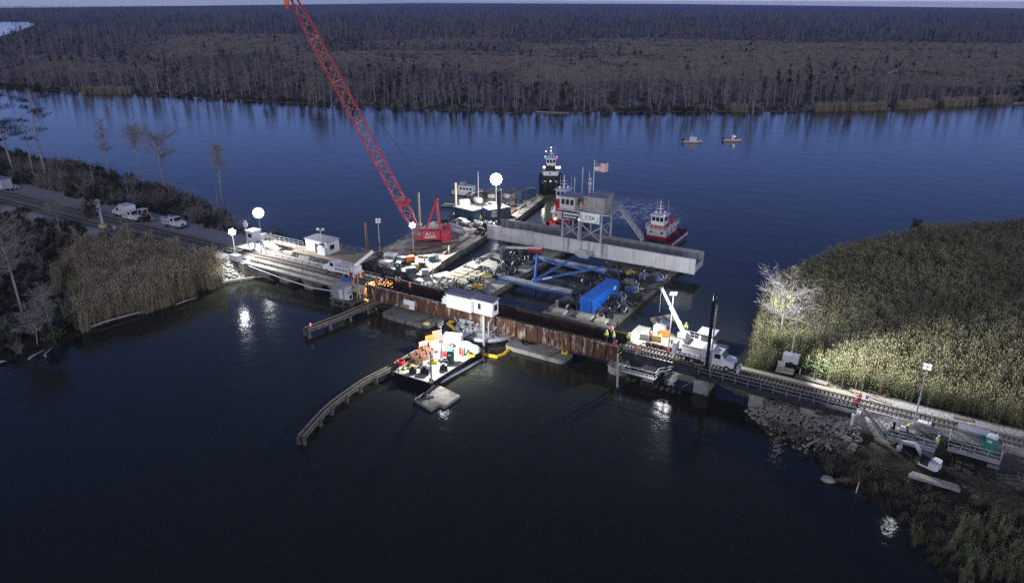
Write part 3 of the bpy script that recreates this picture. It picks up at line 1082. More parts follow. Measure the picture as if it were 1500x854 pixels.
# weeds that break up the edges of the gravel on both sides of the left tracks
X, Y = fill([(-66, 12), (-66, 7.6), (-440, 7.0), (-440, 12)], 2600)
ok = vnoise(X, Y * 2, 5.0) + 0.13 * (Y - 9) > 0.5
plant('verge_weeds', 'weeds and low brush along the far edge of the left gravel road', 'weeds', X[ok], Y[ok], bank_left, T_GRASS + T_TWIG + T_BUSH, [0, 1, 2, 2, 4, 6, 9], (0.18, 0.5), 0.2)
X, Y = fill([(-64, -6.6), (-440, -7.4), (-440, -12.5), (-64, -12.5)], 3400)
ok = vnoise(X, Y * 2, 6.0) - 0.12 * (Y + 9.2) > 0.48
plant('verge_weeds', 'weeds and low brush along the near edge of the left tracks', 'weeds', X[ok], Y[ok], bank_left, T_GRASS + T_TWIG + T_BUSH, [0, 1, 2, 2, 4, 6, 9, 7], (0.2, 0.6), 0.2)
X, Y = fill([(-62.5, -52), (-61.5, -40), (-62.5, -28), (-62, -12), (-100, -10), (-240, -11), (-440, -13), (-440, -60), (-64, -90)], 9000)
plant('marsh_tussock', 'dead grass between the shrubs of the left marsh', 'grass', X, Y, bank_left, T_GRASS, [0, 2, 2], (0.4, 0.9), 0.3)


def crown_tree(u, v, vtop, style, label, z=0.8, seed=1, wide=1.0, cat='tree', group=None):
    p = at(u, v, z)
    h = (v - vtop) / (size_at(p) * 0.93)
    rnd = random.Random(seed)
    t = thing('bare_tree' if style in ('bare', 'snag') else ('pine_tree' if style == 'pine' else 'cypress_tree'), label, cat, p, rnd.uniform(0, 6.28), group)
    tr, cr = MB(), MB()
    r = h * (0.0105 if style != 'bare' else 0.011)
    top = Vector((rnd.gauss(0, 0.03) * h, rnd.gauss(0, 0.03) * h, h * (0.97 if style != 'bare' else 0.72)))
    mid = top * 0.5 + Vector((rnd.gauss(0, 0.015) * h, rnd.gauss(0, 0.015) * h, 0))
    tr.tube([(0, 0, -0.6), (0, 0, h * 0.04), mid, top], [r * 2.1, r * 1.25, r * 0.9, r * 0.25], 7, 0)
    if style == 'snag':
        for i in range(3):
            limb(tr, top * rnd.uniform(0.5, 0.9), (rnd.gauss(0, 1), rnd.gauss(0, 1), 0.6), h * 0.10, r * 0.4, 2, rnd, 0.1)
        tr.build('trunk', 'bark_pale', t, True)
        return t
    if style == 'pine':
        for i in range(int(15 * wide)):
            f = rnd.uniform(0.45, 1.0)
            a = rnd.uniform(0, 6.28)
            L = h * rnd.uniform(0.08, 0.17) * (1.25 - 0.5 * f) * wide
            p0 = top * f
            pts = limb(tr, p0, (math.cos(a), math.sin(a), 0.35), L, r * 0.35, 3, rnd, 0.1, 0.02, 0)
            leaf_cloud(cr, pts[-1], (L * 0.62, L * 0.62, h * 0.022), 150, 0.36, rnd, 0, 0.5, 0.2)
            leaf_cloud(cr, pts[-2], (L * 0.35, L * 0.35, h * 0.016), 60, 0.32, rnd, 0, 0.5, 0.2)
        tr.build('trunk', 'bark_pale', t, True)
        cr.build('crown', 'needle', t)
        return t
    n = {'cypress': 60, 'round': 60, 'bare': 26}[style]
    for i in range(n):
        f = rnd.uniform(0.42, 1.0) if style != 'round' else rnd.uniform(0.5, 1.0)
        a = i * 2.4 + rnd.uniform(-0.4, 0.4)
        prof = {'cypress': 0.20 * (1.35 - f), 'round': 0.20 * math.sin(math.pi * min(1, (f - 0.38) / 0.68)) + 0.05, 'bare': 0.55}[style]
        L = h * prof * rnd.uniform(0.7, 1.25) * wide
        el = rnd.uniform(0.1, 0.6) if style != 'bare' else rnd.uniform(0.25, 1.0)
        pts = limb(tr, top * f, (math.cos(a), math.sin(a), el), L, r * (0.3 if style != 'bare' else 0.55), 4, rnd, 0.16, 0.05, 0, 4)
        for k in range(10 if style != 'bare' else 17):
            j = rnd.randint(0, 3)
            q = pts[j].lerp(pts[j + 1], rnd.random())
            dd = Vector((rnd.gauss(math.cos(a) * 0.6, 0.7), rnd.gauss(math.sin(a) * 0.6, 0.7), rnd.uniform(-0.1, 0.9)))
            sub = limb(cr, q, dd, L * rnd.uniform(0.25, 0.5), r * 0.12 + 0.008, 2, rnd, 0.25, 0.05, 0, 3)
            for s_ in range(4):
                sliver(cr, sub[0].lerp(sub[-1], rnd.random()), dd + Vector((rnd.gauss(0, 0.8), rnd.gauss(0, 0.8), rnd.gauss(0, 0.6))), L * rnd.uniform(0.10, 0.26), 0.022, 0)
    tr.build('trunk', 'bark_pale', t, True)
    if 'lit white' in label:
        ms = cr
        for i in range(16):
            a = rnd.uniform(0, 6.28)
            q = h * rnd.uniform(0.04, 0.20)
            leaf_cloud(ms, (q * math.cos(a), q * math.sin(a), h * rnd.uniform(0.34, 0.72)), (0.7, 0.7, 0.5), 45, 0.32, rnd, 1)
    cr.build('crown', ['twig_pale', 'moss'], t)
    return t


for args in (
    (22.7, 262, 163, 'pine', 'tall pine with flat dark needle clumps at the left edge', 3, 1.25),
    (51.7, 267, 181, 'snag', 'tall thin bare white trunk beside the pines at far left', 4, 1.0),
    (70, 268, 160, 'pine', 'tall slim pine with needle clumps, second from the left edge', 5, 1.1),
    (3, 262, 205, 'pine', 'lower dark pine cut by the left edge of the view', 25, 1.2),
    (94, 281, 247, 'snag', 'short leaning snag in the thicket beyond the left track', 6, 1.0),
    (140, 280, 231, 'snag', 'straight grey snag rising behind the signal mast', 7, 1.0),
    (160, 258, 190, 'cypress', 'feathery grey cypress on the left shore, nearest the pines', 8, 1.0),
    (206, 258, 197, 'round', 'broad crowned cypress in the middle of the left shore', 9, 1.15),
    (240, 272, 192, 'bare', 'bare white forked tree on the left shore above the thicket', 10, 0.62),
    (324, 290, 222, 'round', 'round crowned grey cypress at the right end of the left shore', 11, 0.9),
    (320, 313, 276, 'snag', 'pale broken snag at the right end of the thicket', 12, 1.0),
    (190, 300, 268, 'snag', 'thin bare stem rising above the white truck at left', 31, 1.0),
    (88, 340, 300, 'round', 'small bare tree in front of the left tracks', 13, 1.2),
    (32, 455, 343, 'cypress', 'large pale bare cypress on the left marsh near the water', 14, 2.0),
    (55, 505, 455, 'bare', 'small bare sapling leaning at the lower left water edge', 15, 0.7),
    (78, 492, 430, 'round', 'pale twiggy sapling among the green shrubs at lower left', 16, 1.0),
    (1142, 500, 408, 'bare', 'large bare spreading tree lit white beside the reed bed', 17, 0.78),
):
    u, v, vt, st, lab, sd, wd = args
    crown_tree(u, v, vt, st, lab, z=2.0 if u < 330 and v < 345 else 0.8, seed=sd, wide=wd)

# shrubs that stand apart
for i, (u, v, s, k, txt) in enumerate((
        (95, 470, 1.0, 1, 'rounded green shrub at the left water edge, uppermost of the row'), (112, 480, 0.9, 1, 'low green shrub beside the driftwood on the left bank'),
        (80, 500, 1.0, 1, 'bushy green shrub nearest the forked driftwood at lower left'), (20, 500, 1.1, 1, 'green shrub at the bottom left corner of the bank'),
        (65, 425, 1.0, 3, 'dark shrub right of the large bare cypress'), (135, 325, 1.5, 2, 'brown shrub at the foot of the signal mast'),
        (1180, 545, 0.8, 1, 'small green bush by the white generator trailer on the right bank'), (1205, 552, 0.9, 1, 'green brown bush at the edge of the right reed bed'),
        (875, 0, 0, 0, ''),)):
    if s == 0:
        continue
    p = at(u, v, 2.4 if (v < 340 or u > 1000) else 0.7)
    o = T_BUSH[k].copy()
    o.name = 'shrub'
    COL.objects.link(o)
    o.location, o.scale, o.rotation_euler = p, (s, s, s), (0, 0, i * 1.3)
    tag(o, txt, 'shrub')
rnd = random.Random(5)
p = at(1347, 347, 0.8)
o = T_BUSH[0].copy(); o.name = 'shrub'; COL.objects.link(o); o.location = p; o.scale = (1.6, 1.6, 1.5)
tag(o, 'dark rounded bush at the far tip of the right reed bed', 'shrub')

# driftwood along the left bank, planks and logs
for (u0, v0, u1, v1, r, txt) in (
        (131, 479, 225, 452, 0.22, 'long pale driftwood log lying along the left water edge'), (42, 526, 64, 513, 0.2, 'pale log poking into the water at lower left'),
        (67, 522, 75, 510, 0.16, 'crooked short driftwood branch at lower left'), (0, 530, 8, 529, 0.2, 'log end at the bottom left edge'), (122, 470, 135, 456, 0.14, 'upright pale dead branch on the left bank'),
        (258, 446, 288, 436, 0.14, 'thin driftwood stick below the brown reeds'), (160, 464, 200, 452, 0.12, 'thin weathered log above the long driftwood log'),
        (312, 417, 382, 405, 0.35, 'thick pale log at the foot of the left bridge abutment'), (318, 406, 345, 398, 0.2, 'split pale beam on the rubble below the left lamp'),
        (380, 405, 400, 411, 0.14, 'bent pale branch beside the first left pier')):
    a, b_ = at(u0, v0, 0.5), at(u1, v1, 0.5)
    c = (a + b_) / 2
    mb = MB()
    mb.tube([a - c, (a - c) * 0.3 + Vector((rnd.gauss(0, 0.2), rnd.gauss(0, 0.2), 0.12)), b_ - c], [r, r * 0.9, r * 0.55], 6)
    tag(place(mb.build('driftwood', 'driftwood'), c), txt, 'log')


# ------------------------------------------------------------------ rubble
def rock_mesh(seed, s=1.0):
    rnd = random.Random(seed)
    mb = MB()
    mb.ball((0, 0, 0), (0.6 * s, 0.45 * s, 0.36 * s), 0, 7, 4)
    mb.v = [(x * rnd.uniform(0.75, 1.2), y * rnd.uniform(0.75, 1.2), z * rnd.uniform(0.75, 1.2)) for x, y, z in mb.v]
    return mb.mesh('rock', 'rock')


T_ROCK = [template(rock_mesh(i)) for i in range(4)]
X, Y = fill([(46.5, -4), (52, -9.3), (57, -11), (62, -10), (62.5, -6), (61, -0.5), (47, 0.5)], 2600)
rr = (nrg.random(len(X)) < 0.30 + 0.7 * (Y > -7.2 - 0.25 * (X - 52)))
Z = np.maximum(bank_right(X, Y)[0], 0) + 0.1
scatter('riprap', 'broken grey riprap heaped under the right approach', np.stack([X, Y, Z], 1)[rr], nrg.integers(0, 4, rr.sum()), 0.16 + 0.48 * nrg.random(rr.sum()) ** 2, nrg.random(rr.sum()) * 6.28, T_ROCK, tilt=nrg.normal(0, 0.4, rr.sum()), cat='rubble')
X, Y = fill([(-66, -10), (-61.5, -9), (-59.5, -3.5), (-60, 0), (-62, -1), (-66, -4)], 260)
scatter('rubble', 'pale stones heaped at the left abutment', np.stack([X, Y, np.maximum(bank_left(X, Y)[0], 0.05) + 0.1], 1), nrg.integers(0, 4, len(X)), 0.3 + 0.7 * nrg.random(len(X)), nrg.random(len(X)) * 6.28, T_ROCK, cat='rubble')
for u, v, s, z, txt in ((1212, 702, 1.5, 0.2, 'large lone boulder in the shallows below the right bank'), (1255, 629, 0.8, 1.6, 'pale rock beside the right abutment wing'), (1286, 633, 0.6, 2.2, 'small stone in front of the mesh work platform'), (1428, 721, 0.6, 1.0, 'small pale stone right of the crane mats'), (1170, 622, 0.9, 0.6, 'squared block at the outer edge of the riprap')):
    o = T_ROCK[0].copy()
    o.name = 'boulder'
    COL.objects.link(o)
    o.location, o.scale = at(u, v, z), (s, s, s)
    tag(o, txt, 'boulder')

# ------------------------------------------------------------------ railway
def track(x0, x1, y, z, label, gap, lim=100):
    t = thing('railway_track', label, 'railway track', ((x0 + x1) / 2, y, z))
    L = (x1 - x0) / 2
    for s in (-1, 1):
        mb = MB()
        mb.bx(-L, L, s * 0.7525 - 0.035, s * 0.7525 + 0.035, -0.03, 0.14)
        mb.bx(-L, L, s * 0.7525 - 0.07, s * 0.7525 + 0.07, -0.05, -0.03)
        mb.build('rail', 'rail_steel', t)
    sl = MB().box((0, 0, 0), (0.26, 2.6, 0.2)).mesh('sleeper', 'sleeper_wood')
    xs = np.arange(-L + 0.3, L, gap)
    near = sorted(xs, key=lambda a: (Vector((t.location.x + a, y, z)) - CAM).length)
    first = set(near[:lim])
    rest = MB()
    for a in xs:
        if a in first:
            o = bpy.data.objects.new('sleeper', sl)
            COL.objects.link(o)
            o.parent = t
            o.location = (a, rng.gauss(0, 0.04), -0.15)
            o.rotation_euler = (0, 0, rng.gauss(0, 0.012))
        else:
            rest.box((a, 0, -0.15), (0.26, 2.6, 0.2))
    if rest.v:
        tag(rest.build('sleeper_row', 'sleeper_wood', t), kind='stuff')
    return t


track(25.6, 140, 0.0, 4.0, 'single track with wooden sleepers running out over the right approach and bank', 0.56)
track(-230, -28.0, 0.0, 4.0, 'main track leading from the far left onto the bridge', 0.6)
track(-230, -78.0, -4.4, 3.8, 'siding nearer the camera at far left', 0.6, 60)
# ballast beds: real mounds of stone under the sleepers
def bed(name, x0, x1, y0, y1, z0, z1, y2, y3):
    mb = MB()
    n = 40
    for i in range(n):
        a, b_ = x0 + (x1 - x0) * i / n, x0 + (x1 - x0) * (i + 1) / n
        w = [0.15 * math.sin(i * 1.7), 0.15 * math.sin((i + 1) * 1.7)]
        P = [[(x, y0 + ww, z0), (x, y2, z1), (x, y3, z1), (x, y1 + ww, z0)] for x, ww in ((a, w[0]), (b_, w[1]))]
        for k in range(3):
            mb.quad(P[0][k], P[1][k], P[1][k + 1], P[0][k + 1])
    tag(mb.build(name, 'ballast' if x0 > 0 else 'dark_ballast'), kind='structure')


bed('ballast_bed', 61.2, 140, -2.6, 2.6, 3.30, 3.86, -1.7, 1.7)
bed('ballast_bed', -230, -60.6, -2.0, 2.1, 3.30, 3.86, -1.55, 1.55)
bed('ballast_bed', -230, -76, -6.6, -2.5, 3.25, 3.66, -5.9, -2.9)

# ------------------------------------------------------------------ left approach
t = thing('bridge_approach', 'left railway approach deck on low concrete piers, brightly lit', 'bridge', (-44.5, 0, 0))
mb = MB()
mb.bx(-16.5, 16.4, -1.9, 1.9, 3.35, 3.62)
mb.bx(-16.5, 16.4, -1.9, 1.9, 3.62, 3.72)
mb.build('deck', 'ballast', t)
for y in (-2.75, 2.55):
    mb = MB()
    mb.bx(-16.5, 16.4, y - 0.22, y + 0.22, 2.35, 3.95)
    mb.bx(-16.5, 16.4, y - 0.36, y + 0.36, 3.95, 4.03)
    for i in range(17):
        mb.bx(-16.2 + i * 2.03, -16.05 + i * 2.03, y - 0.34, y + 0.34, 2.40, 3.94)
    mb.build('edge_girder', 'concrete', t)
mb = MB()
mb.bx(-16.5, 15.2, -4.35, -3.12, 3.30, 3.40)
mb.build('walkway', 'light_deck', t)
mb = MB()
railing(mb, [(-16.0, 3.5, 3.4), (15, 3.5, 3.4)], 1.0, 0.03, 2.4)
mb.build('railing', 'galvanised', t)
mb = MB()
mb.bx(-16.5, 14, 2.95, 4.2, 3.28, 3.38)
mb.build('side_path', 'timber', t)
for x in (-14.0, -7.3, 0.0, 7.5):
    mb = MB()
    mb.bx(x - 1.2, x + 1.2, -2.2, 2.8, -1.5, 1.75)
    mb.bx(x - 1.4, x + 1.4, -2.5, 3.1, 1.75, 2.33)
    mb.build('pier', 'concrete', t)
mb = MB()
mb.bx(-18.2, -16.5, -4.6, 4.6, -0.8, 3.28)
mb.build('abutment', 'concrete', t)
mb = MB()
mb.tube([(-15, -4.5, 3.1), (-9, -4.6, 2.6), (-4, -4.6, 2.2), (4, -4.6, 1.9), (13, -4.5, 2.6)], 0.09, 6)
mb.build('cable', 'white_paint', t)
# pale timbers and formwork panels stacked on the approach
for x, y, sx, sy, txt in ((-62.5, 5.2, 4.2, 1.2, 'pale timber stack beside the left track below the lit cabin'), (-57.5, 5.0, 2.6, 0.9, 'short pale timber stack on the left approach path'), (-52.0, 4.4, 3.0, 0.5, 'narrow plank bundle on the left approach path')):
    mb = MB()
    for k in range(3):
        for q in range(3):
            mb.box((rng.uniform(-.1, .1), (q - 1) * sy / 3, 0.12 + k * 0.2), (sx * rng.uniform(0.85, 1), sy / 3.4, 0.17))
    tag(place(mb.build('timber_stack', 'pale_timber'), (x, y, 3.4), 0.1), txt, 'timber stack')

# walkway platform with the white control house behind the left approach
t = thing('timber_platform', 'dark timber platform on piles beside the left approach', 'platform', (-49, 9.5, 0))
mb = MB()
mb.bx(-9.5, 9.5, -2.7, 4.6, 3.25, 3.55)
mb.build('deck', 'timber', t)
for x in (-9, -6, -3, 0, 3, 6, 9):
    for y in (-2.4, 4.2):
        MB().cyl((x, y), 0.17, -1.5, 3.25, 8).build('pile', 'old_timber', t)
mb = MB()
railing(mb, [(-9.4, 4.5, 3.55), (9.4, 4.5, 3.55), (9.4, -2.6, 3.55)], 1.0, 0.03, 2.1)
railing(mb, [(-9.4, -2.6, 3.55), (-4.0, -2.6, 3.55)], 1.0, 0.03, 2.1)
mb.build('railing', 'galvanised', t)
t = thing('footbridge', 'narrow timber footbridge with posts leading along the left shore', 'footbridge', (-64, 9.6, 0))
mb = MB()
mb.bx(-7, 5.3, -1.0, 1.0, 3.3, 3.5)
mb.build('deck', 'timber', t)
mb = MB()
railing(mb, [(-7, 1.0, 3.5), (5.3, 1.0, 3.5)], 1.1, 0.035, 1.5)
railing(mb, [(-7, -1.0, 3.5), (5.3, -1.0, 3.5)], 1.1, 0.035, 1.5)
mb.build('railing', 'galvanised', t)
for x in (-2, 1.5, 5):
    for y in (-0.8, 0.8):
        MB().cyl((x, y), 0.14, -1.5, 3.3, 8).build('pile', 'old_timber', t)

t = thing('control_house', 'white flat roofed control house on the timber platform', 'control house', (-52.5, 10.6, 3.55))
mb = MB()
mb.bx(-3.3, 3.3, -1.9, 1.9, 0, 2.75)
mb.build('wall', 'white_paint', t)
mb = MB()
mb.bx(-3.5, 3.5, -2.1, 2.1, 2.75, 2.92)
mb.build('roof', 'grey_steel', t)
mb = MB()
mb.bx(-0.35, 0.55, -1.96, -1.90, 0.05, 2.1)
mb.build('door', 'dark_steel', t)
mb = MB()
mb.bx(1.2, 2.4, -1.95, -1.90, 1.1, 2.0)
mb.build('window', 'glass_dark', t)
mb = MB()
mb.bx(3.30, 3.35, -1.0, 0.3, 0.9, 2.0)
mb.build('window', 'glass_dark', t)
mb = MB()
mb.bx(0.9, 3.2, -2.6, -1.98, 0.0, 1.7)
mb.bx(1.2, 2.4, -2.5, -2.0, 1.7, 2.3)
mb.build('equipment_cabinet', 'white_paint', t)

# ------------------------------------------------------------------ old swing span
t = thing('swing_span', 'old rusty plate girder swing span across the channel', 'bridge', (-1.0, 0, 0))
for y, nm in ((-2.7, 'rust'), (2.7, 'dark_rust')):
    mb = MB()
    mb.bx(-26.5, 26.5, y - 0.03, y + 0.03, 1.85, 4.6)
    for z in (1.80, 4.62):
        mb.bx(-26.5, 26.5, y - 0.24, y + 0.24, z - 0.05, z + 0.05)
    for z in (2.02, 4.45):
        mb.bx(-26.5, 26.5, y - 0.09, y + 0.09, z - 0.12, z + 0.12)
    k = 25
    for i in range(k + 1):
        x = -26.45 + i * 52.9 / k
        mb.bx(x - 0.045, x + 0.045, y - 0.19, y + 0.19, 1.86, 4.56)
    mb.build('girder', nm, t)
mb = MB()
mb.bx(-26.4, 26.4, -2.45, 2.45, 2.95, 3.15)
for i in range(88):
    x = -26.2 + i * 0.6
    mb.bx(x - 0.12, x + 0.12, -1.35, 1.35, 3.16, 3.34)
mb.build('deck', 'dark_rust', t)
mb = MB()
for x in (-26.47, 26.47):
    mb.bx(x - 0.12, x + 0.12, -2.45, 2.45, 1.9, 3.1)
mb.build('end_beam', 'rust', t)
mb = MB()
mb.bx(26.52, 26.60, 2.50, 2.66, 1.9, 4.7)
mb.bx(26.52, 26.60, 2.70, 2.92, 1.9, 4.7)
mb.build('end_post', 'light_deck', t)
mb = MB()
for (x, y, z, s) in ((0, -2.0, 1.5, 1.6), (0, 2.0, 1.5, 1.6)):
    mb.box((x, y, z), (5.5, 0.5, 0.6))
for a in range(8):
    q = a * math.pi / 4
    mb.bar((0, 0, 1.6), (4.0 * math.cos(q), 4.0 * math.sin(q), 0.95), 0.22)
mb.cyl((0, 0), 4.1, 0.95, 1.3, 28)
mb.build('turntable', 'grey_steel', t)
mb = MB()
for i in range(26):
    x, y = rng.uniform(-4.6, 3.2), rng.uniform(-3.6, -2.95)
    p0 = Vector((x, y, rng.uniform(1.0, 2.0)))
    d = rng.choice((Vector((1.5, 0, 0)), Vector((0, 0, 1.6)), Vector((0.9, 0, 1.2)), Vector((-0.9, 0, 1.2))))
    mb.bar(p0, p0 + d, 0.10)
for i in range(9):
    mb.box((rng.uniform(-4.4, 3), rng.uniform(-3.5, -3.0), rng.uniform(1.2, 2.8)), (rng.uniform(0.3, 0.9), 0.4, rng.uniform(0.3, 0.8)))
mb.build('machinery_frame', 'galvanised', t)
for x0, x1, z0, z1 in ((-18.2, -15.6, 2.7, 3.7), (-16.9, -15.7, 1.95, 2.65)):
    MB().bx(x0 + 1, x1 + 1, -3.02, -2.96, z0, z1).build('cover_panel', 'clean_white', t)

t = thing('bridge_tender_house', 'white house with a lavender ribbed roof on the old span', 'house', (-2.2, -2.0, 4.68))
mb = MB()
mb.bx(-5.4, 0.0, -1.75, 0.6, 0, 2.55)
mb.bx(0.0, 4.2, -1.35, 0.6, 0.002, 2.548)
mb.build('wall', 'clean_white', t)
mb = MB()
for x0, x1, y0 in ((-5.6, 0.0, -1.95), (0.001, 4.4, -1.55)):
    mb.add([(x0, y0, 2.56), (x1, y0, 2.56), (x1, 0.8, 2.85), (x0, 0.8, 2.85), (x0, y0, 2.66), (x1, y0, 2.66), (x1, 0.8, 2.95), (x0, 0.8, 2.95)],
           [(0, 3, 2, 1), (4, 5, 6, 7), (0, 1, 5, 4), (1, 2, 6, 5), (2, 3, 7, 6), (3, 0, 4, 7)])
    k = int((x1 - x0) / 0.4)
    for i in range(k + 1):
        x = x0 + 0.03 + i * (x1 - x0 - 0.06) / k
        mb.bar((x, y0, 2.69), (x, 0.8, 2.98), 0.07, 0.1)
mb.build('roof', 'roof_lavender', t)
fr = MB().bx(-0.05, 0.45, -1.42, -1.36, 0.05, 2.15).build('door', 'grey_steel', t)
for x0, x1, y in ((1.15, 1.85, -1.38),):
    f = MB().bx(x0, x1, y - 0.05, y + 0.02, 0.9, 2.05).build('window', 'galvanised', t)
    MB().bx(x0 + 0.06, x1 - 0.06, y - 0.08, y - 0.052, 0.97, 1.98).build('pane', 'glass_dark', f)
f = MB().bx(4.18, 4.26, -0.9, 0.2, 0.85, 2.05).build('window', 'galvanised', t)
MB().bx(4.262, 4.28, -0.82, 0.12, 0.93, 1.97).build('pane', 'glass_dark', f)
t = thing('air_conditioner', 'white air conditioning unit at the left end of the tender house', 'air conditioner', (-8.7, -2.3, 4.68))
mb = MB(); mb.bx(-0.6, 0.5, -0.5, 0.5, 0, 1.0); mb.bx(-0.3, 0.4, -0.4, 0.4, 1.0, 1.5)
mb.build('casing', 'clean_white', t)
MB().cyl((0.05, 0), 0.28, 1.5, 1.55, 10).build('fan_guard', 'dark_steel', t)

# ------------------------------------------------------------------ pivot pier, floating boom
t = thing('pivot_pier', 'round pale concrete pivot pier under the tender house', 'pier', (-1.0, 0, 0))
mb = MB()
mb.cyl((0, 0), 4.9, -2, 0.85, 36)
mb.cyl((0, 0), 4.6, 0.85, 0.95, 36)
mb.build('drum', 'concrete', t)
mb = MB()
ring = [(5.7 * math.cos(a), 5.7 * math.sin(a), 0.75) for a in np.linspace(0, 2 * math.pi, 40)]
mb.tube(ring, 0.42, 8, 0, False)
mb.build('fender_ring', 'roof_lavender', t)
mb = MB()
for a in np.linspace(0, 2 * math.pi, 15)[:-1]:
    mb.bar((4.9 * math.cos(a), 4.9 * math.sin(a), 0.3), (5.6 * math.cos(a), 5.6 * math.sin(a), 0.7), 0.16)
mb.build('fender_bracket', 'galvanised', t)
mb = MB()
P = [at(u, v, 0.12) for u, v in ((668, 468), (656, 474), (664, 480), (668, 486))]
mb.tube(P, 0.34, 8)
tag(mb.build('oil_boom', 'yellow'), 'short yellow floating boom left of the pivot pier', 'floating boom')
mb = MB()
P = [at(u, v, 0.12) for u, v in ((697, 513), (704, 518), (716, 521), (728, 523), (739, 519), (746, 512), (749, 503), (747, 492))]
mb.tube(P, 0.34, 8)
tag(mb.build('oil_boom', 'yellow'), 'long curved yellow floating boom right of the work barge', 'floating boom')
for u, v0, v1, r, txt in ((709, 508, 462, 0.22, 'slim steel spud pile right of the bright work barge'), (716, 500, 470, 0.16, 'short thin post beside the pivot pier'), (743, 496, 486, 0.2, 'short yellow mooring post on the right dock barge corner')):
    p = at(u, v0, 0)
    mb = MB()
    mb.cyl((0, 0), r, -1.5, (v0 - v1) / (size_at(p) * 0.93), 8)
    tag(place(mb.build('spud_pile', 'galvanised' if v1 < 480 else 'yellow'), p), txt, 'pile')

# ------------------------------------------------------------------ right approach
t = thing('bridge_approach', 'right railway approach span with dark girders and open sleepers', 'bridge', (43.4, 0, 0))
for y in (-1.5, 1.5):
    mb = MB()
    mb.bx(-17.6, 17.6, y - 0.12, y + 0.12, 2.3, 3.72)
    for z in (2.3, 3.70):
        mb.bx(-17.6, 17.6, y - 0.24, y + 0.24, z - 0.04, z + 0.04)
    for i in range(20):
        x = -17.4 + i * 1.83
        mb.bx(x - 0.04, x + 0.04, y - 0.2, y + 0.2, 2.35, 3.65)
    mb.build('girder', 'dark_steel', t)
mb = MB()
mb.bx(-4.5, 17.6, -3.0, -1.75, 3.46, 3.52)
for i in range(60):
    mb.bx(-4.5 + i * 0.37, -4.42 + i * 0.37, -3.0, -1.75, 3.52, 3.55)
mb.build('walkway', 'dark_steel', t)
mb = MB()
mb.bx(-9.0, 17.5, -1.3, 1.3, 3.74, 3.79)
mb.build('gap_shade', 'old_timber', t)  # dark sheet added under the sleepers to shade the gaps between them
mb = MB()
railing(mb, [(-4.5, -3.0, 3.5), (17.6, -3.0, 3.5)], 1.1, 0.035, 1.85)
mb.build('railing', 'galvanised', t)
mb = MB()
mb.bx(-4.5, 17.6, -3.1, -3.02, 2.75, 3.5)
for i in range(13):
    x = -4.4 + i * 1.83
    mb.bx(x - 0.05, x + 0.05, -3.16, -3.1, 2.75, 3.5)
mb.build('fascia', 'dark_steel', t)
mb = MB()
mb.bx(-17.6, 17.6, 1.75, 3.2, 3.44, 3.52)
mb.build('far_walkway', 'pale_timber', t)
mb = MB()
mb.bx(-15.0, -7.5, 2.0, 2.5, 3.55, 4.35)
mb.build('curb_beam', 'rust', t)
for x, ww, zt, mt in ((-12.5, 0.95, 2.2, 'concrete'), (-4.1, 1.1, 2.2, 'concrete'), (4.2, 1.0, 2.2, 'concrete'), (11.4, 0.9, 2.2, 'concrete')):
    mb = MB()
    y0 = -2.9 if x < -10 else -2.4
    mb.bx(x - ww, x + ww, y0, 2.4, -1.5, zt - 0.3)
    mb.bx(x - ww - 0.15, x + ww + 0.15, y0 - 0.15, 2.55, zt - 0.3, zt)
    mb.build('pier', mt, t)
mb = MB()
mb.bx(17.0, 18.3, -3.6, 3.4, -0.5, 2.25)
mb.bx(17.62, 18.2, -3.6, 3.4, 2.25, 3.7)
mb.build('abutment', 'concrete', t)
mb = MB()
mb.bx(17.2, 17.6, -4.3, -3.7, 0.2, 3.9)
mb.build('wing_post', 'white_paint', t)
t = thing('rest_pier', 'round stone rest pier under the right end of the old span', 'pier', (25.6, -2.0, 0))
mb = MB(); mb.cyl((0, 0), 1.75, -1.5, 1.0, 24); mb.cyl((0, 0), 1.85, 1.0, 1.3, 24); mb.build('drum', 'concrete', t)
mb = MB()
for a in np.linspace(0, 6.28, 9)[:-1]:
    mb.bar((1.5 * math.cos(a), 1.5 * math.sin(a), 1.3), (1.5 * math.cos(a), 1.5 * math.sin(a), 2.3), 0.07)
    mb.bar((1.5 * math.cos(a), 1.5 * math.sin(a), 2.2), (1.5 * math.cos(a + .785), 1.5 * math.sin(a + .785), 2.2), 0.06)
    mb.bar((1.5 * math.cos(a), 1.5 * math.sin(a), 1.3), (1.5 * math.cos(a + .785), 1.5 * math.sin(a + .785), 2.2), 0.05)
mb.build('guard_rail', 'galvanised', t)
t = thing('access_platform', 'railed grey steel access platform in front of the right approach', 'platform', (30.6, -5.0, 1.9))
mb = MB(); mb.bx(-3.0, 2.4, -0.6, 1.2, 0, 0.12); mb.build('deck', 'dark_steel', t)
mb = MB(); railing(mb, [(-3.0, -0.6, 0.1), (2.4, -0.6, 0.1), (2.4, 1.2, 0.1)], 1.25, 0.04, 1.3, (1.0, 0.55, 0.1)); mb.build('railing', 'galvanised', t)
mb = MB(); mb.bar((2.4, -0.6, 1.35), (4.4, 0.8, 2.0), 0.12); mb.bar((2.4, 1.2, 1.35), (4.4, 1.9, 2.0), 0.12); mb.build('stair_rail', 'galvanised', t)
for x in (-2.5, 0, 2.0):
    MB().cyl((x, 0.3), 0.14, -3.3, 0, 8).build('pile', 'dark_steel', t)
p = at(905, 567, 0)
mb = MB(); mb.tube([(0, 0, -1.5), (-0.4, 0.15, 5.6)], [0.2, 0.16], 7)
tag(place(mb.build('timber_pile', 'driftwood'), p), 'leaning grey timber pile in front of the round rest pier', 'pile')
mb = MB(); mb.tube([(0, 0, -0.3), (2.4, 1.0, 1.6)], 0.05, 5)
tag(place(mb.build('guy_pole', 'galvanised'), at(996, 566, 0)), 'thin slanting pole rising from the water before the right piers', 'pole')
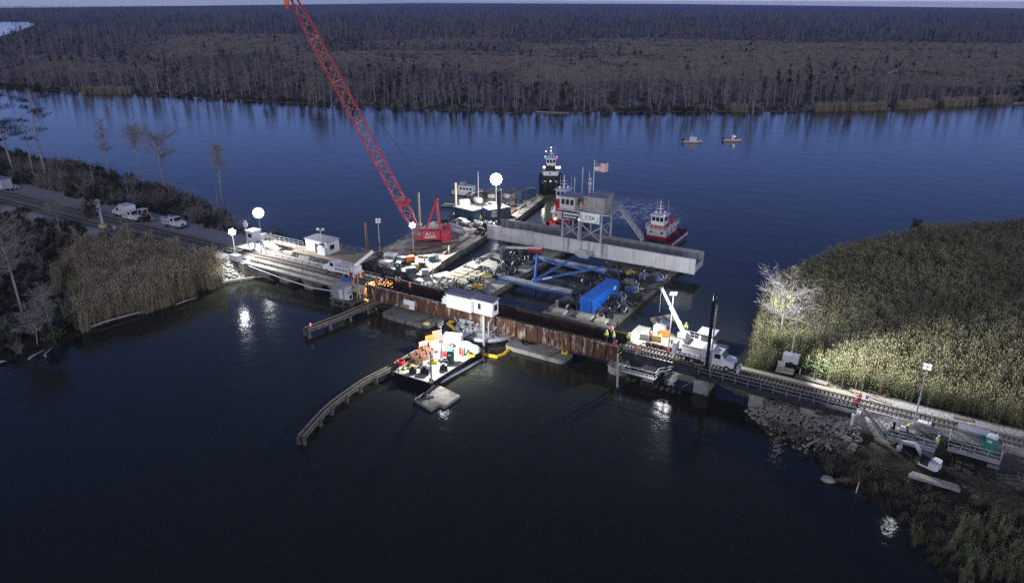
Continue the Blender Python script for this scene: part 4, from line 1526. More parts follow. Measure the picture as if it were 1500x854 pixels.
t = thing('pile_lead', 'tall black pile driving lead standing in front of the white truck', 'pile lead', at(1031, 574, 0))
mb = MB(); mb.bx(-0.21, 0.21, -0.21, 0.21, -1.5, 15.2); mb.build('column', 'hull_black', t)
mb = MB(); mb.cyl((0.48, 0.1), 0.12, 1.0, 14.6, 8); mb.build('pipe', 'galvanised', t)
mb = MB(); mb.tube([(0, 0, 15.2), (-0.05, 0, 15.9), (0.25, 0, 16.2), (0.5, 0, 15.9)], 0.16, 7); mb.ball((0.1, 0, 16.2), 0.3, 0); mb.build('head_sheave', 'dark_steel', t)
mb = MB(); mb.bx(-0.8, 0.8, -0.9, -0.32, -1.5, 3.0); mb.build('pier_bracket', 'concrete', t)
t = thing('timber_crib', 'dark timber crib with pale planks under the right approach deck', 'crib', at(1218, 613, 0.8), 0.02)
mb = MB()
for i in range(4):
    mb.bx(-3.2, 3.2, -0.9 + i * 0.6, -0.7 + i * 0.6, 0, 0.25)
for i in range(7):
    mb.bx(-3.0 + i, -2.8 + i, -1.0, 1.2, 0.25, 0.5)
mb.build('crib_frame', 'old_timber', t)
mb = MB(); mb.bx(-3.3, 3.3, -1.3, -1.0, 0.3, 0.65); mb.bx(-3.3, 3.3, 0.2, 0.5, 0.52, 0.75); mb.build('plank', 'pale_timber', t)
mb = MB(); mb.box((0, 0, 0.06), (5.0, 0.32, 0.12))
tag(place(mb.build('plank', 'driftwood'), at(1194, 646, 1.2), 1.15), 'pale loose plank lying on the muddy right bank', 'plank')
for (x0, y0, x1, y1, txt) in ((27.5, 6.0, 34.0, 6.0, 'rusty steel beam laid along the right approach'),):
    pass

# ------------------------------------------------------------------ fender walls
def fender(name, label, pix, z, width, gap):
    P = [at(u, v, z) for u, v in pix]
    c = P[0].copy(); c.z = 0
    t = thing(name, label, 'fender wall', c)
    Q = []
    for i in range(len(P) - 1):
        k = max(1, int((P[i + 1] - P[i]).length / 1.5))
        for j in range(k):
            a, b_ = P[max(i - 1, 0)], P[i]
            Q.append(P[i].lerp(P[i + 1], j / k))
    Q.append(P[-1])
    Q = [q - c for q in Q]
    for _ in range(2):
        Q = [Q[0]] + [(Q[i - 1] + Q[i] * 2 + Q[i + 1]) / 4 for i in range(1, len(Q) - 1)] + [Q[-1]]
    dk, wl_, cp = MB(), MB(), MB()
    for a, b_ in zip(Q[:-1], Q[1:]):
        d = (b_ - a).normalized()
        s = Vector((-d.y, d.x, 0))
        e = d * 0.05
        dk.bar(a - e, b_ + e, width, 0.14)
        for off in (-1, 1):
            o_ = s * off * (width / 2 + 0.07)
            wl_.bar(a + o_ - Vector((0, 0, 0.25)) - e, b_ + o_ - Vector((0, 0, 0.25)) + e, 0.12, 0.55)
            cp.bar(a + o_ * 0.85 + Vector((0, 0, 0.16)) - e, b_ + o_ * 0.85 + Vector((0, 0, 0.16)) + e, 0.12, 0.12)
    dk.build('walkway', 'old_timber', t)
    wl_.build('timber_wale', 'old_timber', t)
    cp.build('cap_rail', 'timber', t)
    run = 0.0
    for i in range(len(Q) - 1):
        if run <= 0:
            d = (Q[i + 1] - Q[i]).normalized()
            s = Vector((-d.y, d.x, 0))
            mb = MB()
            for off in (-1, 1):
                q = Q[i] + s * off * (width * 0.62)
                mb.tube([(q.x, q.y, -1.5), (q.x, q.y, z - 0.1)], [0.34, 0.27], 8)
            mb.build('pile_pair', 'old_timber', t)
            run = gap
        run -= (Q[i + 1] - Q[i]).length
    return t


fender('fender_wall', 'long curving timber fender wall running out from behind the work barge', ((441, 639), (479, 596), (505, 577), (533, 557), (574, 537), (600, 521), (625, 507)), 1.25, 0.7, 3.3)
t = fender('fender_wall', 'short straight timber fender wall near the welding sparks', ((449, 482), (500, 463), (552, 440)), 1.5, 1.1, 3.6)
mb = MB(); mb.ball((0, 0, 0.45), 0.14); mb.cyl((0, 0), 0.05, 0, 0.4, 6)
o = mb.build('marker_light', 'red_light'); tag(place(o, at(455, 478, 1.7)), 'small red marker light at the outer end of the short fender wall', 'marker light')
p = at(565, 442, 0.4)
tag(place(MB().box((0, 0, 0), (2.6, 1.0, 0.25)).box((0, 0, 0.14), (2.4, 0.8, 0.04)).build('float', 'white_paint'), p, 0.1), 'small white float below the left end of the old span', 'float')
# end works of the left approach: dark pier, grey hut and railings
t = thing('end_pier', 'dark timbered pier under the left end of the old span', 'pier', (-30.2, -3.0, 0))
mb = MB(); mb.bx(-3.2, 2.6, -4.2, 5.5, 1.9, 2.2); mb.build('deck', 'old_timber', t)
for x in (-2.8, 0, 2.3):
    for y in (-3.8, -1, 2, 5):
        MB().cyl((x, y), 0.22, -1.5, 1.9, 8).build('pile', 'old_timber', t)
mb = MB()
for y in (-4.1, -1.0, 2.0):
    mb.bar((-3, y, 0.6), (2.4, y, 1.6), 0.2)
mb.bar((-3.0, -4.25, 1.0), (2.4, -4.25, 1.0), 0.25); mb.build('brace', 'old_timber', t)
t = thing('equipment_hut', 'small grey equipment hut at the right end of the left approach', 'hut', (-31.3, -5.6, 2.2))
mb = MB(); mb.bx(-1.6, 1.5, -1.1, 1.1, 0, 2.5); mb.build('wall', 'galvanised', t)
mb = MB(); mb.bx(-1.75, 1.65, -1.25, 1.25, 2.5, 2.62); mb.build('roof', 'grey_steel', t)
mb = MB(); mb.bx(0.1, 1.0, -1.14, -1.1, 0.1, 2.1); mb.build('door', 'white_paint', t)
mb = MB(); mb.bx(1.5, 2.4, -0.9, 0.2, 0.1, 1.2); f = mb.build('air_unit', 'white_paint', t)
MB().bx(2.4, 2.43, -0.75, 0.05, 0.25, 1.05).build('grille', 'dark_steel', f)
mb = MB()
for q in ((0, 0), (0.9, 0), (0.45, 0.6)):
    mb.bar((q[0], q[1], 0), (0.45, 0.25, 2.0), 0.08)
tag(place(mb.build('tripod', 'pale_yellow'), (-28.6, -4.6, 2.25)), 'small pale tripod beside the grey hut', 'tripod')
for x, y, h, txt in ((-30.6, -2.95, 4.2, 'slim white post standing beside the grey hut'), (-29.9, -2.6, 3.2, 'thin grey post right of the white post by the hut')):
    tag(place(MB().cyl((0, 0), 0.07, 0, h, 7).ball((0, 0, h), 0.12).build('post', 'galvanised'), (x, y, 3.2)), txt, 'post')
mb = MB(); mb.bx(-0.8, 0.8, -0.35, 0.35, 0, 0.55); mb.bx(-0.85, 0.85, -0.4, 0.4, 0.55, 0.62)
tag(place(mb.build('tool_box', 'blue_paint'), (-33.6, -2.2, 3.98)), 'blue tool box on the edge of the left approach', 'tool box')
mb = MB(); mb.tube([(0, 0, 0), (0, 0, 0.9)], [0.22, 0.04], 8); mb.bx(-0.28, 0.28, -0.28, 0.28, 0, 0.05)
cone_me = mb.mesh('cone', 'hivis_orange')
for p, txt in ((Vector((-31.8, -2.3, 3.98)), 'orange cone beside the blue tool box'), (Vector((26.2, 1.6, 3.5)), 'orange cone at the right end of the old span')):
    o = bpy.data.objects.new('traffic_cone', cone_me); COL.objects.link(o); o.location = p; tag(o, txt, 'cone')


# ------------------------------------------------------------------ barges and floats
def barge(name, label, pix, z, hull, deck, mode='pix', draft=0.8, cat='barge', rim=0.0, bollards=True):
    P = [at(u, v, z) if mode == 'pix' else Vector((u, v, z)) for u, v in pix]
    c = sum(P, Vector()) / len(P)
    t = thing(name, label, cat, (c.x, c.y, 0))
    poly = [(p.x - c.x, p.y - c.y) for p in P]
    small = [(x * 0.985, y * 0.985) for x, y in poly]
    mb = MB()
    mb.prism(small, -draft, z * 0.35, 0, poly2=poly)
    mb.prism(poly, z * 0.35, z - 0.06)
    mb.build('hull', hull, t)
    mb = MB()
    mb.prism([(x * 0.998, y * 0.998) for x, y in poly], z - 0.058, z)
    mb.build('deck', deck, t)
    if rim:
        mb = MB()
        for a, b_ in zip(poly, poly[1:] + poly[:1]):
            mb.bar((a[0], a[1], z + rim * 0.4), (b_[0], b_[1], z + rim * 0.4), 0.22, rim)
        mb.build('coaming', deck, t)
    if bollards:
        for a in poly:
            q = Vector((a[0], a[1], 0)) * 0.94
            mb = MB()
            mb.cyl((q.x - 0.25, q.y), 0.14, z, z + 0.45, 7)
            mb.cyl((q.x + 0.25, q.y), 0.14, z, z + 0.45, 7)
            mb.build('bollard', 'dark_steel', t)
    return t


def round_rect(x0, x1, y0, y1, r=0.9):
    return [(x0 + r, y0), (x1 - r, y0), (x1 - r * 0.3, y0 + r * 0.3), (x1, y0 + r), (x1, y1 - r), (x1 - r * 0.3, y1 - r * 0.3), (x1 - r, y1), (x0 + r, y1), (x0 + r * 0.3, y1 - r * 0.3), (x0, y1 - r), (x0, y0 + r), (x0 + r * 0.3, y0 + r * 0.3)]


barge('dock_float', 'grey dock float with rounded corners under the left half of the old span', round_rect(-22.0, -10.6, -5.6, 0.6), 0.8, 'barge_side', 'grey_deck', 'xy', bollards=False)
barge('dock_float', 'grey dock float with rounded corners under the right half of the old span', round_rect(5.3, 16.9, -4.9, -0.6), 0.8, 'concrete', 'grey_deck', 'xy', bollards=False)
barge('work_barge', 'brightly lit black hulled work barge in front of the pivot pier', ((578, 545), (631, 561), (706, 513), (652, 489)), 1.35, 'hull_black', 'light_deck', rim=0.12)
mb = MB()
a, b_ = at(633, 566, 0.25), at(707, 526, 0.25)
c = (a + b_) / 2
mb.tube([a - c, b_ - c], 0.28, 8)
tag(place(mb.build('float_pipe', 'galvanised'), c), 'pale floating pipe along the right side of the bright work barge', 'pipe')
t = barge('raft', 'pale notched deck raft moored at the near end of the work barge', ((607, 584), (631, 599), (644, 592), (651, 595), (674, 579), (641, 563)), 0.45, 'concrete', 'barge_deck', bollards=False)
mb = MB()
a, b_ = at(617, 583, 0.5), at(637, 566, 1.3)
mb.bar((0, 0, 0.1), b_ - a + Vector((0, 0, 0.1)), 0.35, 0.3)
mb.bar((0, 0, 0.1), Vector((1.0, 0.9, 0.1)), 0.5, 0.2)
mb.bar((-0.5, -0.5, 0.1), Vector((0.6, 0.4, 0.1)), 0.5, 0.2)
tag(place(mb.build('anchor', 'dark_steel'), a), 'black anchor lying with its shank up on the notched raft', 'anchor')
CB = ((526, 384), (619, 404.5), (716, 342), (640, 322))
barge('crane_barge', 'wide deck barge carrying the red crawler crane', CB, 1.5, 'barge_side', 'barge_deck', rim=0.14)
barge('supply_barge', 'far deck barge crowded with sheds and tanks under the brightest lamp', ((652, 330), (746, 329), (798, 289), (760, 277), (692, 277)), 1.5, 'barge_side', 'barge_deck', rim=0.1)
barge('deck_barge', 'left barge under the blue truss covered with pumps and mats', [(-23.5, 3.6), (-9.0, 3.6), (-9.0, 53), (-23.5, 53)], 1.2, 'barge_side', 'light_deck', 'xy')
barge('deck_barge', 'right barge under the blue truss carrying the blue container', [(4.4, 10.2), (18.2, 10.2), (18.2, 53), (4.4, 53)], 1.2, 'barge_side', 'grey_deck', 'xy')
for x, txt in ((-22.2, 'narrow ramp platform leading from the crane barge to the pumps'), (-26.4, 'wide pale ramp platform beside the crane barge corner')):
    pass
barge('ramp_float', 'pale ramp float between the crane barge and the old span', ((606, 409), (655, 397), (661, 400), (634, 419)), 1.25, 'barge_side', 'light_deck', bollards=False)
barge('ramp_float', 'narrow pale float lying along the crane barge front corner', ((604, 408), (632, 395), (640, 397), (615, 411)), 1.0, 'barge_side', 'light_deck', bollards=False)

# cross beams and the blue truss between the two barges
for y, txt in ((21.2, 'near pale grey pontoon beam joining the two truss barges'), (36.4, 'far pale grey pontoon beam joining the two truss barges')):
    t = thing('pontoon_beam', txt, 'beam', (-1.6, y, 1.22))
    mb = MB(); mb.bx(-9.8, 7.6, -0.75, 0.75, 0, 0.85); mb.build('beam', 'span_grey', t)
    mb = MB(); mb.bx(-9.9, 7.7, -0.85, -0.75, 0.1, 0.5); mb.bx(-10.3, -9.8, -0.9, 0.9, 0, 1.0); mb.bx(7.6, 8.1, -0.9, 0.9, 0, 1.0); mb.build('end_plate', 'truss_blue', t)
    if y > 30:
        mb = MB(); mb.bx(-9.9, 7.7, -1.1, -0.86, 0.3, 0.8); mb.build('flange', 'truss_blue', t)
t = thing('strut_truss', 'blue tubular strut truss spanning between the pontoon beams', 'truss', (-3.4, 21.4, 2.1))
A_, B_, C_, D2 = Vector((-0.2, 0.3, 0.3)), Vector((-7.6, 14.6, 0.5)), Vector((0.4, 14.8, 0.5)), Vector((8.8, 14.6, 0.6))
for e in (B_, C_, D2):
    mb = MB(); mb.tube([A_, A_.lerp(e, 0.08), A_.lerp(e, 0.92), e], [0.2, 0.27, 0.27, 0.2], 8); mb.build('strut', 'truss_blue', t)
mb = MB(); mb.ball(A_, 0.6, 0); mb.build('joint', 'truss_blue', t)
mb = MB(); q = (D2 - A_).normalized(); p0 = A_ + q * 1.9
mb.bar(p0 + Vector((0.08, -0.36, 0.05)), p0 + q * 2.3 + Vector((0.08, -0.36, 0.05)), 0.06, 0.34); mb.build('name_plate', 'clean_white', t)

# ------------------------------------------------------------------ shipping container, sheds
def container(label, loc, rz, L, W, H_, mat, name='shipping_container', cat='container'):
    t = thing(name, label, cat, loc, rz)
    mb = MB()
    n = int(L / 0.28)
    ys, prof = [], []
    for s in (-1, 1):
        for i in range(n):
            x0, x1 = -L / 2 + i * L / n, -L / 2 + (i + 1) * L / n
            o = 0.05 if i % 2 else 0.0
            mb.bx(x0, x1, s * (W / 2 - 0.08) - 0.04 + s * o, s * (W / 2 - 0.08) + 0.04 + s * o, 0.12, H_ - 0.12)
    mb.build('side_wall', mat, t)
    mb = MB()
    for s in (-1, 1):
        k = int(W / 0.3)
        for i in range(k):
            y0, y1 = -W / 2 + 0.1 + i * (W - 0.2) / k, -W / 2 + 0.1 + (i + 1) * (W - 0.2) / k
            o = 0.04 if i % 2 else 0.0
            mb.bx(s * (L / 2 - 0.06) - 0.03 + s * o, s * (L / 2 - 0.06) + 0.03 + s * o, y0, y1, 0.12, H_ - 0.12)
    mb.build('end_door', mat, t)
    mb = MB()
    for sx in (-1, 1):
        for sy in (-1, 1):
            mb.bx(sx * L / 2 - 0.09, sx * L / 2 + 0.09, sy * W / 2 - 0.09, sy * W / 2 + 0.09, 0, H_)
    for z in (0.06, H_ - 0.06):
        for s in (-1, 1):
            mb.bx(-L / 2 + 0.09, L / 2 - 0.09, s * W / 2 - 0.06, s * W / 2 + 0.06, z - 0.06, z + 0.06)
            mb.bx(s * L / 2 - 0.06, s * L / 2 + 0.06, -W / 2 + 0.09, W / 2 - 0.09, z - 0.06, z + 0.06)
    mb.build('frame', mat, t)
    mb = MB(); mb.bx(-L / 2 + 0.05, L / 2 - 0.05, -W / 2 + 0.05, W / 2 - 0.05, H_ - 0.05, H_ + 0.01)
    mb.build('roof', mat, t)
    return t


t = container('long bright blue shipping container on the right truss barge', (11.6, 20.9, 1.25), R(90), 12.3, 2.5, 2.75, 'blue_paint')
mb = MB(); mb.ball((4.1, -1.33, 1.75), (0.75, 0.04, 0.45), 0, 14, 6); mb.build('oval_emblem', 'clean_white', t)
a = at(690, 322, 1.5)
t = container('dark blue site shed, left of the pair below the brightest lamp', (a.x - 1.2, a.y + 0.6, 1.52), R(-8), 7.0, 3.2, 3.0, 'navy', 'site_shed', 'shed')
mb = MB(); mb.bx(1.0, 1.8, -1.66, -1.60, 0.1, 2.1); mb.build('door', 'dark_steel', t)
mb = MB(); mb.bx(-3.3, 3.3, -2.0, 2.0, 3.02, 3.12); mb.build('roof_deck', 'light_deck', t)
a = at(719, 321, 1.5)
t = container('dark blue site shed with a white sign, right of the pair below the brightest lamp', (a.x + 0.3, a.y + 2.2, 1.52), R(62), 6.6, 4.2, 2.8, 'navy', 'site_shed', 'shed')
mb = MB(); mb.bx(-2.6, 0.2, -2.26, -2.21, 0.9, 2.5); f = mb.build('sign_board', 'clean_white', t)
mb = MB()
for i in range(3):
    mb.bx(-2.4 + i * 0.9, -1.8 + i * 0.9, -2.275, -2.262, 1.15, 2.25)
mb.build('window', 'grey_steel', t)
mb = MB(); mb.bx(-3.2, 3.2, -2.1, 2.1, 2.82, 2.9); mb.build('roof_deck', 'light_deck', t)
a = at(770, 291, 1.5)
t = container('plain slate blue box container at the far end of the supply barge', (a.x, a.y, 1.52), R(75), 6.0, 2.6, 2.9, 'navy')

# ------------------------------------------------------------------ red crawler crane
base = at(628, 357, 1.5)
LEFTWARD = math.atan2(-SIDE.y, -SIDE.x)        # the boom points left as seen from the camera
t = thing('crawler_crane', 'red lattice boom crawler crane standing on its deck barge', 'crane', (base.x, base.y, 1.5), LEFTWARD + R(4))
# local x = boom direction
for s, mt in ((-1, 'dark_steel'), (1, 'dark_steel')):
    mb = MB()
    prof = [(-3.6, 0.55), (-3.2, 0.12), (3.2, 0.12), (3.6, 0.55), (3.2, 1.05), (-3.2, 1.05)]
    A = [(x, s * 2.3 - 0.5, z) for x, z in prof]
    B = [(x, s * 2.3 + 0.5, z) for x, z in prof]
    n6 = len(prof)
    mb.add(A + B, [tuple(range(n6)), tuple(range(n6, 2 * n6))[::-1]] + [(i, n6 + i, n6 + (i + 1) % n6, (i + 1) % n6) for i in range(n6)])
    for i in range(14):
        mb.box((-3.1 + i * 0.48, s * 2.3, 1.07), (0.3, 1.06, 0.06))
    tr = mb.build('crawler_track', 'brown_rust' if s > 0 else 'dark_steel', t)
mb = MB(); mb.cyl((0, 0), 1.3, 0.7, 1.45, 18); mb.bx(-1.2, 1.2, -2.0, 2.0, 0.55, 1.0); mb.build('undercarriage', 'dark_steel', t)
mb = MB()
mb.bx(-3.2, 3.0, -1.4, 1.75, 1.5, 1.9)
mb.bx(-2.9, 1.5, 0.75, 1.75, 1.9, 3.6)
mb.bx(-2.9, 2.4, -1.4, -0.6, 1.9, 3.3)
house = mb.build('machinery_house', 'crane_red', t)
mb = MB(); mb.bx(1.6, 3.3, 0.8, 1.8, 1.7, 3.7)
cab = mb.build('cab', 'crane_red', t)
mb = MB(); mb.bx(1.75, 3.15, 1.8, 1.83, 2.3, 3.5); mb.bx(3.3, 3.33, 0.9, 1.7, 2.2, 3.5); mb.build('window', 'glass_dark', cab)
letters('ALL', 1.35, 'clean_white', house, (-0.6, 1.78, 2.85), (R(90), 0, R(180)), width=2.6)
mb = MB(); mb.bx(-1.9, 0.8, 1.76, 1.79, 1.98, 2.25); mb.build('stripe', 'clean_white', house)
mb = MB()
for s in (-1, 1):
    mb.bx(-5.4, -3.3, s * 1.0 - 0.95 + 0.9 * s, s * 1.0 + 0.95 + 0.9 * s, 1.35, 3.9)
mb.bx(-5.2, -3.4, -0.9, 0.9, 1.35, 2.2)
mb.build('counterweight', 'crane_red', t)
mb = MB()
for i in range(4):
    mb.tube([(-3.0 + i * 0.7, -0.5, 2.5), (-3.0 + i * 0.7, 0.6, 2.5)], 0.42, 10)
mb.build('winch_drum', 'dark_steel', t)
apex = Vector((-2.2, 0, 10.3))
mb = MB()
for s in (-1, 1):
    mb.bar((-3.0, s * 1.0, 1.9), apex + Vector((-0.05, s * 0.45, 0)), 0.5, 0.42)
    mb.bar((1.2, s * 1.0, 1.9), apex + Vector((0.1, s * 0.45, 0)), 0.36, 0.34)
mb.bar((-2.5, -0.75, 6.2), (-2.5, 0.75, 6.2), 0.2)
mb.bar((-0.6, -0.7, 6.2), (-0.6, 0.7, 6.2), 0.2)
mb.box(apex, (0.8, 1.3, 0.9))
for k in range(3):
    mb.tube([apex + Vector((0, -0.35 + 0.3 * k, 0.4)), apex + Vector((0, -0.2 + 0.3 * k, 0.4))], 0.5, 10)
mb.build('gantry', 'crane_red', t)
# boom: foot near the cab, tip above the picture, worked out so that it stands about 63 degrees
foot = Vector((2.3, 0, 2.3))
Mw = Matrix.Translation(t.location) @ Matrix.Rotation(t.rotation_euler.z, 4, 'Z')
# tip lies on the sight line through (424, -8) of the photograph, 56 m up
ray = CAM_M.to_3x3() @ Vector(((426 - 750) / FPX, -(-9 - 427) / FPX, -1.0))
ax = Matrix.Rotation(t.rotation_euler.z, 3, 'Z') @ Vector((1, 0, 0))
foot_w = Mw @ foot
# intersect the sight line with the vertical plane through the boom axis
nn = Vector((-ax.y, ax.x, 0))
k = (foot_w - CAM).dot(nn) / ray.dot(nn)
tip_w = CAM + ray * k
tip = Mw.inverted() @ tip_w
bd = (tip - foot)
BL = bd.length
bd.normalize()
bs = Vector((0, 1, 0))
bu = bs.cross(bd).normalized()
ch, lc = MB(), MB()


def bsec(q):
    w = 0.35 + 0.75 * min(1, q / 0.10) if q < 0.10 else (1.10 if q < 0.88 else 1.10 - 0.62 * (q - 0.88) / 0.12)
    c = foot + bd * (BL * q)
    return [c + bs * (sx * (w if q > 0.02 else 0.9)) + bu * (sy * w) for sx, sy in ((-1, -1), (1, -1), (1, 1), (-1, 1))]


qs = list(np.linspace(0, 1, 31))
secs = [bsec(q) for q in qs]
for i in range(len(qs) - 1):
    for k in range(4):
        ch.bar(secs[i][k], secs[i + 1][k], 0.19)
        k2 = (k + 1) % 4
        a, b_ = (secs[i][k], secs[i + 1][k2]) if i % 2 else (secs[i][k2], secs[i + 1][k])
        lc.bar(a, b_, 0.09)
        if i % 5 == 0:
            lc.bar(secs[i][k], secs[i][k2], 0.14)
bm = ch.build('boom', 'crane_red', t)
lc.build('lacing', 'salmon', bm)
mb = MB(); mb.box(foot + bd * BL * 0.145, (1.1, 2.4, 1.3), 0, 0, 0, R(30)); mb.bar(foot + bd * BL * 0.14, foot + bd * BL * 0.14 + Vector((-1.8, 0, 1.1)), 0.5, 0.7); mb.build('boom_hoist_frame', 'crane_red', bm)
mb = MB()
for k in (-0.35, 0, 0.35):
    mb.tube([tip + Vector((0.2, k - 0.08, 0)), tip + Vector((0.2, k + 0.08, 0))], 0.7, 12)
mb.build('tip_sheave', 'white_paint', bm)
mb = MB()
for s in (-0.5, 0.5):
    mb.bar(apex + Vector((0, s, 0.4)), foot + bd * BL * 0.99 + bs * s + bu * 0.5, 0.06)
mb.build('pendant_line', 'dark_steel', t)
hook_w = None
for q in np.arange(0.2, 9, 0.1):
    pass
hk = tip + Vector((1.1, 0, -1.6))
mb = MB()
for s in (-0.12, 0.12):
    mb.bar(tip + Vector((0.9, s, 0)), hk + Vector((0, s, 0)), 0.05)
mb.build('hoist_line', 'dark_steel', t)
mb = MB(); mb.box(hk, (0.9, 0.6, 1.4)); mb.ball(hk + Vector((0, 0, -1.2)), 0.45); mb.build('hook_block', 'orange', t)
# timber mats under and beside the tracks
for dx, dy, L, txt in ((1.5, -5.5, 9, 'thick timber crane mat in front of the crane tracks'), (-2, -3.3, 8, 'timber crane mat right of the crane tracks'), (4.0, 0.5, 7, 'dark timber crane mat under the left crane track')):
    p = Vector((base.x, base.y, 1.54)) + SIDE * dx + VIEW * dy
    mb = MB()
    for q in range(4):
        mb.box((0, (q - 1.5) * 0.33, 0.14), (L, 0.3, 0.27))
    tag(place(mb.build('crane_mat', 'timber'), p, R(62)), txt, 'timber mat')


# ------------------------------------------------------------------ lamps
def light_mast(label, pos, h, aim, heads=4, lit=True, power=9000, base='plate', light_aim=None, hs=0.55, name='light_tower', glow='lamp_glow', spot=150, hrz=None, group=None, panel=(2, 2)):
    t = thing(name, label, 'light tower', pos, 0, group)
    if base == 'trailer':
        mb = MB(); mb.bx(-1.2, 1.2, -0.7, 0.7, 0.45, 1.7); mb.build('generator_box', 'clean_white', t)
        for s in (-1, 1):
            mb = MB(); mb.tube([(0.2, s * 0.72, 0.36), (0.2, s * 0.9, 0.36)], 0.36, 12); mb.build('wheel', 'black_rubber', t)
        mb = MB(); mb.bar((-1.2, 0, 0.5), (-2.2, 0, 0.4), 0.12); mb.build('tow_bar', 'dark_steel', t)
    else:
        mb = MB(); mb.bx(-0.5, 0.5, -0.5, 0.5, 0, 0.25); mb.build('base', 'dark_steel', t)
    mb = MB(); mb.tube([(0, 0, 0.2), (0, 0, h * 0.5)], 0.10, 8); mb.tube([(0, 0, h * 0.45), (0, 0, h - 0.2)], 0.07, 8); mb.build('mast', 'galvanised', t)
    d = Vector(aim).normalized()
    flat = Vector((d.x, d.y, 0)).normalized()
    s = Vector((-flat.y, flat.x, 0))
    u = d.cross(s) * -1
    u = s.cross(d) if s.cross(d).z > 0 else d.cross(s)
    mb = MB(); mb.bar(Vector((0, 0, h)) - s * hs * 1.0, Vector((0, 0, h)) + s * hs * 1.0, 0.1); mb.build('crossbar', 'galvanised', t)
    if heads == 2:
        cells = [(-0.7, 0.1), (0.7, -0.1)]
    elif heads == 4:
        cells = [(-0.5, -0.5), (0.5, -0.5), (-0.5, 0.5), (0.5, 0.5)]
    else:                                          # lamp heads in rings, widened and dimmed outward to imitate bloom
        cells = [(0, 0)] + [(k * math.cos(a), k * math.sin(a)) for k in (1, 2, 3) for a in np.linspace(0, 2 * math.pi, 6 * k + 1)[:-1] + 0.26 * k]
        cells = cells[:heads]
    for ci, cj in cells:
        rim = math.hypot(ci, cj) > 1.9
        if True:
            c = Vector((0, 0, h)) + s * (ci * hs * 1.04) + u * (cj * hs * 1.04)
            bk, fc = MB(), MB()
            w = hs * (0.52 if not rim else 0.64)
            q = [c - s * w - u * w, c + s * w - u * w, c + s * w + u * w, c - s * w + u * w]
            q2 = [c + (p - c) * 0.7 - d * hs * 0.35 for p in q]
            bk.add(q + q2, [(0, 1, 5, 4), (1, 2, 6, 5), (2, 3, 7, 6), (3, 0, 4, 7), (4, 5, 6, 7)])
            hd = bk.build('lamp_head', 'galvanised', t)
            f_ = [c + s * (w * 0.97 * math.cos(a)) + u * (w * 0.97 * math.sin(a)) + d * 0.02 for a in np.linspace(0, 2 * math.pi, 13)[:-1]]
            fc.add(f_ + [c + d * (0.02 + w * 0.35)], [(k, (k + 1) % 12, 12) for k in range(12)])
            rr_ = math.hypot(ci, cj)
            fc.build('lens', ('bloom_edge' if rr_ > 2.5 else 'bloom_rim' if rr_ > 1.6 else glow) if lit else 'clean_white', hd)
    if lit and power:
        flood(t, Vector((0, 0, h)) + d * 0.5 + (Vector((0, 0, -hs * 2.6)) if spot is None else Vector()), light_aim or d, power, spot, 0.35)
    return t


def mast_px(u0, v0, v1, z):
    p = at(u0, v0, z)
    return p, (v0 - v1) / (size_at(p) * 0.93)


TOCAM = lambda p, dz=-0.35: Vector((CAM.x - p.x, CAM.y - p.y, 0)).normalized() + Vector((0, 0, dz))


def mast_at(label, x, y, z0, ztop, aim, **k):
    p = Vector((x, y, z0))
    return light_mast(label, p, ztop - z0, TOCAM(p, aim) if not isinstance(aim, Vector) else aim, **k)


p = at(727, 316, 1.5)
mast_at('tall floodlight mast with the brightest lamp, on the supply barge', p.x, p.y, 1.5, 1.5 + 50 / (size_at(p) * 0.93), 0.05, power=20000, hs=0.62, heads=19, spot=None)
mast_at('tall floodlight mast beside the small white cabin by the left track', -70.8, 9.0, 3.4, 10.0, 0.05, power=26000, hs=0.48, heads=19, base='trailer', light_aim=(0.85, -0.35, -0.30), spot=150)
mast_at('shorter floodlight mast on a white trailer nearer the left reeds', -63.5, -4.4, 3.2, 10.0, 0.0, power=15000, hs=0.52, heads=7, base='trailer', light_aim=(0.7, 0.1, -0.45), spot=160)
p = at(606, 372, 1.5)
mast_at('white floodlight mast in front of the red crane cab', p.x, p.y, 1.5, 1.5 + 40 / (size_at(p) * 0.93), -0.1, power=48000, hs=0.5, heads=7, light_aim=(0.88, -0.42, -0.36), spot=125)
p = at(557, 371, 1.5)
mast_at('unlit four headed light mast at the left edge of the crane barge', p.x, p.y, 1.5, 1.5 + 45 / (size_at(p) * 0.93), -0.1, lit=False, hs=0.6, heads=4)
mast_at('unlit twin headed light mast rising beside the white control house', -50.4, 8.4, 5.85, 9.4, -0.2, lit=False, hs=0.7, heads=2)
mast_at('floodlight mast standing on the bright work barge', 0.5, -16.3, 1.35, 7.9, Vector((0.5, 0.35, -0.75)), power=9500, hs=0.55, heads=4, spot=None)
mast_at('tall floodlight mast beside the crane workboat, aimed at the right approach', 30.3, 8.3, 1.1, 11.1, Vector((0.35, -0.65, -0.6)), power=15000, hs=0.55, heads=4, spot=None)
mast_at('white trailer light tower glowing among the branches of the bare tree', 50.0, 8.6, 3.2, 12.6, Vector((0.9, 0.25, -0.4)), power=42000, hs=0.5, heads=4, base='trailer', light_aim=(0.92, 0.06, -0.40), spot=118)
flood([o for o in bpy.data.objects if o.type == 'EMPTY' and o.name.startswith('light_tower')][-1], (-0.5, 1.2, 8.2), (-0.35, 0.9, 0.05), 13000, 110, 0.35)  # extra spot without a lamp head, added to brighten the bare tree
p = at(1337, 628, 3.0)
mast_at('thin dark light mast with weak lamps on the mesh work platform', p.x, p.y, 3.0, 3.0 + 82 / (size_at(p) * 0.93), -0.2, power=150, hs=0.5, heads=4, glow='lamp_soft')
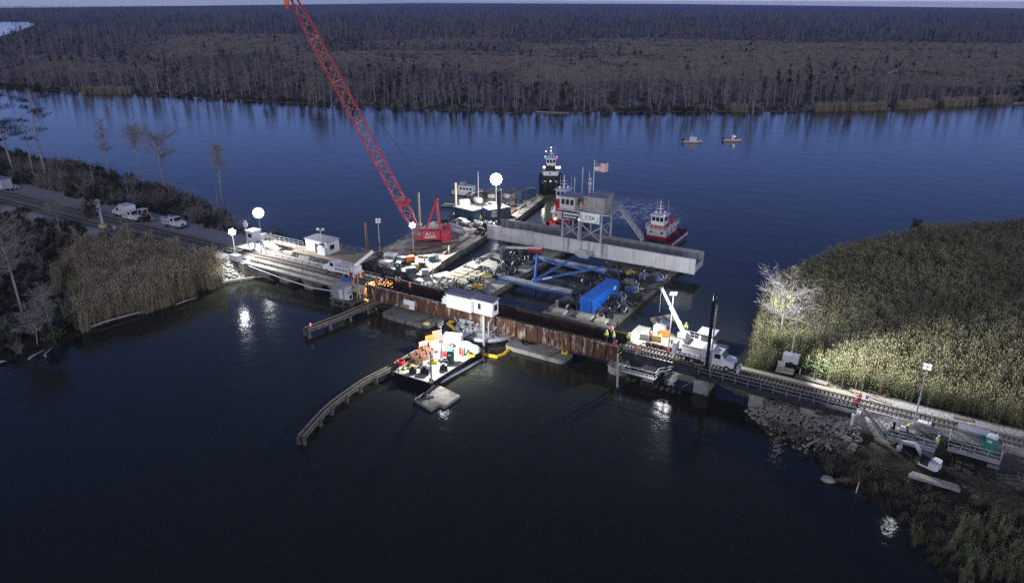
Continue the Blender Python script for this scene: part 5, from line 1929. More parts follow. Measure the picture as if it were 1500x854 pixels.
# ------------------------------------------------------------------ new grey swing span with its control tower
t = thing('swing_span', 'new clean grey girder span waiting on the barges', 'bridge', (-2.4, 42.4, 0), R(1.6))
HL = 25.8
for y in (0, 6.3):
    mb = MB()
    mb.bx(-HL, HL, y - 0.03, y + 0.03, 2.35, 5.5)
    for z in (2.3, 5.55):
        mb.bx(-HL, HL, y - 0.3, y + 0.3, z - 0.06, z + 0.06)
    xs = [-HL + 0.1, -HL + 1.3, -5.2, -4.2, -0.9, 0.9, 4.3, 5.2, HL - 1.3, HL - 0.1] if y == 0 else []
    for x in xs:
        mb.bx(x - 0.06, x + 0.06, y - 0.26, y - 0.03, 2.36, 5.49)
    for i in range(22):
        x = -HL + 1.2 + i * (2 * HL - 2.4) / 21
        if y > 0:
            mb.bx(x - 0.06, x + 0.06, y - 0.28, y - 0.03, 2.36, 5.49)
        else:
            mb.bx(x - 0.06, x + 0.06, y + 0.03, y + 0.28, 2.36, 5.49)
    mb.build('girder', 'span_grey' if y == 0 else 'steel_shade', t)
mb = MB()
mb.bx(-HL + 0.3, HL - 0.3, 0.35, 5.95, 3.0, 3.25)
mb.build('deck', 'grey_steel', t)
mb = MB()
for x in (-HL + 0.1, HL - 0.1):
    mb.bx(x - 0.1, x + 0.1, 0.35, 5.95, 2.5, 3.9)
mb.build('end_beam', 'span_grey', t)
mb = MB()
mb.bx(-1.2, 1.2, -0.5, 0.6, 1.6, 2.24); mb.bx(-1.7, 1.7, -0.9, -0.3, 2.1, 2.9); mb.bx(-0.9, 0.9, -0.8, -0.32, 2.9, 3.6)
mb.build('pivot_bearing', 'galvanised', t)
mb = MB(); mb.ball((-15.2, 3.0, 3.8), (1.0, 0.9, 1.0)); mb.bx(-16.2, -14.2, 2.2, 3.8, 3.25, 3.6)
mb.build('gear_housing', 'canvas', t)
for x in (-20, 8, 19):
    for y in (0, 6.3):
        MB().bx(x - 0.7, x + 0.7, y - 0.6, y + 0.6, 1.22, 2.23).build('jacking_block', 'dark_steel', t)

t = thing('control_tower', 'grey steel control tower rising from the middle of the new span', 'tower', (-2.8, 43.4, 5.62), R(1.6))
PZ = 6.6
legs = {}
for x in (-5.3, -0.7, 4.3):
    for y in (-0.9, 4.9):
        mb = MB(); mb.bar((x, y, 0), (x, y, PZ), 0.42 if x > 4 else 0.34); mb.build('leg', 'galvanised', t)
mb = MB()
for y in (-0.9, 4.9):
    for x0, x1 in ((-5.3, -0.7), (-0.7, 4.3)):
        mb.bar((x0, y, 0.2), (x1, y, 3.6), 0.16); mb.bar((x0, y + 0.1, 3.6), (x1, y + 0.1, 0.2), 0.16)
for x in (-5.3, 4.3):
    mb.bar((x, -0.9, 0.2), (x, 4.9, 4.2), 0.14); mb.bar((x + 0.1, -0.9, 4.2), (x + 0.1, 4.9, 0.2), 0.14)
mb.build('cross_brace', 'galvanised', t)
mb = MB(); mb.bx(-6.2, 6.2, -1.6, 6.0, PZ, PZ + 0.3); mb.build('floor', 'galvanised', t)
mb = MB()
railing(mb, [(-1.4, -1.5, PZ + .3), (6.1, -1.5, PZ + .3), (6.1, 5.9, PZ + .3), (-6.1, 5.9, PZ + .3)], 1.1, 0.04, 1.4)
mb.build('railing', 'galvanised', t)
cb = MB(); cb.bx(-6.0, -2.2, -1.3, 3.2, PZ + 0.3, PZ + 3.0); c_ = cb.build('control_cabin', 'span_grey', t)
mb = MB(); mb.bx(-6.2, -2.0, -1.5, 3.4, PZ + 3.0, PZ + 3.15); mb.build('roof', 'roof_lavender', c_)
for x in (-5.5, -4.4, -3.3):
    MB().bx(x, x + 0.75, -1.36, -1.30, PZ + 1.3, PZ + 2.5).build('window', 'glass_dark', c_)
MB().bx(-2.2, -2.15, 0.0, 1.4, PZ + 1.3, PZ + 2.5).build('window', 'glass_dark', c_)
for (x0, x1, y0, y1, h) in ((-0.3, 4.8, -0.9, 2.2, 3.2), (0.2, 4.6, 2.6, 5.2, 3.4)):
    mb = MB()
    mb.bx(x0 + 0.05, x1 - 0.05, y0 + 0.05, y1 - 0.05, PZ + 0.3, PZ + 0.3 + h)
    for i in range(14):
        x = x0 + 0.2 + i * (x1 - x0 - 0.4) / 13
        mb.bx(x - 0.06, x + 0.06, y0, y0 + 0.045, PZ + 0.32, PZ + 0.28 + h)
    e = mb.build('machinery_enclosure', 'concrete', t)
    MB().bx(x0 - 0.05, x1 + 0.05, y0 - 0.05, y1 + 0.05, PZ + 0.3 + h + 0.003, PZ + 0.42 + h).build('roof', 'roof_lavender', e)
mb = MB(); mb.cyl((-1.2, 0.2), 0.55, PZ + 0.3, PZ + 1.9, 12); mb.build('tank', 'hose_tan', t)
sg = MB().bx(-0.55, 4.1, -1.74, -1.66, 4.55, 6.75).build('sign_board', 'clean_white', t)
letters('CSX', 1.25, 'navy', sg, (1.8, -1.76, 5.65), (R(90), 0, 0), width=2.3)
mb = MB()
for x0, x1, z0, z1 in ((-0.2, -0.12, 5.2, 6.3), (3.68, 3.76, 5.0, 6.1), (-0.05, 0.6, 4.98, 5.1), (2.9, 3.6, 4.78, 4.9)):
    mb.bx(x0, x1, -1.765, -1.745, z0, z1)
mb.build('sign_mark', 'navy', sg)
bn = MB().bx(-5.1, -1.0, -1.74, -1.66, 4.75, 6.5).build('banner', 'hull_black', t)
mb = MB()
x = -4.85
while x < -1.4:
    w_ = rng.uniform(0.16, 0.34)
    mb.bx(x, x + w_, -1.765, -1.745, 5.75, 6.2)
    x += w_ + 0.09
x = -4.8
while x < -1.5:
    w_ = rng.uniform(0.12, 0.3)
    mb.bx(x, x + w_, -1.765, -1.745, 5.05, 5.42)
    x += w_ + 0.1
mb.build('banner_lettering', 'clean_white', bn)
mb = MB(); mb.bx(-1.0, -0.62, -1.85, -1.0, 0.0, 6.4); mb.build('cable_riser', 'roof_lavender', t)
mb = MB(); mb.ball((-0.8, -1.95, 5.0), 0.2); mb.build('work_lamp', 'cabin_glow', t)
mb = MB()
mb.bx(-0.9, -0.3, 2.9, 3.5, PZ + 0.3, PZ + 5.0); mb.ball((-0.6, 3.2, PZ + 5.6), (0.5, 0.5, 0.7)); mb.ball((-0.6, 3.2, PZ + 6.6), (0.4, 0.4, 0.5))
mb.build('siren', 'galvanised', t)
mb = MB()
for (x, y, h) in ((-3.6, 5.6, 8.6), (-1.9, 5.6, 7.8), (-5.6, 5.7, 6.0)):
    mb.cyl((x, y), 0.07, PZ + 0.3, PZ + h, 6)
mb.build('antenna', 'white_paint', t)
mb = MB()
a, b_ = Vector((6.2, 5.2, PZ + 0.2)), Vector((12.0, 5.2, 0.2))
for k in range(14):
    q = a.lerp(b_, (k + 0.5) / 14); mb.box(q, (0.4, 1.0, 0.06))
for y in (-0.5, 0.5):
    mb.bar(a + Vector((0, y, 0)), b_ + Vector((0, y, 0)), 0.12, 0.25)
    mb.bar(a + Vector((0, y, 1.1)), b_ + Vector((0, y, 1.1)), 0.08)
    mb.bar(a + Vector((0, y, 0.6)), b_ + Vector((0, y, 0.6)), 0.06)
    for k in range(7):
        q = a.lerp(b_, k / 6) + Vector((0, y, 0)); mb.bar(q, q + Vector((0, 0, 1.1)), 0.07)
mb.build('stair', 'galvanised', t)
# the flag on its pole
pole_p = Vector((-2.8, 43.4, 5.62)) + Vector((0.2, 3.0, PZ + 0.3))
t = thing('flagpole', 'flagpole with a waving striped flag on top of the control tower', 'flagpole', pole_p, 0)
MB().tube([(0, 0, 0), (0, 0, 10.6)], [0.10, 0.06], 8).ball((0, 0, 10.7), 0.14).build('pole', 'white_paint', t)
mb = MB()
NX, FW, FH = 16, 3.3, 2.1
wv = SIDE
for i in range(NX):
    for j in range(13):
        def fp(ii, jj):
            x = ii / NX
            off = 0.28 * math.sin(x * 7.5) * x
            return (wv.x * FW * x * 0.95 - wv.y * off, wv.y * FW * x * 0.95 + wv.x * off, 8.3 + FH * jj / 13 - 0.35 * x + 0.14 * math.sin(x * 8) * x)
        canton = i < NX * 0.4 and j >= 6
        mb.quad(fp(i, j), fp(i + 1, j), fp(i + 1, j + 1), fp(i, j + 1), 2 if canton else (0 if j % 2 == 0 else 1))
mb.build('flag', ['red_paint', 'clean_white', 'navy'], t)
fl = kids(t)[-1]
sm = MB()
for r_ in range(5):
    for c_2 in range(6):
        x = 0.03 + 0.34 * c_2 / 5
        off = 0.28 * math.sin(x * 7.5) * x - 0.03
        z = 8.3 + FH * (6.5 + 6 * r_ / 4.4) / 13 - 0.35 * x
        c = Vector((wv.x * FW * x * 0.95 - wv.y * off, wv.y * FW * x * 0.95 + wv.x * off, z))
        sm.box(c, (0.07, 0.012, 0.07), 0, HEAD)
sm.build('star_field', 'clean_white', fl)


# ------------------------------------------------------------------ boats
def hull_loft(L, B, H_, bow=0.35, sheer=0.5, flat_bow=0.0, n=9):
    """hull with its bow at -y; returns rings of (x, y, z)"""
    mb = MB()
    rings = []
    for i in range(n + 1):
        f = i / n
        y = L / 2 - L * f
        wdt = B / 2 * (1.0 if f < 1 - bow else max(flat_bow, math.sqrt(max(0.0, 1 - ((f - 1 + bow) / bow) ** 2))))
        if f < 0.12:
            wdt *= 0.88 + f
        z1 = H_ + sheer * max(0, (f - 0.45)) ** 1.6 * 2.2
        rk = 0.55 * max(0, (f - 1 + bow) / bow) if bow > 0 else 0
        rings.append([(-wdt * 0.86, y + rk, -0.9), (wdt * 0.86, y + rk, -0.9), (wdt * 0.97, y + rk * .5, 0.25), (wdt, y, z1), (-wdt, y, z1), (-wdt * 0.97, y + rk * .5, 0.25)])
    vs = [p for r in rings for p in r]
    fs, ms = [], []
    for i in range(n):
        for k in range(6):
            if k == 3:
                continue
            k2 = (k + 1) % 6
            fs.append((i * 6 + k, i * 6 + k2, (i + 1) * 6 + k2, (i + 1) * 6 + k))
            ms.append(1 if k in (2, 4) else 0)
    fs.append(tuple(range(6))[::-1]); ms.append(1)
    fs.append(tuple(n * 6 + k for k in range(6))); ms.append(1)
    o = len(mb.v)
    mb.v.extend(vs); mb.f.extend(fs); mb.m.extend(ms)
    return mb, rings


def deck_from(rings, dz=-0.35):
    mb = MB()
    for r0, r1 in zip(rings[:-1], rings[1:]):
        a, b_, c, d = r0[3], r0[4], r1[4], r1[3]
        mb.quad((b_[0] * .97, b_[1], b_[2] + dz), (a[0] * .97, a[1], a[2] + dz), (d[0] * .97, d[1], d[2] + dz), (c[0] * .97, c[1], c[2] + dz))
    return mb


def tug(label, loc, rz, L, B, H_, side, trim, deckm, house_m, base_m, lit=False, pilot_h=2.4, tower=0.0):
    t = thing('tugboat', label, 'tugboat', loc, rz)
    mb, rings = hull_loft(L, B, H_, 0.28, 0.8, 0.55)
    hl = mb.build('hull', [side, trim], t)
    deck_from(rings).build('deck', deckm, t)
    mb = MB()
    for s in (3, 4):
        for r0, r1 in zip(rings[:-1], rings[1:]):
            mb.bar(Vector(r0[s]) + Vector((0, 0, 0.02)), Vector(r1[s]) + Vector((0, 0, 0.02)), 0.28, 0.22)
    mb.build('rub_rail', 'black_rubber', t)
    z0 = H_ - 0.35
    w = B * 0.62
    y0, y1 = -L * 0.22, L * 0.22
    mb = MB(); mb.bx(-w / 2, w / 2, y0, y1, z0, z0 + 1.2, 1); mb.bx(-w / 2, w / 2, y0 + 0.004, y1 - 0.004, z0 + 1.2, z0 + 2.9, 0)
    h1 = mb.build('deckhouse', [house_m, base_m], t)
    for x in (-w * 0.28, w * 0.28):
        MB().bx(x - 0.25, x + 0.25, y0 - 0.04, y0 + 0.002, z0 + 1.9, z0 + 2.4).build('window', 'glass_dark', h1)
    for s in (-1, 1):
        for y in (y0 + 1.2, 0, y1 - 1.2):
            MB().bx(s * w / 2 - 0.04, s * w / 2 + 0.04, y - 0.25, y + 0.25, z0 + 1.8, z0 + 2.4).build('window', 'glass_dark', h1)
    z1 = z0 + 2.9
    mb = MB(); mb.bx(-w / 2 - 0.4, w / 2 + 0.4, y0 - 0.5, y1 + 0.3, z1 + 0.002, z1 + 0.12); mb.build('upper_deck', 'white_paint', t)
    mb = MB(); railing(mb, [(-w / 2 - .35, y1 + .2, z1 + .1), (-w / 2 - .35, y0 - .45, z1 + .1), (w / 2 + .35, y0 - .45, z1 + .1), (w / 2 + .35, y1 + .2, z1 + .1)], 0.95, 0.035, 1.2); mb.build('railing', 'white_paint', t)
    pw_, py0, py1 = w * 0.66, y0 + 0.3, y0 + 3.2
    z2 = z1 + 0.1 + tower
    mb = MB(); mb.bx(-pw_ / 2 - .15, pw_ / 2 + .15, py0 + 0.1, py1 + 1.0, z1 + 0.12, z1 + 1.0 + tower, 0); mb.build('bridge_base', base_m, t)
    z2 += 0.9
    mb = MB(); mb.bx(-pw_ / 2, pw_ / 2, py0, py1, z2 + 0.003, z2 + pilot_h)
    ph = mb.build('pilothouse', house_m, t)
    mb = MB(); mb.bx(-pw_ / 2 - 0.45, pw_ / 2 + 0.45, py0 - 0.45, py1 + 0.45, z2 + pilot_h + .002, z2 + pilot_h + 0.16); mb.build('roof', house_m, ph)
    for i in range(3):
        x = (i - 1) * pw_ * 0.31
        MB().bx(x - pw_ * 0.125, x + pw_ * 0.125, py0 - 0.03, py0 + 0.01, z2 + pilot_h * 0.42, z2 + pilot_h * 0.85).build('window', 'glass_dark', ph)
    for s in (-1, 1):
        MB().bx(s * pw_ / 2 - 0.03, s * pw_ / 2 + 0.03, py0 + 0.5, py1 - 0.5, z2 + pilot_h * 0.42, z2 + pilot_h * 0.85).build('window', 'glass_dark', ph)
    zr = z2 + pilot_h + 0.16
    mb = MB(); mb.tube([(0, py0 + 1.6, zr), (0, py0 + 1.4, zr + 3.6)], [0.16, 0.06], 7); mb.bar((-0.8, py0 + 1.5, zr + 2.0), (0.8, py0 + 1.5, zr + 2.0), 0.09); mb.bar((-0.5, py0 + 1.5, zr + 2.9), (0.5, py0 + 1.5, zr + 2.9), 0.07)
    mb.box((0, py0 + 1.45, zr + 1.3), (1.5, 0.15, 0.16)); mb.build('mast', 'white_paint', ph)
    mb = MB()
    for x in (-pw_ * .45, pw_ * .45):
        mb.cyl((x, py1), 0.035, zr, zr + 3.2, 5)
    mb.ball((-pw_ * 0.25, py0 + 0.9, zr + 0.4), 0.32); mb.ball((pw_ * 0.28, py1 - 0.6, zr + 0.4), 0.28)
    mb.build('antenna', 'white_paint', ph)
    for s in (-1, 1):
        mb = MB(); mb.cyl((s * w * 0.3, y1 - 1.2), 0.42, z1 + 0.12, z1 + 2.0, 12); mb.build('funnel', base_m, t)
        mb = MB(); mb.bx(s * B * 0.24 - 0.35, s * B * 0.24 + 0.35, -L / 2 - 0.35, -L / 2 + 0.5, -0.4, H_ + 1.4); mb.build('push_knee', 'black_rubber', t)
    mb = MB(); mb.bx(-0.7, 0.7, y0 - 2.4, y0 - 1.2, z0, z0 + 0.9); mb.tube([(-0.9, y0 - 1.8, z0 + 0.8), (0.9, y0 - 1.8, z0 + 0.8)], 0.4, 10); mb.build('winch', 'dark_steel', t)
    return t, h1, ph, (w, y0, z0, z1, z2, zr, pw_, py0)


tg, h1, ph, dims = tug('red and white tugboat pushing behind the right half of the new span', (6.6, 68.5, 0), 0, 18, 8.0, 1.5, 'hull_black', 'red_paint', 'dark_steel', 'clean_white', 'red_paint')
mb = MB(); mb.bx(3.75, 4.12, -3, 8.5, 0.15, 0.75); mb.build('hull_band', 'clean_white', tg)
mb = MB(); mb.ball((dims[6] * .5, dims[7], dims[5] + .15), 0.14); mb.build('port_light', 'red_light', tg)
tg, h1, ph, dims = tug('red and white tugboat with a tall bridge behind the control tower', (-20.5, 68.5, 0), R(9), 18, 8.2, 1.8, 'hull_black', 'clean_white', 'red_paint', 'clean_white', 'red_paint', tower=2.6)
mb = MB(); mb.ball((-1.6, dims[1] - 0.3, 2.6), (0.4, 0.2, 0.3)); mb.build('deck_lamp', 'cabin_glow', tg)
mb = MB(); mb.bx(4.0, 4.22, -6, 4, 0.9, 1.4); mb.bx(-4.22, -4.0, -6, 4, 0.9, 1.4); mb.build('hull_band', 'red_paint', tg)
b0 = at(806, 283, 0)
tow = Vector((CAM.x - b0.x, CAM.y - b0.y, 0)).normalized()
rz = math.atan2(tow.x, -tow.y)
c0 = b0 - tow * 9.5
tg, h1, ph, dims = tug('black pushboat with two bright headlights coming head on beyond the span', (c0.x, c0.y, 0), rz, 18, 7.4, 2.2, 'hull_black', 'hull_black', 'dark_steel', 'hull_black', 'hull_black', pilot_h=2.2, tower=1.7)
w, y0, z0, z1, z2, zr, pw_, py0 = dims
ph.data.materials[0] = MATS['clean_white']
for k in kids(ph):
    if k.name.startswith('roof'):
        k.data.materials[0] = MATS['clean_white']
mb = MB(); mb.bx(-w * 0.5, w * 0.5, y0 - 0.62, y0 - 0.55, z1 - 0.3, z1 + 1.0); bb = mb.build('name_board', 'clean_white', tg)
mb = MB(); mb.bx(-0.6, 0.1, y0 - 0.65, y0 - 0.622, z1 + 0.15, z1 + 0.6); mb.build('emblem', 'navy', bb)
for s, xx in ((-1, -w * 0.46), (1, w * 0.40), (1, w * 0.60)):
    mb = MB(); mb.tube([(xx, y0 - 0.1, z2 - 0.3), (xx, y0 - 0.35, z2 - 0.35)], [0.3, 0.42], 10)
    hd = mb.build('headlight', 'dark_steel', tg)
    mb = MB(); mb.ball((xx, y0 - 0.36, z2 - 0.35), (0.40, 0.12, 0.40)); mb.build('lens', 'warm_glow', hd)
    if xx < w * .5:
        flood(tg, (xx, y0 - 0.8, z2 - 0.4), (0, -1, -0.25), 3500, 90, 0.4, (1.0, 0.86, 0.6))
mb = MB(); mb.ball((0.0, y0 - 2.6, z0 + 1.3), 0.22); mb.build('deck_lamp', 'cabin_glow', tg)
for x, zz, mt in ((-pw_ * 0.62, 0.5, 'green_light'), (pw_ * 0.62, 0.5, 'red_light'), (0, 3.4, 'white_light'), (0, 2.4, 'white_light'), (-pw_ * 0.55, 2.2, 'white_light')):
    mb = MB(); mb.ball((x, py0, zr + zz), 0.17); mb.build('navigation_light', mt, tg)


def patrol(label, u, v, rz, cabin):
    t = thing('patrol_boat', label, 'patrol boat', at(u, v, 0), rz)
    mb, rings = hull_loft(9.5, 3.0, 1.0, 0.45, 0.5, 0.02)
    mb.build('hull', ['red_paint', 'white_paint'], t)
    deck_from(rings, -0.12).build('deck', 'dark_steel', t)
    t.scale = (0.85, 0.85, 0.85)
    mb = MB()
    if cabin:
        mb.bx(-1.2, 1.2, -1.8, 1.6, 0.9, 2.9); hs = mb.build('cabin', 'clean_white', t)
        MB().bx(-1.13, 1.13, -1.0, 0.6, 1.6, 2.3).build('window', 'glass_dark', hs)
        MB().bx(-0.9, 0.9, -1.64, -1.59, 1.6, 2.3).build('window', 'glass_dark', hs)
    else:
        mb.bx(-0.7, 0.7, -0.6, 0.8, 0.9, 3.0); mb.bx(-0.9, 0.9, -0.8, 1.0, 3.0, 3.15); hs = mb.build('console', 'clean_white', t)
    mb = MB()
    for x in (-0.6, 0.7):
        mb.cyl((x, 0.8), 0.05, 2.6, 6.0, 6)
    mb.ball((0, 0.2, 3.2), 0.3); mb.build('antenna', 'white_paint', t)
    mb = MB()
    for x in (-0.7, 0.7):
        mb.bx(x - 0.3, x + 0.3, 4.2, 5.1, 0.1, 1.7)
    mb.build('outboard_motor', 'dark_steel', t)
    mb = MB(); mb.ball((0.0, -1.75, 2.2) if cabin else (0, -0.75, 2.4), 0.26); mb.build('running_light', 'green_light' if cabin else 'white_light', t)
    return t


RB = HEAD + R(90)
patrol('small white cabin patrol boat on the open river, left of the two', 1014, 209, RB + R(-8), True)
patrol('small open patrol boat on the open river, right of the two', 1073, 207, RB + R(-8), False)
t = thing('crew_boat', 'white cabin crew boat moored beyond the supply barge', 'boat', at(686, 286, 0), HEAD + R(70))
mb, rings = hull_loft(10, 3.4, 1.3, 0.4, 0.6, 0.05); mb.build('hull', ['hull_black', 'white_paint'], t)
deck_from(rings, -0.1).build('deck', 'white_paint', t)
mb = MB(); mb.bx(-1.3, 1.3, -2.0, 3.0, 1.2, 3.0); hs = mb.build('cabin', 'clean_white', t)
for i in range(4):
    MB().bx(-1.34, 1.34, -1.7 + i * 1.1, -1.0 + i * 1.1, 1.9, 2.6).build('window', 'glass_dark', hs)
mb = MB(); mb.bx(-1.2, 1.2, 0.5, 3.0, 3.0, 3.3); mb.bx(-0.9, 0.9, 1.0, 2.5, 3.3, 4.2); mb.build('upper_station', 'roof_lavender', t)
t = thing('skiff', 'small dark skiff at the left corner of the supply barge', 'boat', at(662, 303, 0), HEAD + R(80))
mb, rings = hull_loft(6, 2.2, 0.7, 0.4, 0.3, 0.1); mb.build('hull', ['dark_steel', 'galvanised'], t); deck_from(rings, -0.3).build('deck', 'grey_deck', t)
mb = MB(); mb.bx(-0.5, 0.5, 2.6, 3.2, 0.2, 1.2); mb.build('outboard_motor', 'dark_steel', t)
t = thing('jon_boat', 'flat bottomed olive jon boat adrift behind the workboat crane', 'boat', at(970, 470, 0), HEAD + R(-65))
mb, rings = hull_loft(5.2, 1.9, 0.6, 0.35, 0.3, 0.45); mb.build('hull', ['pale_timber', 'pale_timber'], t); deck_from(rings, -0.35).build('floor', 'canvas', t)
mb = MB(); mb.bx(-0.3, 0.3, 2.4, 2.9, 0.2, 1.1); mb.build('outboard_motor', 'dark_steel', t)
mb = MB()
for y in (-0.8, 0.8):
    mb.bx(-0.85, 0.85, y - 0.15, y + 0.15, 0.35, 0.5)
mb.build('thwart', 'timber', t)

# crane workboat behind the white truck
t = thing('workboat', 'pale decked workboat with a small white wheelhouse behind the white truck', 'workboat', (31.5, 11.2, 0))
mb = MB(); mb.bx(-9.2, 7.4, -3.6, 3.4, -0.8, 1.0); mb.build('hull', 'barge_side', t)
mb = MB(); mb.bx(-9.2, 7.4, -3.6, 3.4, 1.002, 1.1); mb.build('deck', 'light_deck', t)
mb = MB(); mb.bx(2.8, 5.2, 0.6, 3.0, 1.1, 3.5); wh = mb.build('wheelhouse', 'clean_white', t)
mb = MB(); mb.bx(2.5, 5.5, 0.3, 3.3, 3.502, 3.64); mb.build('roof', 'roof_lavender', wh)
MB().bx(3.2, 4.8, 0.56, 0.6, 2.2, 3.2).build('window', 'glass_dark', wh)
MB().bx(5.2, 5.24, 1.0, 2.6, 2.2, 3.2).build('window', 'glass_dark', wh)
mb = MB(); mb.tube([(0.3, 0.6, 2.0), (0.3, 1.7, 2.0)], 0.85, 14); mb.bx(-0.3, 1.0, 0.5, 0.7, 1.1, 2.2); mb.bx(-0.3, 1.0, 1.6, 1.8, 1.1, 2.2); mb.build('cable_reel', 'clean_white', t)
mb = MB(); mb.bx(-5.6, -3.6, 1.2, 2.6, 1.1, 2.7); mb.build('generator_box', 'white_paint', t)
mb = MB(); railing(mb, [(-2.6, 3.3, 1.1), (2.6, 3.3, 1.1)], 1.1, 0.04, 1.3); mb.build('railing', 'galvanised', t)
DC = at(999, 503, 1.1)
t = thing('deck_crane', 'grey telescopic boom crane rising from the workboat, black tipped', 'crane', DC)
mb = MB(); mb.cyl((0, 0), 0.7, 0, 1.4, 14); mb.bx(-0.7, 0.7, -0.8, 0.8, 1.4, 2.2); mb.build('pedestal', 'white_paint', t)
bt = at(998, 497, 2.6)
foot_l = Vector((0.1, -0.2, 2.2))
rayd = CAM_M.to_3x3() @ Vector(((969 - 750) / FPX, -(421 - 427) / FPX, -1.0))
kk = ((DC.x - CAM.x) * VIEW.x + (DC.y - CAM.y) * VIEW.y) / (rayd.x * VIEW.x + rayd.y * VIEW.y)
tipd = CAM + rayd * kk - DC
mid = foot_l.lerp(tipd, 0.58)
mb = MB(); mb.bar(foot_l, mid, 0.62, 0.7); mb.build('boom', 'span_grey', t)
mb = MB(); mb.bar(mid - (mid - foot_l) * 0.02, tipd, 0.4, 0.45); mb.box(tipd, (0.5, 0.5, 0.4)); mb.build('boom_extension', 'hull_black', t)
mb = MB(); mb.bar((0.5, 0.3, 1.6), foot_l.lerp(mid, 0.45) + Vector((0.3, 0.2, 0)), 0.24); mb.build('lift_cylinder', 'galvanised', t)
mb = MB(); mb.bar(tipd, tipd + Vector((0, 0, -4.5)), 0.04); mb.build('hoist_line', 'dark_steel', t)


# ------------------------------------------------------------------ trucks
def wheels(t, spots, r=0.5, w=0.32):
    for x, y in spots:
        mb = MB(); mb.tube([(x, y - w / 2, r), (x, y + w / 2, r)], r, 14); wl_ = mb.build('wheel', 'black_rubber', t)
        s = -1 if y < 0 else 1
        mb = MB(); mb.tube([(x, y + s * (w / 2 + 0.005), r), (x, y + s * (w / 2 + 0.03), r)], r * 0.5, 10); mb.build('rim', 'galvanised', wl_)


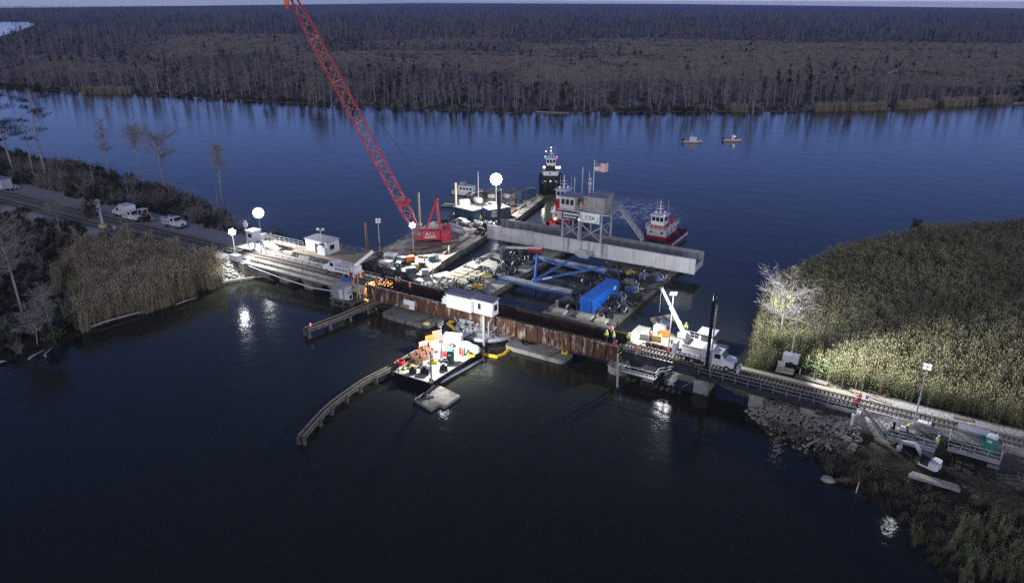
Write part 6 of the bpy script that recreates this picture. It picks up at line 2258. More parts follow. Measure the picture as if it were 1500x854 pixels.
def cab_truck(label, loc, rz, L, style, body='clean_white'):
    """front of the truck at +x"""
    t = thing('truck', label, 'truck', loc, rz)
    x1 = L / 2
    mb = MB()
    prof = [(x1 - 3.3, 0.75), (x1, 0.75), (x1, 1.55), (x1 - 0.25, 1.72), (x1 - 1.35, 1.85), (x1 - 1.95, 2.75), (x1 - 3.3, 2.75)]
    for q in (0,):
        A = [(x, -1.1, z) for x, z in prof]
        B = [(x, 1.1, z) for x, z in prof]
        k = len(prof)
        mb.add(A + B, [tuple(range(k)), tuple(range(k, 2 * k))[::-1]] + [(i, k + i, k + (i + 1) % k, (i + 1) % k) for i in range(k)])
    cabm = mb.build('cab', body, t)
    mb = MB(); mb.quad((x1 - 1.40, -1.0, 1.93), (x1 - 1.40, 1.0, 1.93), (x1 - 1.90, 1.0, 2.67), (x1 - 1.90, -1.0, 2.67))
    mb.v = [(x + 0.05, y, z + 0.03) for x, y, z in mb.v]; mb.build('windscreen', 'glass_dark', cabm)
    for s in (-1, 1):
        mb = MB(); mb.bx(x1 - 3.0, x1 - 2.05, s * 1.1 - 0.015, s * 1.1 + 0.015, 1.85, 2.6); mb.build('side_window', 'glass_dark', cabm)
        mb = MB(); mb.ball((x1 + 0.01, s * 0.8, 1.2), (0.06, 0.18, 0.14)); mb.build('headlight', 'white_paint', cabm)
    mb = MB(); mb.bx(x1, x1 + 0.18, -1.15, 1.15, 0.5, 0.85); mb.build('bumper', 'dark_steel', t)
    mb = MB(); mb.bx(x1 - 0.02, x1 + 0.03, -0.55, 0.55, 0.95, 1.4); mb.build('grille', 'dark_steel', cabm)
    mb = MB(); mb.bx(-L / 2, x1 - 3.3, -0.5, 0.5, 0.55, 0.85); mb.build('chassis', 'dark_steel', t)
    wh_ = [(x1 - 1.0, -0.95), (x1 - 1.0, 0.95), (-L / 2 + 1.3, -0.95), (-L / 2 + 1.3, 0.95)]
    if L > 8:
        wh_ += [(-L / 2 + 2.6, -0.95), (-L / 2 + 2.6, 0.95)]
    wheels(t, wh_)
    xb = x1 - 3.45
    mb = MB()
    if style == 'box':
        mb.bx(-L / 2, xb, -1.2, 1.2, 0.95, 3.6); mb.build('box_body', body, t)
    elif style == 'utility':
        for s in (-1, 1):
            mb.bx(-L / 2, xb, s * 0.95 - 0.2, s * 0.95 + 0.2, 0.9, 2.1)
        mb.bx(-L / 2, xb, -0.75, 0.75, 0.86, 1.2)
        ub = mb.build('service_body', body, t)
        mb = MB()
        for s in (-1, 1):
            for i in range(4):
                x = -L / 2 + 0.15 + i * (xb + L / 2) / 4
                mb.bx(x, x + (xb + L / 2) / 4 - 0.18, s * 1.155 - 0.01, s * 1.155 + 0.01, 1.2, 1.9)
        mb.build('locker_door', 'grey_steel', ub)
        mb = MB(); railing(mb, [(-L / 2, -1.0, 2.1), (xb, -1.0, 2.1)], 0.5, 0.03, 1.0, (1.0,)); railing(mb, [(-L / 2, 1.0, 2.1), (xb, 1.0, 2.1)], 0.5, 0.03, 1.0, (1.0,))
        mb.build('rack', 'white_paint', t)
    elif style == 'hirail':
        mb.bx(-L / 2, xb - 1.5, -1.25, 1.25, 1.0, 1.15); mb.build('flat_bed', 'dark_steel', t)
        for s in (-1, 1):
            mb = MB(); mb.bx(-L / 2 + 0.1, xb - 1.6, s * 1.28 - 0.05, s * 1.28 + 0.05, 1.15, 1.75); sb = mb.build('side_board', 'clean_white', t)
            mb = MB()
            for i in range(6):
                x = -L / 2 + 0.5 + i * 0.78
                mb.bx(x, x + 0.45, s * 1.335 - 0.01, s * 1.335 + 0.01, 1.27, 1.62)
            mb.build('side_panel', 'roof_lavender', sb)
        mb = MB(); mb.bx(xb - 1.45, xb + 0.1, -1.2, 1.2, 0.9, 3.0); mb.build('tool_locker', 'clean_white', t)
        mb = MB()
        for x in (xb - 1.2, xb - 0.5):
            mb.bx(x - 0.03, x + 0.03, -1.24, -1.2, 1.0, 2.9)
        mb.build('locker_seam', 'grey_steel', t)
        mb = MB(); mb.bx(-L / 2 + 0.3, xb - 1.8, -0.9, 0.9, 1.15, 1.6); mb.build('material_load', 'black_rubber', t)
        mb = MB(); mb.bx(x1 + 0.5, x1 + 0.8, -1.0, 1.0, 0.15, 0.9); mb.bar((x1 + 0.1, -0.7, 0.6), (x1 + 0.6, -0.7, 0.5), 0.12); mb.bar((x1 + 0.1, 0.7, 0.6), (x1 + 0.6, 0.7, 0.5), 0.12); mb.build('rail_gear', 'white_paint', t)
        mb = MB(); mb.bx(-L / 2 - 0.7, -L / 2 - 0.1, -0.9, 0.9, 0.5, 2.7); mb.build('tail_hoist', 'clean_white', t)
    return t


cab_truck('large white flatbed road rail truck on the right approach', (39.0, 0.0, 4.08), 0, 9.0, 'hirail')
p = at(183, 318, 3.45); cab_truck('white box truck parked by the left track', p, R(180), 7.2, 'box')
p = at(256, 333, 3.45); cab_truck('white utility truck with racks parked alone by the left track', p, R(2), 6.4, 'utility')
p = at(199, 323, 3.45); t0 = cab_truck('white pickup nose to tail behind the white box truck', Vector((p.x, p.y - 0.6, p.z)), R(4), 5.2, 'utility')
t = thing('mini_loader', 'rusty orange tracked loader on a trailer by the left track', 'loader', at(213, 324, 3.45), R(3))
mb = MB(); mb.bx(-2.6, 2.4, -1.1, 1.1, 0.55, 0.75); mb.build('trailer_bed', 'dark_steel', t); wheels(t, [(-0.8, -1.0), (-0.8, 1.0), (0.4, -1.0), (0.4, 1.0)], 0.4)
mb = MB(); mb.bx(-1.4, 0.6, -0.9, 0.9, 1.1, 2.2); mb.build('body', 'brown_rust', t)
mb = MB(); mb.bx(-1.5, 1.2, -1.05, -0.6, 0.75, 1.2); mb.bx(-1.5, 1.2, 0.6, 1.05, 0.75, 1.2); mb.build('crawler_track', 'black_rubber', t)
mb = MB()
for x, y in ((-1.2, -0.8), (-1.2, 0.8), (0.4, -0.8), (0.4, 0.8)):
    mb.bar((x, y, 2.2), (x, y, 3.1), 0.1)
mb.bx(-1.3, 0.5, -0.9, 0.9, 3.1, 3.2); mb.build('roll_cage', 'white_paint', t)
mb = MB(); mb.bar((0.6, 0, 1.8), (2.2, 0, 2.5), 0.25); mb.bar((2.2, 0, 2.5), (3.0, 0, 1.2), 0.2); mb.box((3.0, 0, 1.0), (0.5, 0.8, 0.5)); mb.build('arm', 'grey_steel', t)

# boom truck at the left end of the old span
t = cab_truck('white boom truck standing on the bridge beside the welding sparks', (-37.3, 0.0, 4.08), R(180), 7.0, 'utility')
mb = MB(); mb.bx(-5.6, -3.6, -1.2, 1.2, 0.6, 1.5); mb.bx(-5.3, -3.9, -1.0, 1.0, 1.5, 2.6); mb.build('crane_base', 'white_paint', t)
mb = MB(); mb.bx(-5.75, -5.6, -1.3, 1.3, 0.6, 1.3); mb.bx(-4.8, -4.0, 1.2, 1.35, 0.7, 1.6); mb.build('warning_board', 'red_paint', t)
mb = MB(); mb.bar((-4.4, 0, 2.6), (-6.6, -3.2, 5.2), 0.5, 0.5); bmx = mb.build('boom', 'clean_white', t)
mb = MB(); mb.bar((-6.6, -3.2, 5.2), (-8.0, -5.2, 7.2), 0.26, 0.26); mb.build('boom_tip', 'hull_black', bmx)

# ------------------------------------------------------------------ left cabin, signal, shed
t = thing('lookout_cabin', 'small white raised cabin with railed steps under the tall left lamp', 'cabin', at(374, 364, 3.45), R(0))
mb = MB()
for x in (-0.9, 0.9):
    for y in (-0.9, 0.9):
        mb.bar((x, y, -0.4), (x, y, 2.0), 0.14)
mb.build('stand', 'galvanised', t)
mb = MB(); mb.bx(-1.1, 1.1, -1.1, 1.1, 2.0, 4.3); cb = mb.build('wall', 'clean_white', t)
mb = MB(); mb.bx(-1.4, 1.3, -1.3, 1.3, 4.302, 4.45); mb.build('roof', 'white_paint', t)
MB().bx(-0.5, 0.6, -1.14, -1.1, 2.9, 3.8).build('window', 'glass_dark', cb)
mb = MB(); mb.bx(1.1, 2.5, -1.1, 1.1, 1.9, 2.0); mb.build('balcony', 'galvanised', t)
mb = MB(); railing(mb, [(1.1, -1.1, 2.0), (2.5, -1.1, 2.0), (2.5, 1.1, 2.0), (1.1, 1.1, 2.0)], 1.1, 0.04, 0.8); mb.bar((2.4, 0, 1.9), (3.6, 0, -0.2), 0.12, 0.7); mb.build('railing', 'white_paint', t)
mb = MB(); mb.tube([(-2.4, 0, -0.3), (-2.4, 0, 4.9)], 0.09, 7); mb.ball((-2.4, 0, 5.4), (0.75, 0.25, 0.95), 0, 12, 6)
tag(place(mb.build('lamp_reflector', 'clean_white'), at(374, 364, 3.45)), 'oval white lamp reflector on a pole left of the small raised cabin', 'reflector')  # reflecting dish of a lamp head, built as a plain white oval
t = thing('railway_signal', 'white ladder backed railway signal mast at far left', 'signal', at(151, 333, 3.2), 0)
hS = 34 / (size_at(t.location) * 0.93)
mb = MB()
for x in (-0.35, 0.35):
    mb.bar((x, 0, 0), (x, 0, hS), 0.14)
for i in range(12):
    mb.bar((-0.35, 0, 0.4 + i * hS / 13), (0.35, 0, 0.4 + i * hS / 13), 0.08)
mb.build('ladder_mast', 'white_paint', t)
for z in (hS - 0.7, hS - 2.4):
    mb = MB(); mb.bx(-0.8, 0.8, -0.35, -0.1, z - 0.6, z + 0.6); hd = mb.build('signal_head', 'galvanised', t)
    mb = MB()
    for q in (-0.3, 0.3):
        mb.tube([(q, -0.36, z), (q, -0.5, z)], 0.2, 8)
    mb.build('lamp_hood', 'dark_steel', hd)
t = thing('relay_hut', 'pale relay hut with a railing at the far left edge', 'hut', at(6, 276, 3.45), R(6))
mb = MB(); mb.bx(-4.0, 1.8, -1.6, 1.6, 0, 3.0); mb.build('wall', 'white_paint', t)
mb = MB(); mb.bx(-4.1, 1.95, -1.8, 1.8, 3.0, 3.15); mb.build('roof', 'grey_steel', t)
mb = MB(); mb.bx(1.8, 5.2, -1.4, 1.4, -0.2, 0.0); mb.build('landing', 'concrete', t)
mb = MB(); railing(mb, [(1.9, 1.3, 0), (5.1, 1.3, 0), (5.1, -1.3, 0)], 1.1, 0.05, 1.5); mb.build('railing', 'white_paint', t)
mb = MB(); mb.bx(-1.5, 1.5, -0.5, 0.5, 0, 0.25); mb.bx(-2.6, -2.45, -0.4, -0.25, -0.3, 1.5); mb.bx(-1.9, -1.75, -0.4, -0.25, -0.3, 1.4)
tag(place(mb.build('gate_panel', 'white_paint'), at(178, 341, 3.3)), 'pale panel and posts lying beside the left tracks', 'panel')
tag(place(MB().ball((0, 0, 0.3), (0.35, 0.35, 0.5)).build('lineside_lamp', 'toilet_green'), at(177, 328, 3.6)), 'small green lamp head beside the left tracks', 'lamp')
t = thing('marker_box', 'yellowed cabinet at the foot of the signal mast', 'cabinet', at(153, 342, 2.2))
MB().bx(-0.9, 0.9, -0.5, 0.5, 0, 2.2).build('casing', 'pale_yellow', t); MB().bx(-0.95, 0.95, -0.55, 0.55, 2.2, 2.28).build('lid', 'canvas', t)

# ------------------------------------------------------------------ right bank works
def mesh_platform(label, loc, rz, L, W):
    t = thing('work_platform', label, 'work platform', loc, rz)
    mb = MB(); mb.bx(-L / 2, L / 2, -W / 2, W / 2, 0.85, 0.95)
    mb.build('deck', 'dark_steel', t)
    mb = MB(); mb.bx(-L / 2, L / 2, -W / 2 - 0.12, -W / 2 - 0.003, 0.55, 1.02); mb.build('edge_beam', 'galvanised', t)
    mb = MB(); railing(mb, [(-L / 2, W / 2, 0.95), (-L / 2, -W / 2, 0.95), (L / 2, -W / 2, 0.95), (L / 2, W / 2, 0.95)], 1.15, 0.05, 1.35, (1.0, 0.52, 0.12)); mb.build('railing', 'galvanised', t)
    for x in (-L / 2 + 0.3, L / 2 - 0.3):
        for y in (-W / 2 + 0.3, W / 2 - 0.3):
            MB().cyl((x, y), 0.1, -1.2, 0.85, 8).build('leg', 'dark_steel', t)
    mb = MB(); mb.bx(L / 2 - 1.3, L / 2, -W / 2 - 0.9, -W / 2 - 0.1, 0.3, 0.4); mb.bx(L / 2 - 1.3, L / 2, -W / 2 - 1.2, -W / 2 - 0.9, 0.0, 0.1); mb.build('step', 'grey_steel', t)
    return t


pa = at(1336, 642, 2.9)
mesh_platform('railed grey work platform carrying the thin light mast', (pa.x, pa.y, 2.0), R(-2), 5.6, 2.9)
for u, v, txt, big in ((1352, 628, 'white generator box on the railed platform under the thin mast', True), (1324, 631, 'small pale machine beside the mast on the railed platform', False)):
    p = at(u, v, 2.96)
    t = thing('generator', txt, 'generator', p, R(-4))
    mb = MB(); s = 1.0 if big else 0.6
    mb.bx(-0.8 * s, 0.8 * s, -0.45 * s, 0.45 * s, 0.1, 1.1 * s); mb.build('casing', 'white_paint', t)
    mb = MB(); mb.bx(-0.85 * s, 0.85 * s, -0.5 * s, 0.5 * s, 0, 0.1); mb.cyl((0.4 * s, 0), 0.06, 1.1 * s, 1.5 * s, 7); mb.build('skid', 'dark_steel', t)
p = at(1308, 632, 2.9)
t = thing('control_post', 'dark post with a white box on the left end of the railed platform', 'post', p)
MB().bx(-0.15, 0.15, -0.15, 0.15, 0, 1.6).build('post', 'hull_black', t); MB().bx(-0.3, 0.3, -0.25, 0.25, 1.6, 2.2).build('box', 'clean_white', t)
pb = at(1427, 659, 2.9)
mesh_platform('long railed grey platform carrying the green portable toilet', (pb.x, pb.y + 0.2, 2.0), R(-2), 5.8, 3.0)


def toilet(label, loc, rz, mat, roof='clean_white'):
    t = thing('portable_toilet', label, 'portable toilet', loc, rz)
    mb = MB(); mb.bx(-0.56, 0.56, -0.56, 0.56, 0.0, 2.05); w_ = mb.build('cabin', mat, t)
    mb = MB(); mb.prism([(-0.6, -0.6), (0.6, -0.6), (0.6, 0.6), (-0.6, 0.6)], 2.052, 2.3, poly2=[(-0.4, -0.5), (0.4, -0.5), (0.4, 0.5), (-0.4, 0.5)]); mb.build('roof', roof, t)
    mb = MB(); mb.bx(-0.42, 0.42, -0.60, -0.56, 0.1, 1.95); d_ = mb.build('door', mat, t)
    mb = MB(); mb.bx(-0.3, 0.2, -0.62, -0.601, 1.45, 1.75); mb.build('door_sign', 'clean_white', d_)
    mb = MB(); mb.cyl((0.35, 0.35), 0.06, 2.2, 2.55, 7); mb.build('vent_pipe', 'white_paint', t)
    return t


toilet('green portable toilet with a white roof on the right platform', at(1449, 660, 2.98), R(-20), 'toilet_green')
dk = toilet('dark green portable toilet on the bright work barge', at(660, 531, 1.36), R(28), 'green_plastic', 'green_plastic')
toilet('dark green portable toilet with a white top on the crane barge', at(584, 398, 1.5), R(25), 'green_plastic')
p = at(1423, 646, 2.96)
t = thing('site_office', 'low lavender roofed box at the back of the toilet platform', 'cabin', (p.x, p.y + 0.7, 2.96), R(-2))
mb = MB(); mb.bx(-1.7, 1.7, -0.7, 0.7, 0, 1.3); mb.build('wall', 'grey_steel', t); mb = MB(); mb.bx(-1.8, 1.8, -0.8, 0.8, 1.3, 1.4); mb.build('roof', 'roof_lavender', t)
# excavator on mats
pm_ = at(1372, 690, 1.7)
t = thing('mat_raft', 'grid of dark crane mats under the white excavator', 'mat', (pm_.x, pm_.y, 1.55), R(-1))
mb = MB()
for i in range(11):
    for j in range(2):
        mb.bx(-3.3 + i * 0.6, -2.75 + i * 0.6, -1.9 + j * 2.0, 0.05 + j * 2.0, -0.5, 0.14)
mb.build('mat', 'old_timber', t)
pq = at(1368, 706, 1.6)
mb = MB()
for q in range(3):
    mb.box((0, (q - 1) * 0.36, 0.25), (5.6 - 0.3 * q, 0.34, 0.4))
tag(place(mb.build('timber_mat', 'driftwood'), (pq.x, pq.y, 1.5), R(-2)), 'pale weathered timber mat in front of the white excavator', 'timber mat')
pe = at(1358, 686, 1.75)
t = thing('excavator', 'small white excavator on dark mats at the lower right', 'excavator', (pe.x, pe.y, 1.72), R(160))
for y in (-0.75, 0.75):
    mb = MB()
    prof = [(-1.1, 0.2), (-0.9, 0), (0.9, 0), (1.1, 0.2), (1.0, 0.45), (-1.0, 0.45)]
    A = [(x, y - 0.2, z) for x, z in prof]; B = [(x, y + 0.2, z) for x, z in prof]
    mb.add(A + B, [tuple(range(6)), tuple(range(6, 12))[::-1]] + [(i, 6 + i, 6 + (i + 1) % 6, (i + 1) % 6) for i in range(6)])
    mb.build('crawler_track', 'black_rubber', t)
mb = MB(); mb.prism([(-1.35, -0.5), (-1.15, -0.85), (-0.3, -0.9), (-0.3, 0.9), (-1.15, 0.85), (-1.35, 0.5)], 0.55, 1.55); mb.bx(-0.3, 0.9, -0.85, 0.85, 0.55, 0.8)
mb.build('counterweight', 'clean_white', t)
mb = MB(); mb.bx(-0.35, 0.75, -0.1, 0.85, 0.8, 2.1); cb = mb.build('cab', 'glass_dark', t); MB().bx(-0.4, 0.8, -0.15, 0.9, 2.1, 2.2).build('roof', 'dark_steel', cb)
mb = MB(); mb.bar((0.7, -0.35, 0.9), (2.0, -0.35, 2.5), 0.3, 0.4); mb.build('boom', 'clean_white', t)
mb = MB(); mb.bar((2.0, -0.35, 2.5), (3.6, -0.35, 2.1), 0.24, 0.3); mb.build('stick', 'clean_white', t)
mb = MB(); mb.bar((3.6, -0.35, 2.1), (3.75, -0.35, 1.3), 0.3, 0.25); mb.box((3.8, -0.35, 0.9), (0.5, 0.7, 0.6)); mb.build('bucket', 'galvanised', t)
for u, v, s, mat, nm, txt, cat in (
        (1479, 702, (1.0, 0.7, 0.12), 'truss_blue', 'tarpaulin', 'small folded blue tarpaulin on the dark ground at right', 'tarpaulin'),):
    mb = MB(); mb.box((0, 0, 0.06), s); mb.box((0.06, 0, s[2] + 0.04), (s[0] * 0.9, s[1] * 0.95, 0.08))
    tag(place(mb.build(nm, mat), at(u, v, 2.0), R(-8)), txt, cat)
mb = MB(); mb.cyl((0, 0), 0.95, 0, 0.5, 18); mb.cyl((0, 0), 0.95, 0.5, 0.56, 18, 1); mb.ball((-0.2, 0, 0.6), (0.35, 0.25, 0.2), 2)
tag(place(mb.build('round_tank', ['red_paint', 'dark_steel', 'white_paint']), at(1483, 662, 2.5)), 'low round red sided tank right of the green toilet', 'tank')
t = thing('wire_cage', 'small grey railed cage at the right edge of the view', 'cage', at(1500, 664, 2.5)); mb = MB()
railing(mb, [(-0.7, -0.7, 0), (0.7, -0.7, 0), (0.7, 0.7, 0), (-0.7, 0.7, 0), (-0.7, -0.7, 0)], 1.1, 0.04, 0.7, (1.0, 0.6, 0.2)); mb.build('frame', 'galvanised', t)
mb = MB(); mb.box((0, 0, 0), (1, 1, 0.1)); MB().build
mb = MB(); mb.tube([(0, 0, -0.4), (0.1, 0.05, 1.5)], 0.07, 7, 0); mb.tube([(0.1, 0.05, 1.1), (0.12, 0.06, 1.55)], 0.09, 7, 1)
tag(place(mb.build('marker_stake', ['clean_white', 'hivis_orange']), at(1254, 720, 0.2)), 'red and white stake at the dark lower right shore', 'stake')
mb = MB(); mb.tube([(-1.3, -0.6, 0.1), (0, 0, 0.35), (1.4, 0.9, 0.2)], [0.2, 0.3, 0.15], 6)
tag(place(mb.build('stump', 'old_timber'), at(1238, 705, 0.3)), 'dark root stump beside the lone boulder', 'stump')
# timber pad and ties by the trailer lamp
t = thing('timber_pad', 'pale plywood pad in front of the white lamp trailer', 'pad', at(1150, 543, 3.15), R(5))
mb = MB(); mb.bx(-1.3, 1.3, -1.0, 1.0, 0, 0.15); mb.build('sheet', 'pale_timber', t); mb = MB(); mb.bx(-1.3, -0.2, 1.0, 1.1, 0, 1.0); mb.build('back_board', 'canvas', t)
p0, p1 = at(1165, 553, 3.2), at(1212, 566, 3.2)
c = (p0 + p1) / 2
mb = MB(); mb.bar(p0 - c, p1 - c, 1.1, 0.5)
tag(place(mb.build('rail_stack', 'old_timber'), c + Vector((0, 0, 0.2))), 'dark stack of old ties beyond the right track', 'tie stack')
for i, (u, v) in enumerate(((1171, 550), (1191, 557), (1212, 562), (1233, 565), (1253, 570), (1262, 572), (1270, 590), (1246, 578))):
    p = at(u, v, 3.2)
    mb = MB(); mb.bx(-0.06, 0.06, -0.06, 0.06, -0.5, 1.15)
    tag(place(mb.build('marker_post', 'white_paint'), p), 'short white marker post along the far side of the right track', 'post', 'marker posts beyond the right track')
for u0, v0, u1, v1, txt in ((1243, 573, 1275, 582, 'pale plank pile in the brightest patch beyond the right track'), (1275, 583, 1305, 593, 'grey pipe lying on the gravel beyond the right track'), (1395, 612, 1425, 618, 'rusty beam lying on the gravel beyond the far right track')):
    a, b_ = at(u0, v0, 3.4), at(u1, v1, 3.4)
    c = (a + b_) / 2
    mb = MB()
    for q in range(3):
        mb.bar(a - c + Vector((0.1 * q, 0.3 * q, 0.1)), b_ - c + Vector((-0.1 * q, 0.3 * q, 0.1)), 0.22, 0.18)
    tag(place(mb.build('plank_pile', 'pale_timber' if 'plank' in txt else 'timber'), c), txt, 'plank pile')
# ------------------------------------------------------------------ deck clutter
def pump(kind):
    t = bpy.data.objects.new('pump_unit', None)
    COL.objects.link(t)
    mt = ['dark_steel', 'hull_black', 'dark_steel', 'yellow', 'truss_blue'][kind]
    mb = MB(); mb.bx(-0.9, 0.9, -0.5, 0.5, 0.15, 0.95); mb.build('engine_housing', mt, t)
    mb = MB(); mb.bx(-1.1, 1.1, -0.55, -0.4, 0, 0.15); mb.bx(-1.1, 1.1, 0.4, 0.55, 0, 0.15)
    for x in (-1.05, 1.05):
        for y in (-0.5, 0.5):
            mb.bar((x, y, 0.1), (x, y, 1.35), 0.09)
    mb.bar((-1.05, -0.5, 1.35), (1.05, -0.5, 1.35), 0.09); mb.bar((-1.05, 0.5, 1.35), (1.05, 0.5, 1.35), 0.09)
    mb.build('skid_frame', 'galvanised' if kind > 2 else 'dark_steel', t)
    mb = MB(); mb.tube([(0.9, 0, 0.5), (1.4, 0, 0.5), (1.5, 0.2, 0.9), (1.3, 0.5, 1.3)], 0.15, 7); mb.build('outlet_pipe', 'galvanised', t)
    mb = MB(); mb.cyl((-0.4, 0), 0.16, 0.95, 1.55, 8); mb.build('exhaust', 'dark_steel', t)
    return t


PUMPS = [pump(i) for i in range(5)]
used = set()


def put_pump(kind, x, y, z, rz, label, group):
    if kind not in used:
        used.add(kind)
        o = PUMPS[kind]
        o.location, o.rotation_euler = (x, y, z), (0, 0, rz)
    else:
        o = dup(PUMPS[kind], (x, y, z), rz)
    tag(o, label, 'pump', group)


def hose(x, y, z, L, mat, r, label, group, loops=True):
    pts = []
    a = rng.uniform(0, 6.28)
    px_, py_ = 0.0, 0.0
    turn = rng.uniform(-1, 1)
    for i in range(16):
        pts.append((px_, py_, r + (0.35 * math.sin(i * 0.9 + a)) ** 2))
        turn = turn * 0.8 + rng.gauss(0, 0.5)
        a += turn * 0.7
        px_ += math.cos(a) * L / 16
        py_ += math.sin(a) * L / 16
    o = MB().tube(pts, r, 6).build('hose', mat)
    tag(place(o, (x, y, z)), label, 'hose', group)


LGRP, RGRP = 'black pumps on the left truss barge', 'black pumps on the right truss barge'
for i in range(44):
    while True:
        x, y = rng.uniform(-22.5, -10), rng.uniform(4.5, 40)
        q = (y < 13) or (x > -16 and y > 24) or (15 < y < 22 and x > -15) or (y > 33)
        if q:
            break
    put_pump(rng.choice((0, 0, 1, 2)), x, y, 1.22, rng.uniform(0, 6.28), 'black hydraulic pump unit among hoses on the left truss barge', LGRP)
for i in range(58):
    x, y = rng.uniform(-22.5, -9.8), rng.choice((rng.uniform(4.5, 15), rng.uniform(20, 40)))
    hose(x, y, 1.22, rng.uniform(4, 10), 'black_rubber', 0.13, 'black hose snaking over the left truss barge deck', 'black hoses on the left truss barge')
for i in range(36):
    while True:
        x, y = rng.uniform(5.2, 17.4), rng.uniform(14.5, 41)
        if not (9.4 < x < 13.8 and y < 27.6):
            break
    put_pump(rng.choice((0, 1, 1, 2)), x, y, 1.22, rng.uniform(0, 6.28), 'black hydraulic pump unit among hoses on the right truss barge', RGRP)
for i in range(56):
    while True:
        x, y = rng.uniform(5.0, 17.6), rng.uniform(12.5, 41)
        if not (9.0 < x < 14.2 and y < 28):
            break
    hose(x, y, 1.22, rng.uniform(4, 9), 'black_rubber', 0.13, 'black hose snaking over the right truss barge deck', 'black hoses on the right truss barge')
for x, y, txt in ((14.6, 14.8, 'tan hose looping at the near right corner of the right truss barge'), (15.4, 18.0, 'tan hose draped over the right side of the right truss barge by the container'), (16.6, 31.0, 'tan hose hanging off the right side of the right truss barge farther back'), (-20.5, 5.0, 'tan hose on the near left corner of the left truss barge'), (-10.6, 6.0, 'tan hose by the tender house on the left truss barge'), (6.0, 15.0, 'tan hose at the near left corner of the right truss barge')):
    hose(x, y, 1.3, 4.5, 'hose_tan', 0.16, txt, None)
for x, y, k, txt in ((-12.6, 14.2, 3, 'yellow pump unit on the left truss barge near its right edge'), (13.2, 32.0, 3, 'yellow pump unit standing on the right truss barge'), (8.2, 36.0, 4, 'tall blue power pack at the back of the right truss barge, leftmost'), (14.6, 37.0, 4, 'blue power pack at the back of the right truss barge, middle'), (16.8, 38.2, 4, 'blue power pack at the back of the right truss barge, rightmost'), (15.0, 28.4, 4, 'blue power pack behind the blue container'), (14.4, 23.8, 4, 'small blue power pack beside the blue container'), (14.2, 30.6, 4, 'second blue power pack behind the blue container')):
    put_pump(k, x, y, 1.22, rng.uniform(-0.3, 0.3), txt, None)
for x, y, txt in ((-14.6, 20.0, 'yellow fuel tank on the left truss barge'), (11.0, 37.5, 'yellow fuel tank at the back of the right truss barge')):
    t = thing('fuel_tank', txt, 'fuel tank', (x, y, 1.22), 0.3)
    mb = MB(); mb.ball((0, 0, 0.7), (1.5, 0.9, 0.6), 0, 14, 8); mb.build('shell', 'pale_yellow' if x < 0 else 'yellow', t)
    mb = MB(); mb.bx(-1.0, 1.0, -0.6, 0.6, 0, 0.2); mb.build('cradle', 'dark_steel', t)
MATG = 'pale timber mats laid on the left truss barge'
for i in range(18):
    x, y = -21.0 + (i % 3) * 3.4 + rng.uniform(-.3, .3), 12.6 + (i // 3) * 1.9
    mb = MB(); mb.box((0, 0, 0.1), (3.0, 1.5, 0.18))
    tag(place(mb.build('timber_mat', 'pale_timber'), (x, y, 1.22), rng.gauss(0, 0.05)), 'pale timber mat laid flat on the left truss barge deck', 'timber mat', MATG)
for x, y, s, txt in ((7.4, 11.8, 2.6, 'pale plywood sheet at the near left corner of the right truss barge'), (12.6, 12.2, 3.0, 'pale blue edged tank top at the near end of the right truss barge'), (16.0, 12.0, 2.2, 'pale timber pallet at the near right corner of the right truss barge')):
    mb = MB(); mb.box((0, 0, 0.25), (s, 1.8, 0.5)); mb.box((0, 0, 0.53), (s * 0.96, 1.7, 0.06))
    tag(place(mb.build('deck_box', 'light_deck'), (x, y, 1.22), 0.05), txt, 'deck box')

# red boom lift parked under the new span
t = thing('boom_lift', 'red boom lift with a long pale boom lowered on the left truss barge', 'boom lift', (-13.2, 38.6, 1.22), R(200))
mb = MB(); mb.bx(-1.8, 1.4, -1.0, 1.0, 0.7, 1.8); mb.build('body', 'red_paint', t)
wheels(t, [(-1.2, -1.1), (-1.2, 1.1), (1.2, -1.1), (1.2, 1.1)], 0.5, 0.4)
mb = MB(); mb.bar((-1.6, 0.2, 2.0), (6.8, 0.2, 1.6), 0.5, 0.55); mb.bar((-1.2, 0.2, 1.8), (-1.8, 0.2, 2.4), 0.4); mb.build('boom', 'span_grey', t)
mb = MB(); railing(mb, [(6.9, -1.0, 0.6), (6.9, 1.2, 0.6), (8.0, 1.2, 0.6), (8.0, -1.0, 0.6), (6.9, -1.0, 0.6)], 1.1, 0.04, 0.8); mb.bx(6.9, 8.0, -1.0, 1.2, 0.5, 0.6); mb.build('basket', 'galvanised', t)

# crane barge clutter
def trailer_box(label, p, rz, mat, s=1.0, cat='generator', name='generator_trailer'):
    t = thing(name, label, cat, p, rz)
    mb = MB(); mb.bx(-1.4 * s, 1.4 * s, -0.75 * s, 0.75 * s, 0.45, 1.8 * s); mb.build('casing', mat, t)
    mb = MB(); mb.bx(-1.0 * s, 1.0 * s, -0.78 * s, -0.752 * s, 0.7, 1.4 * s); mb.build('vent_panel', 'grey_steel', t)
    wheels(t, [(0.1, -0.85 * s), (0.1, 0.85 * s)], 0.38, 0.25)
    mb = MB(); mb.bar((-1.4 * s, 0, 0.5), (-2.4 * s, 0, 0.4), 0.12); mb.build('tow_bar', 'dark_steel', t)
    return t


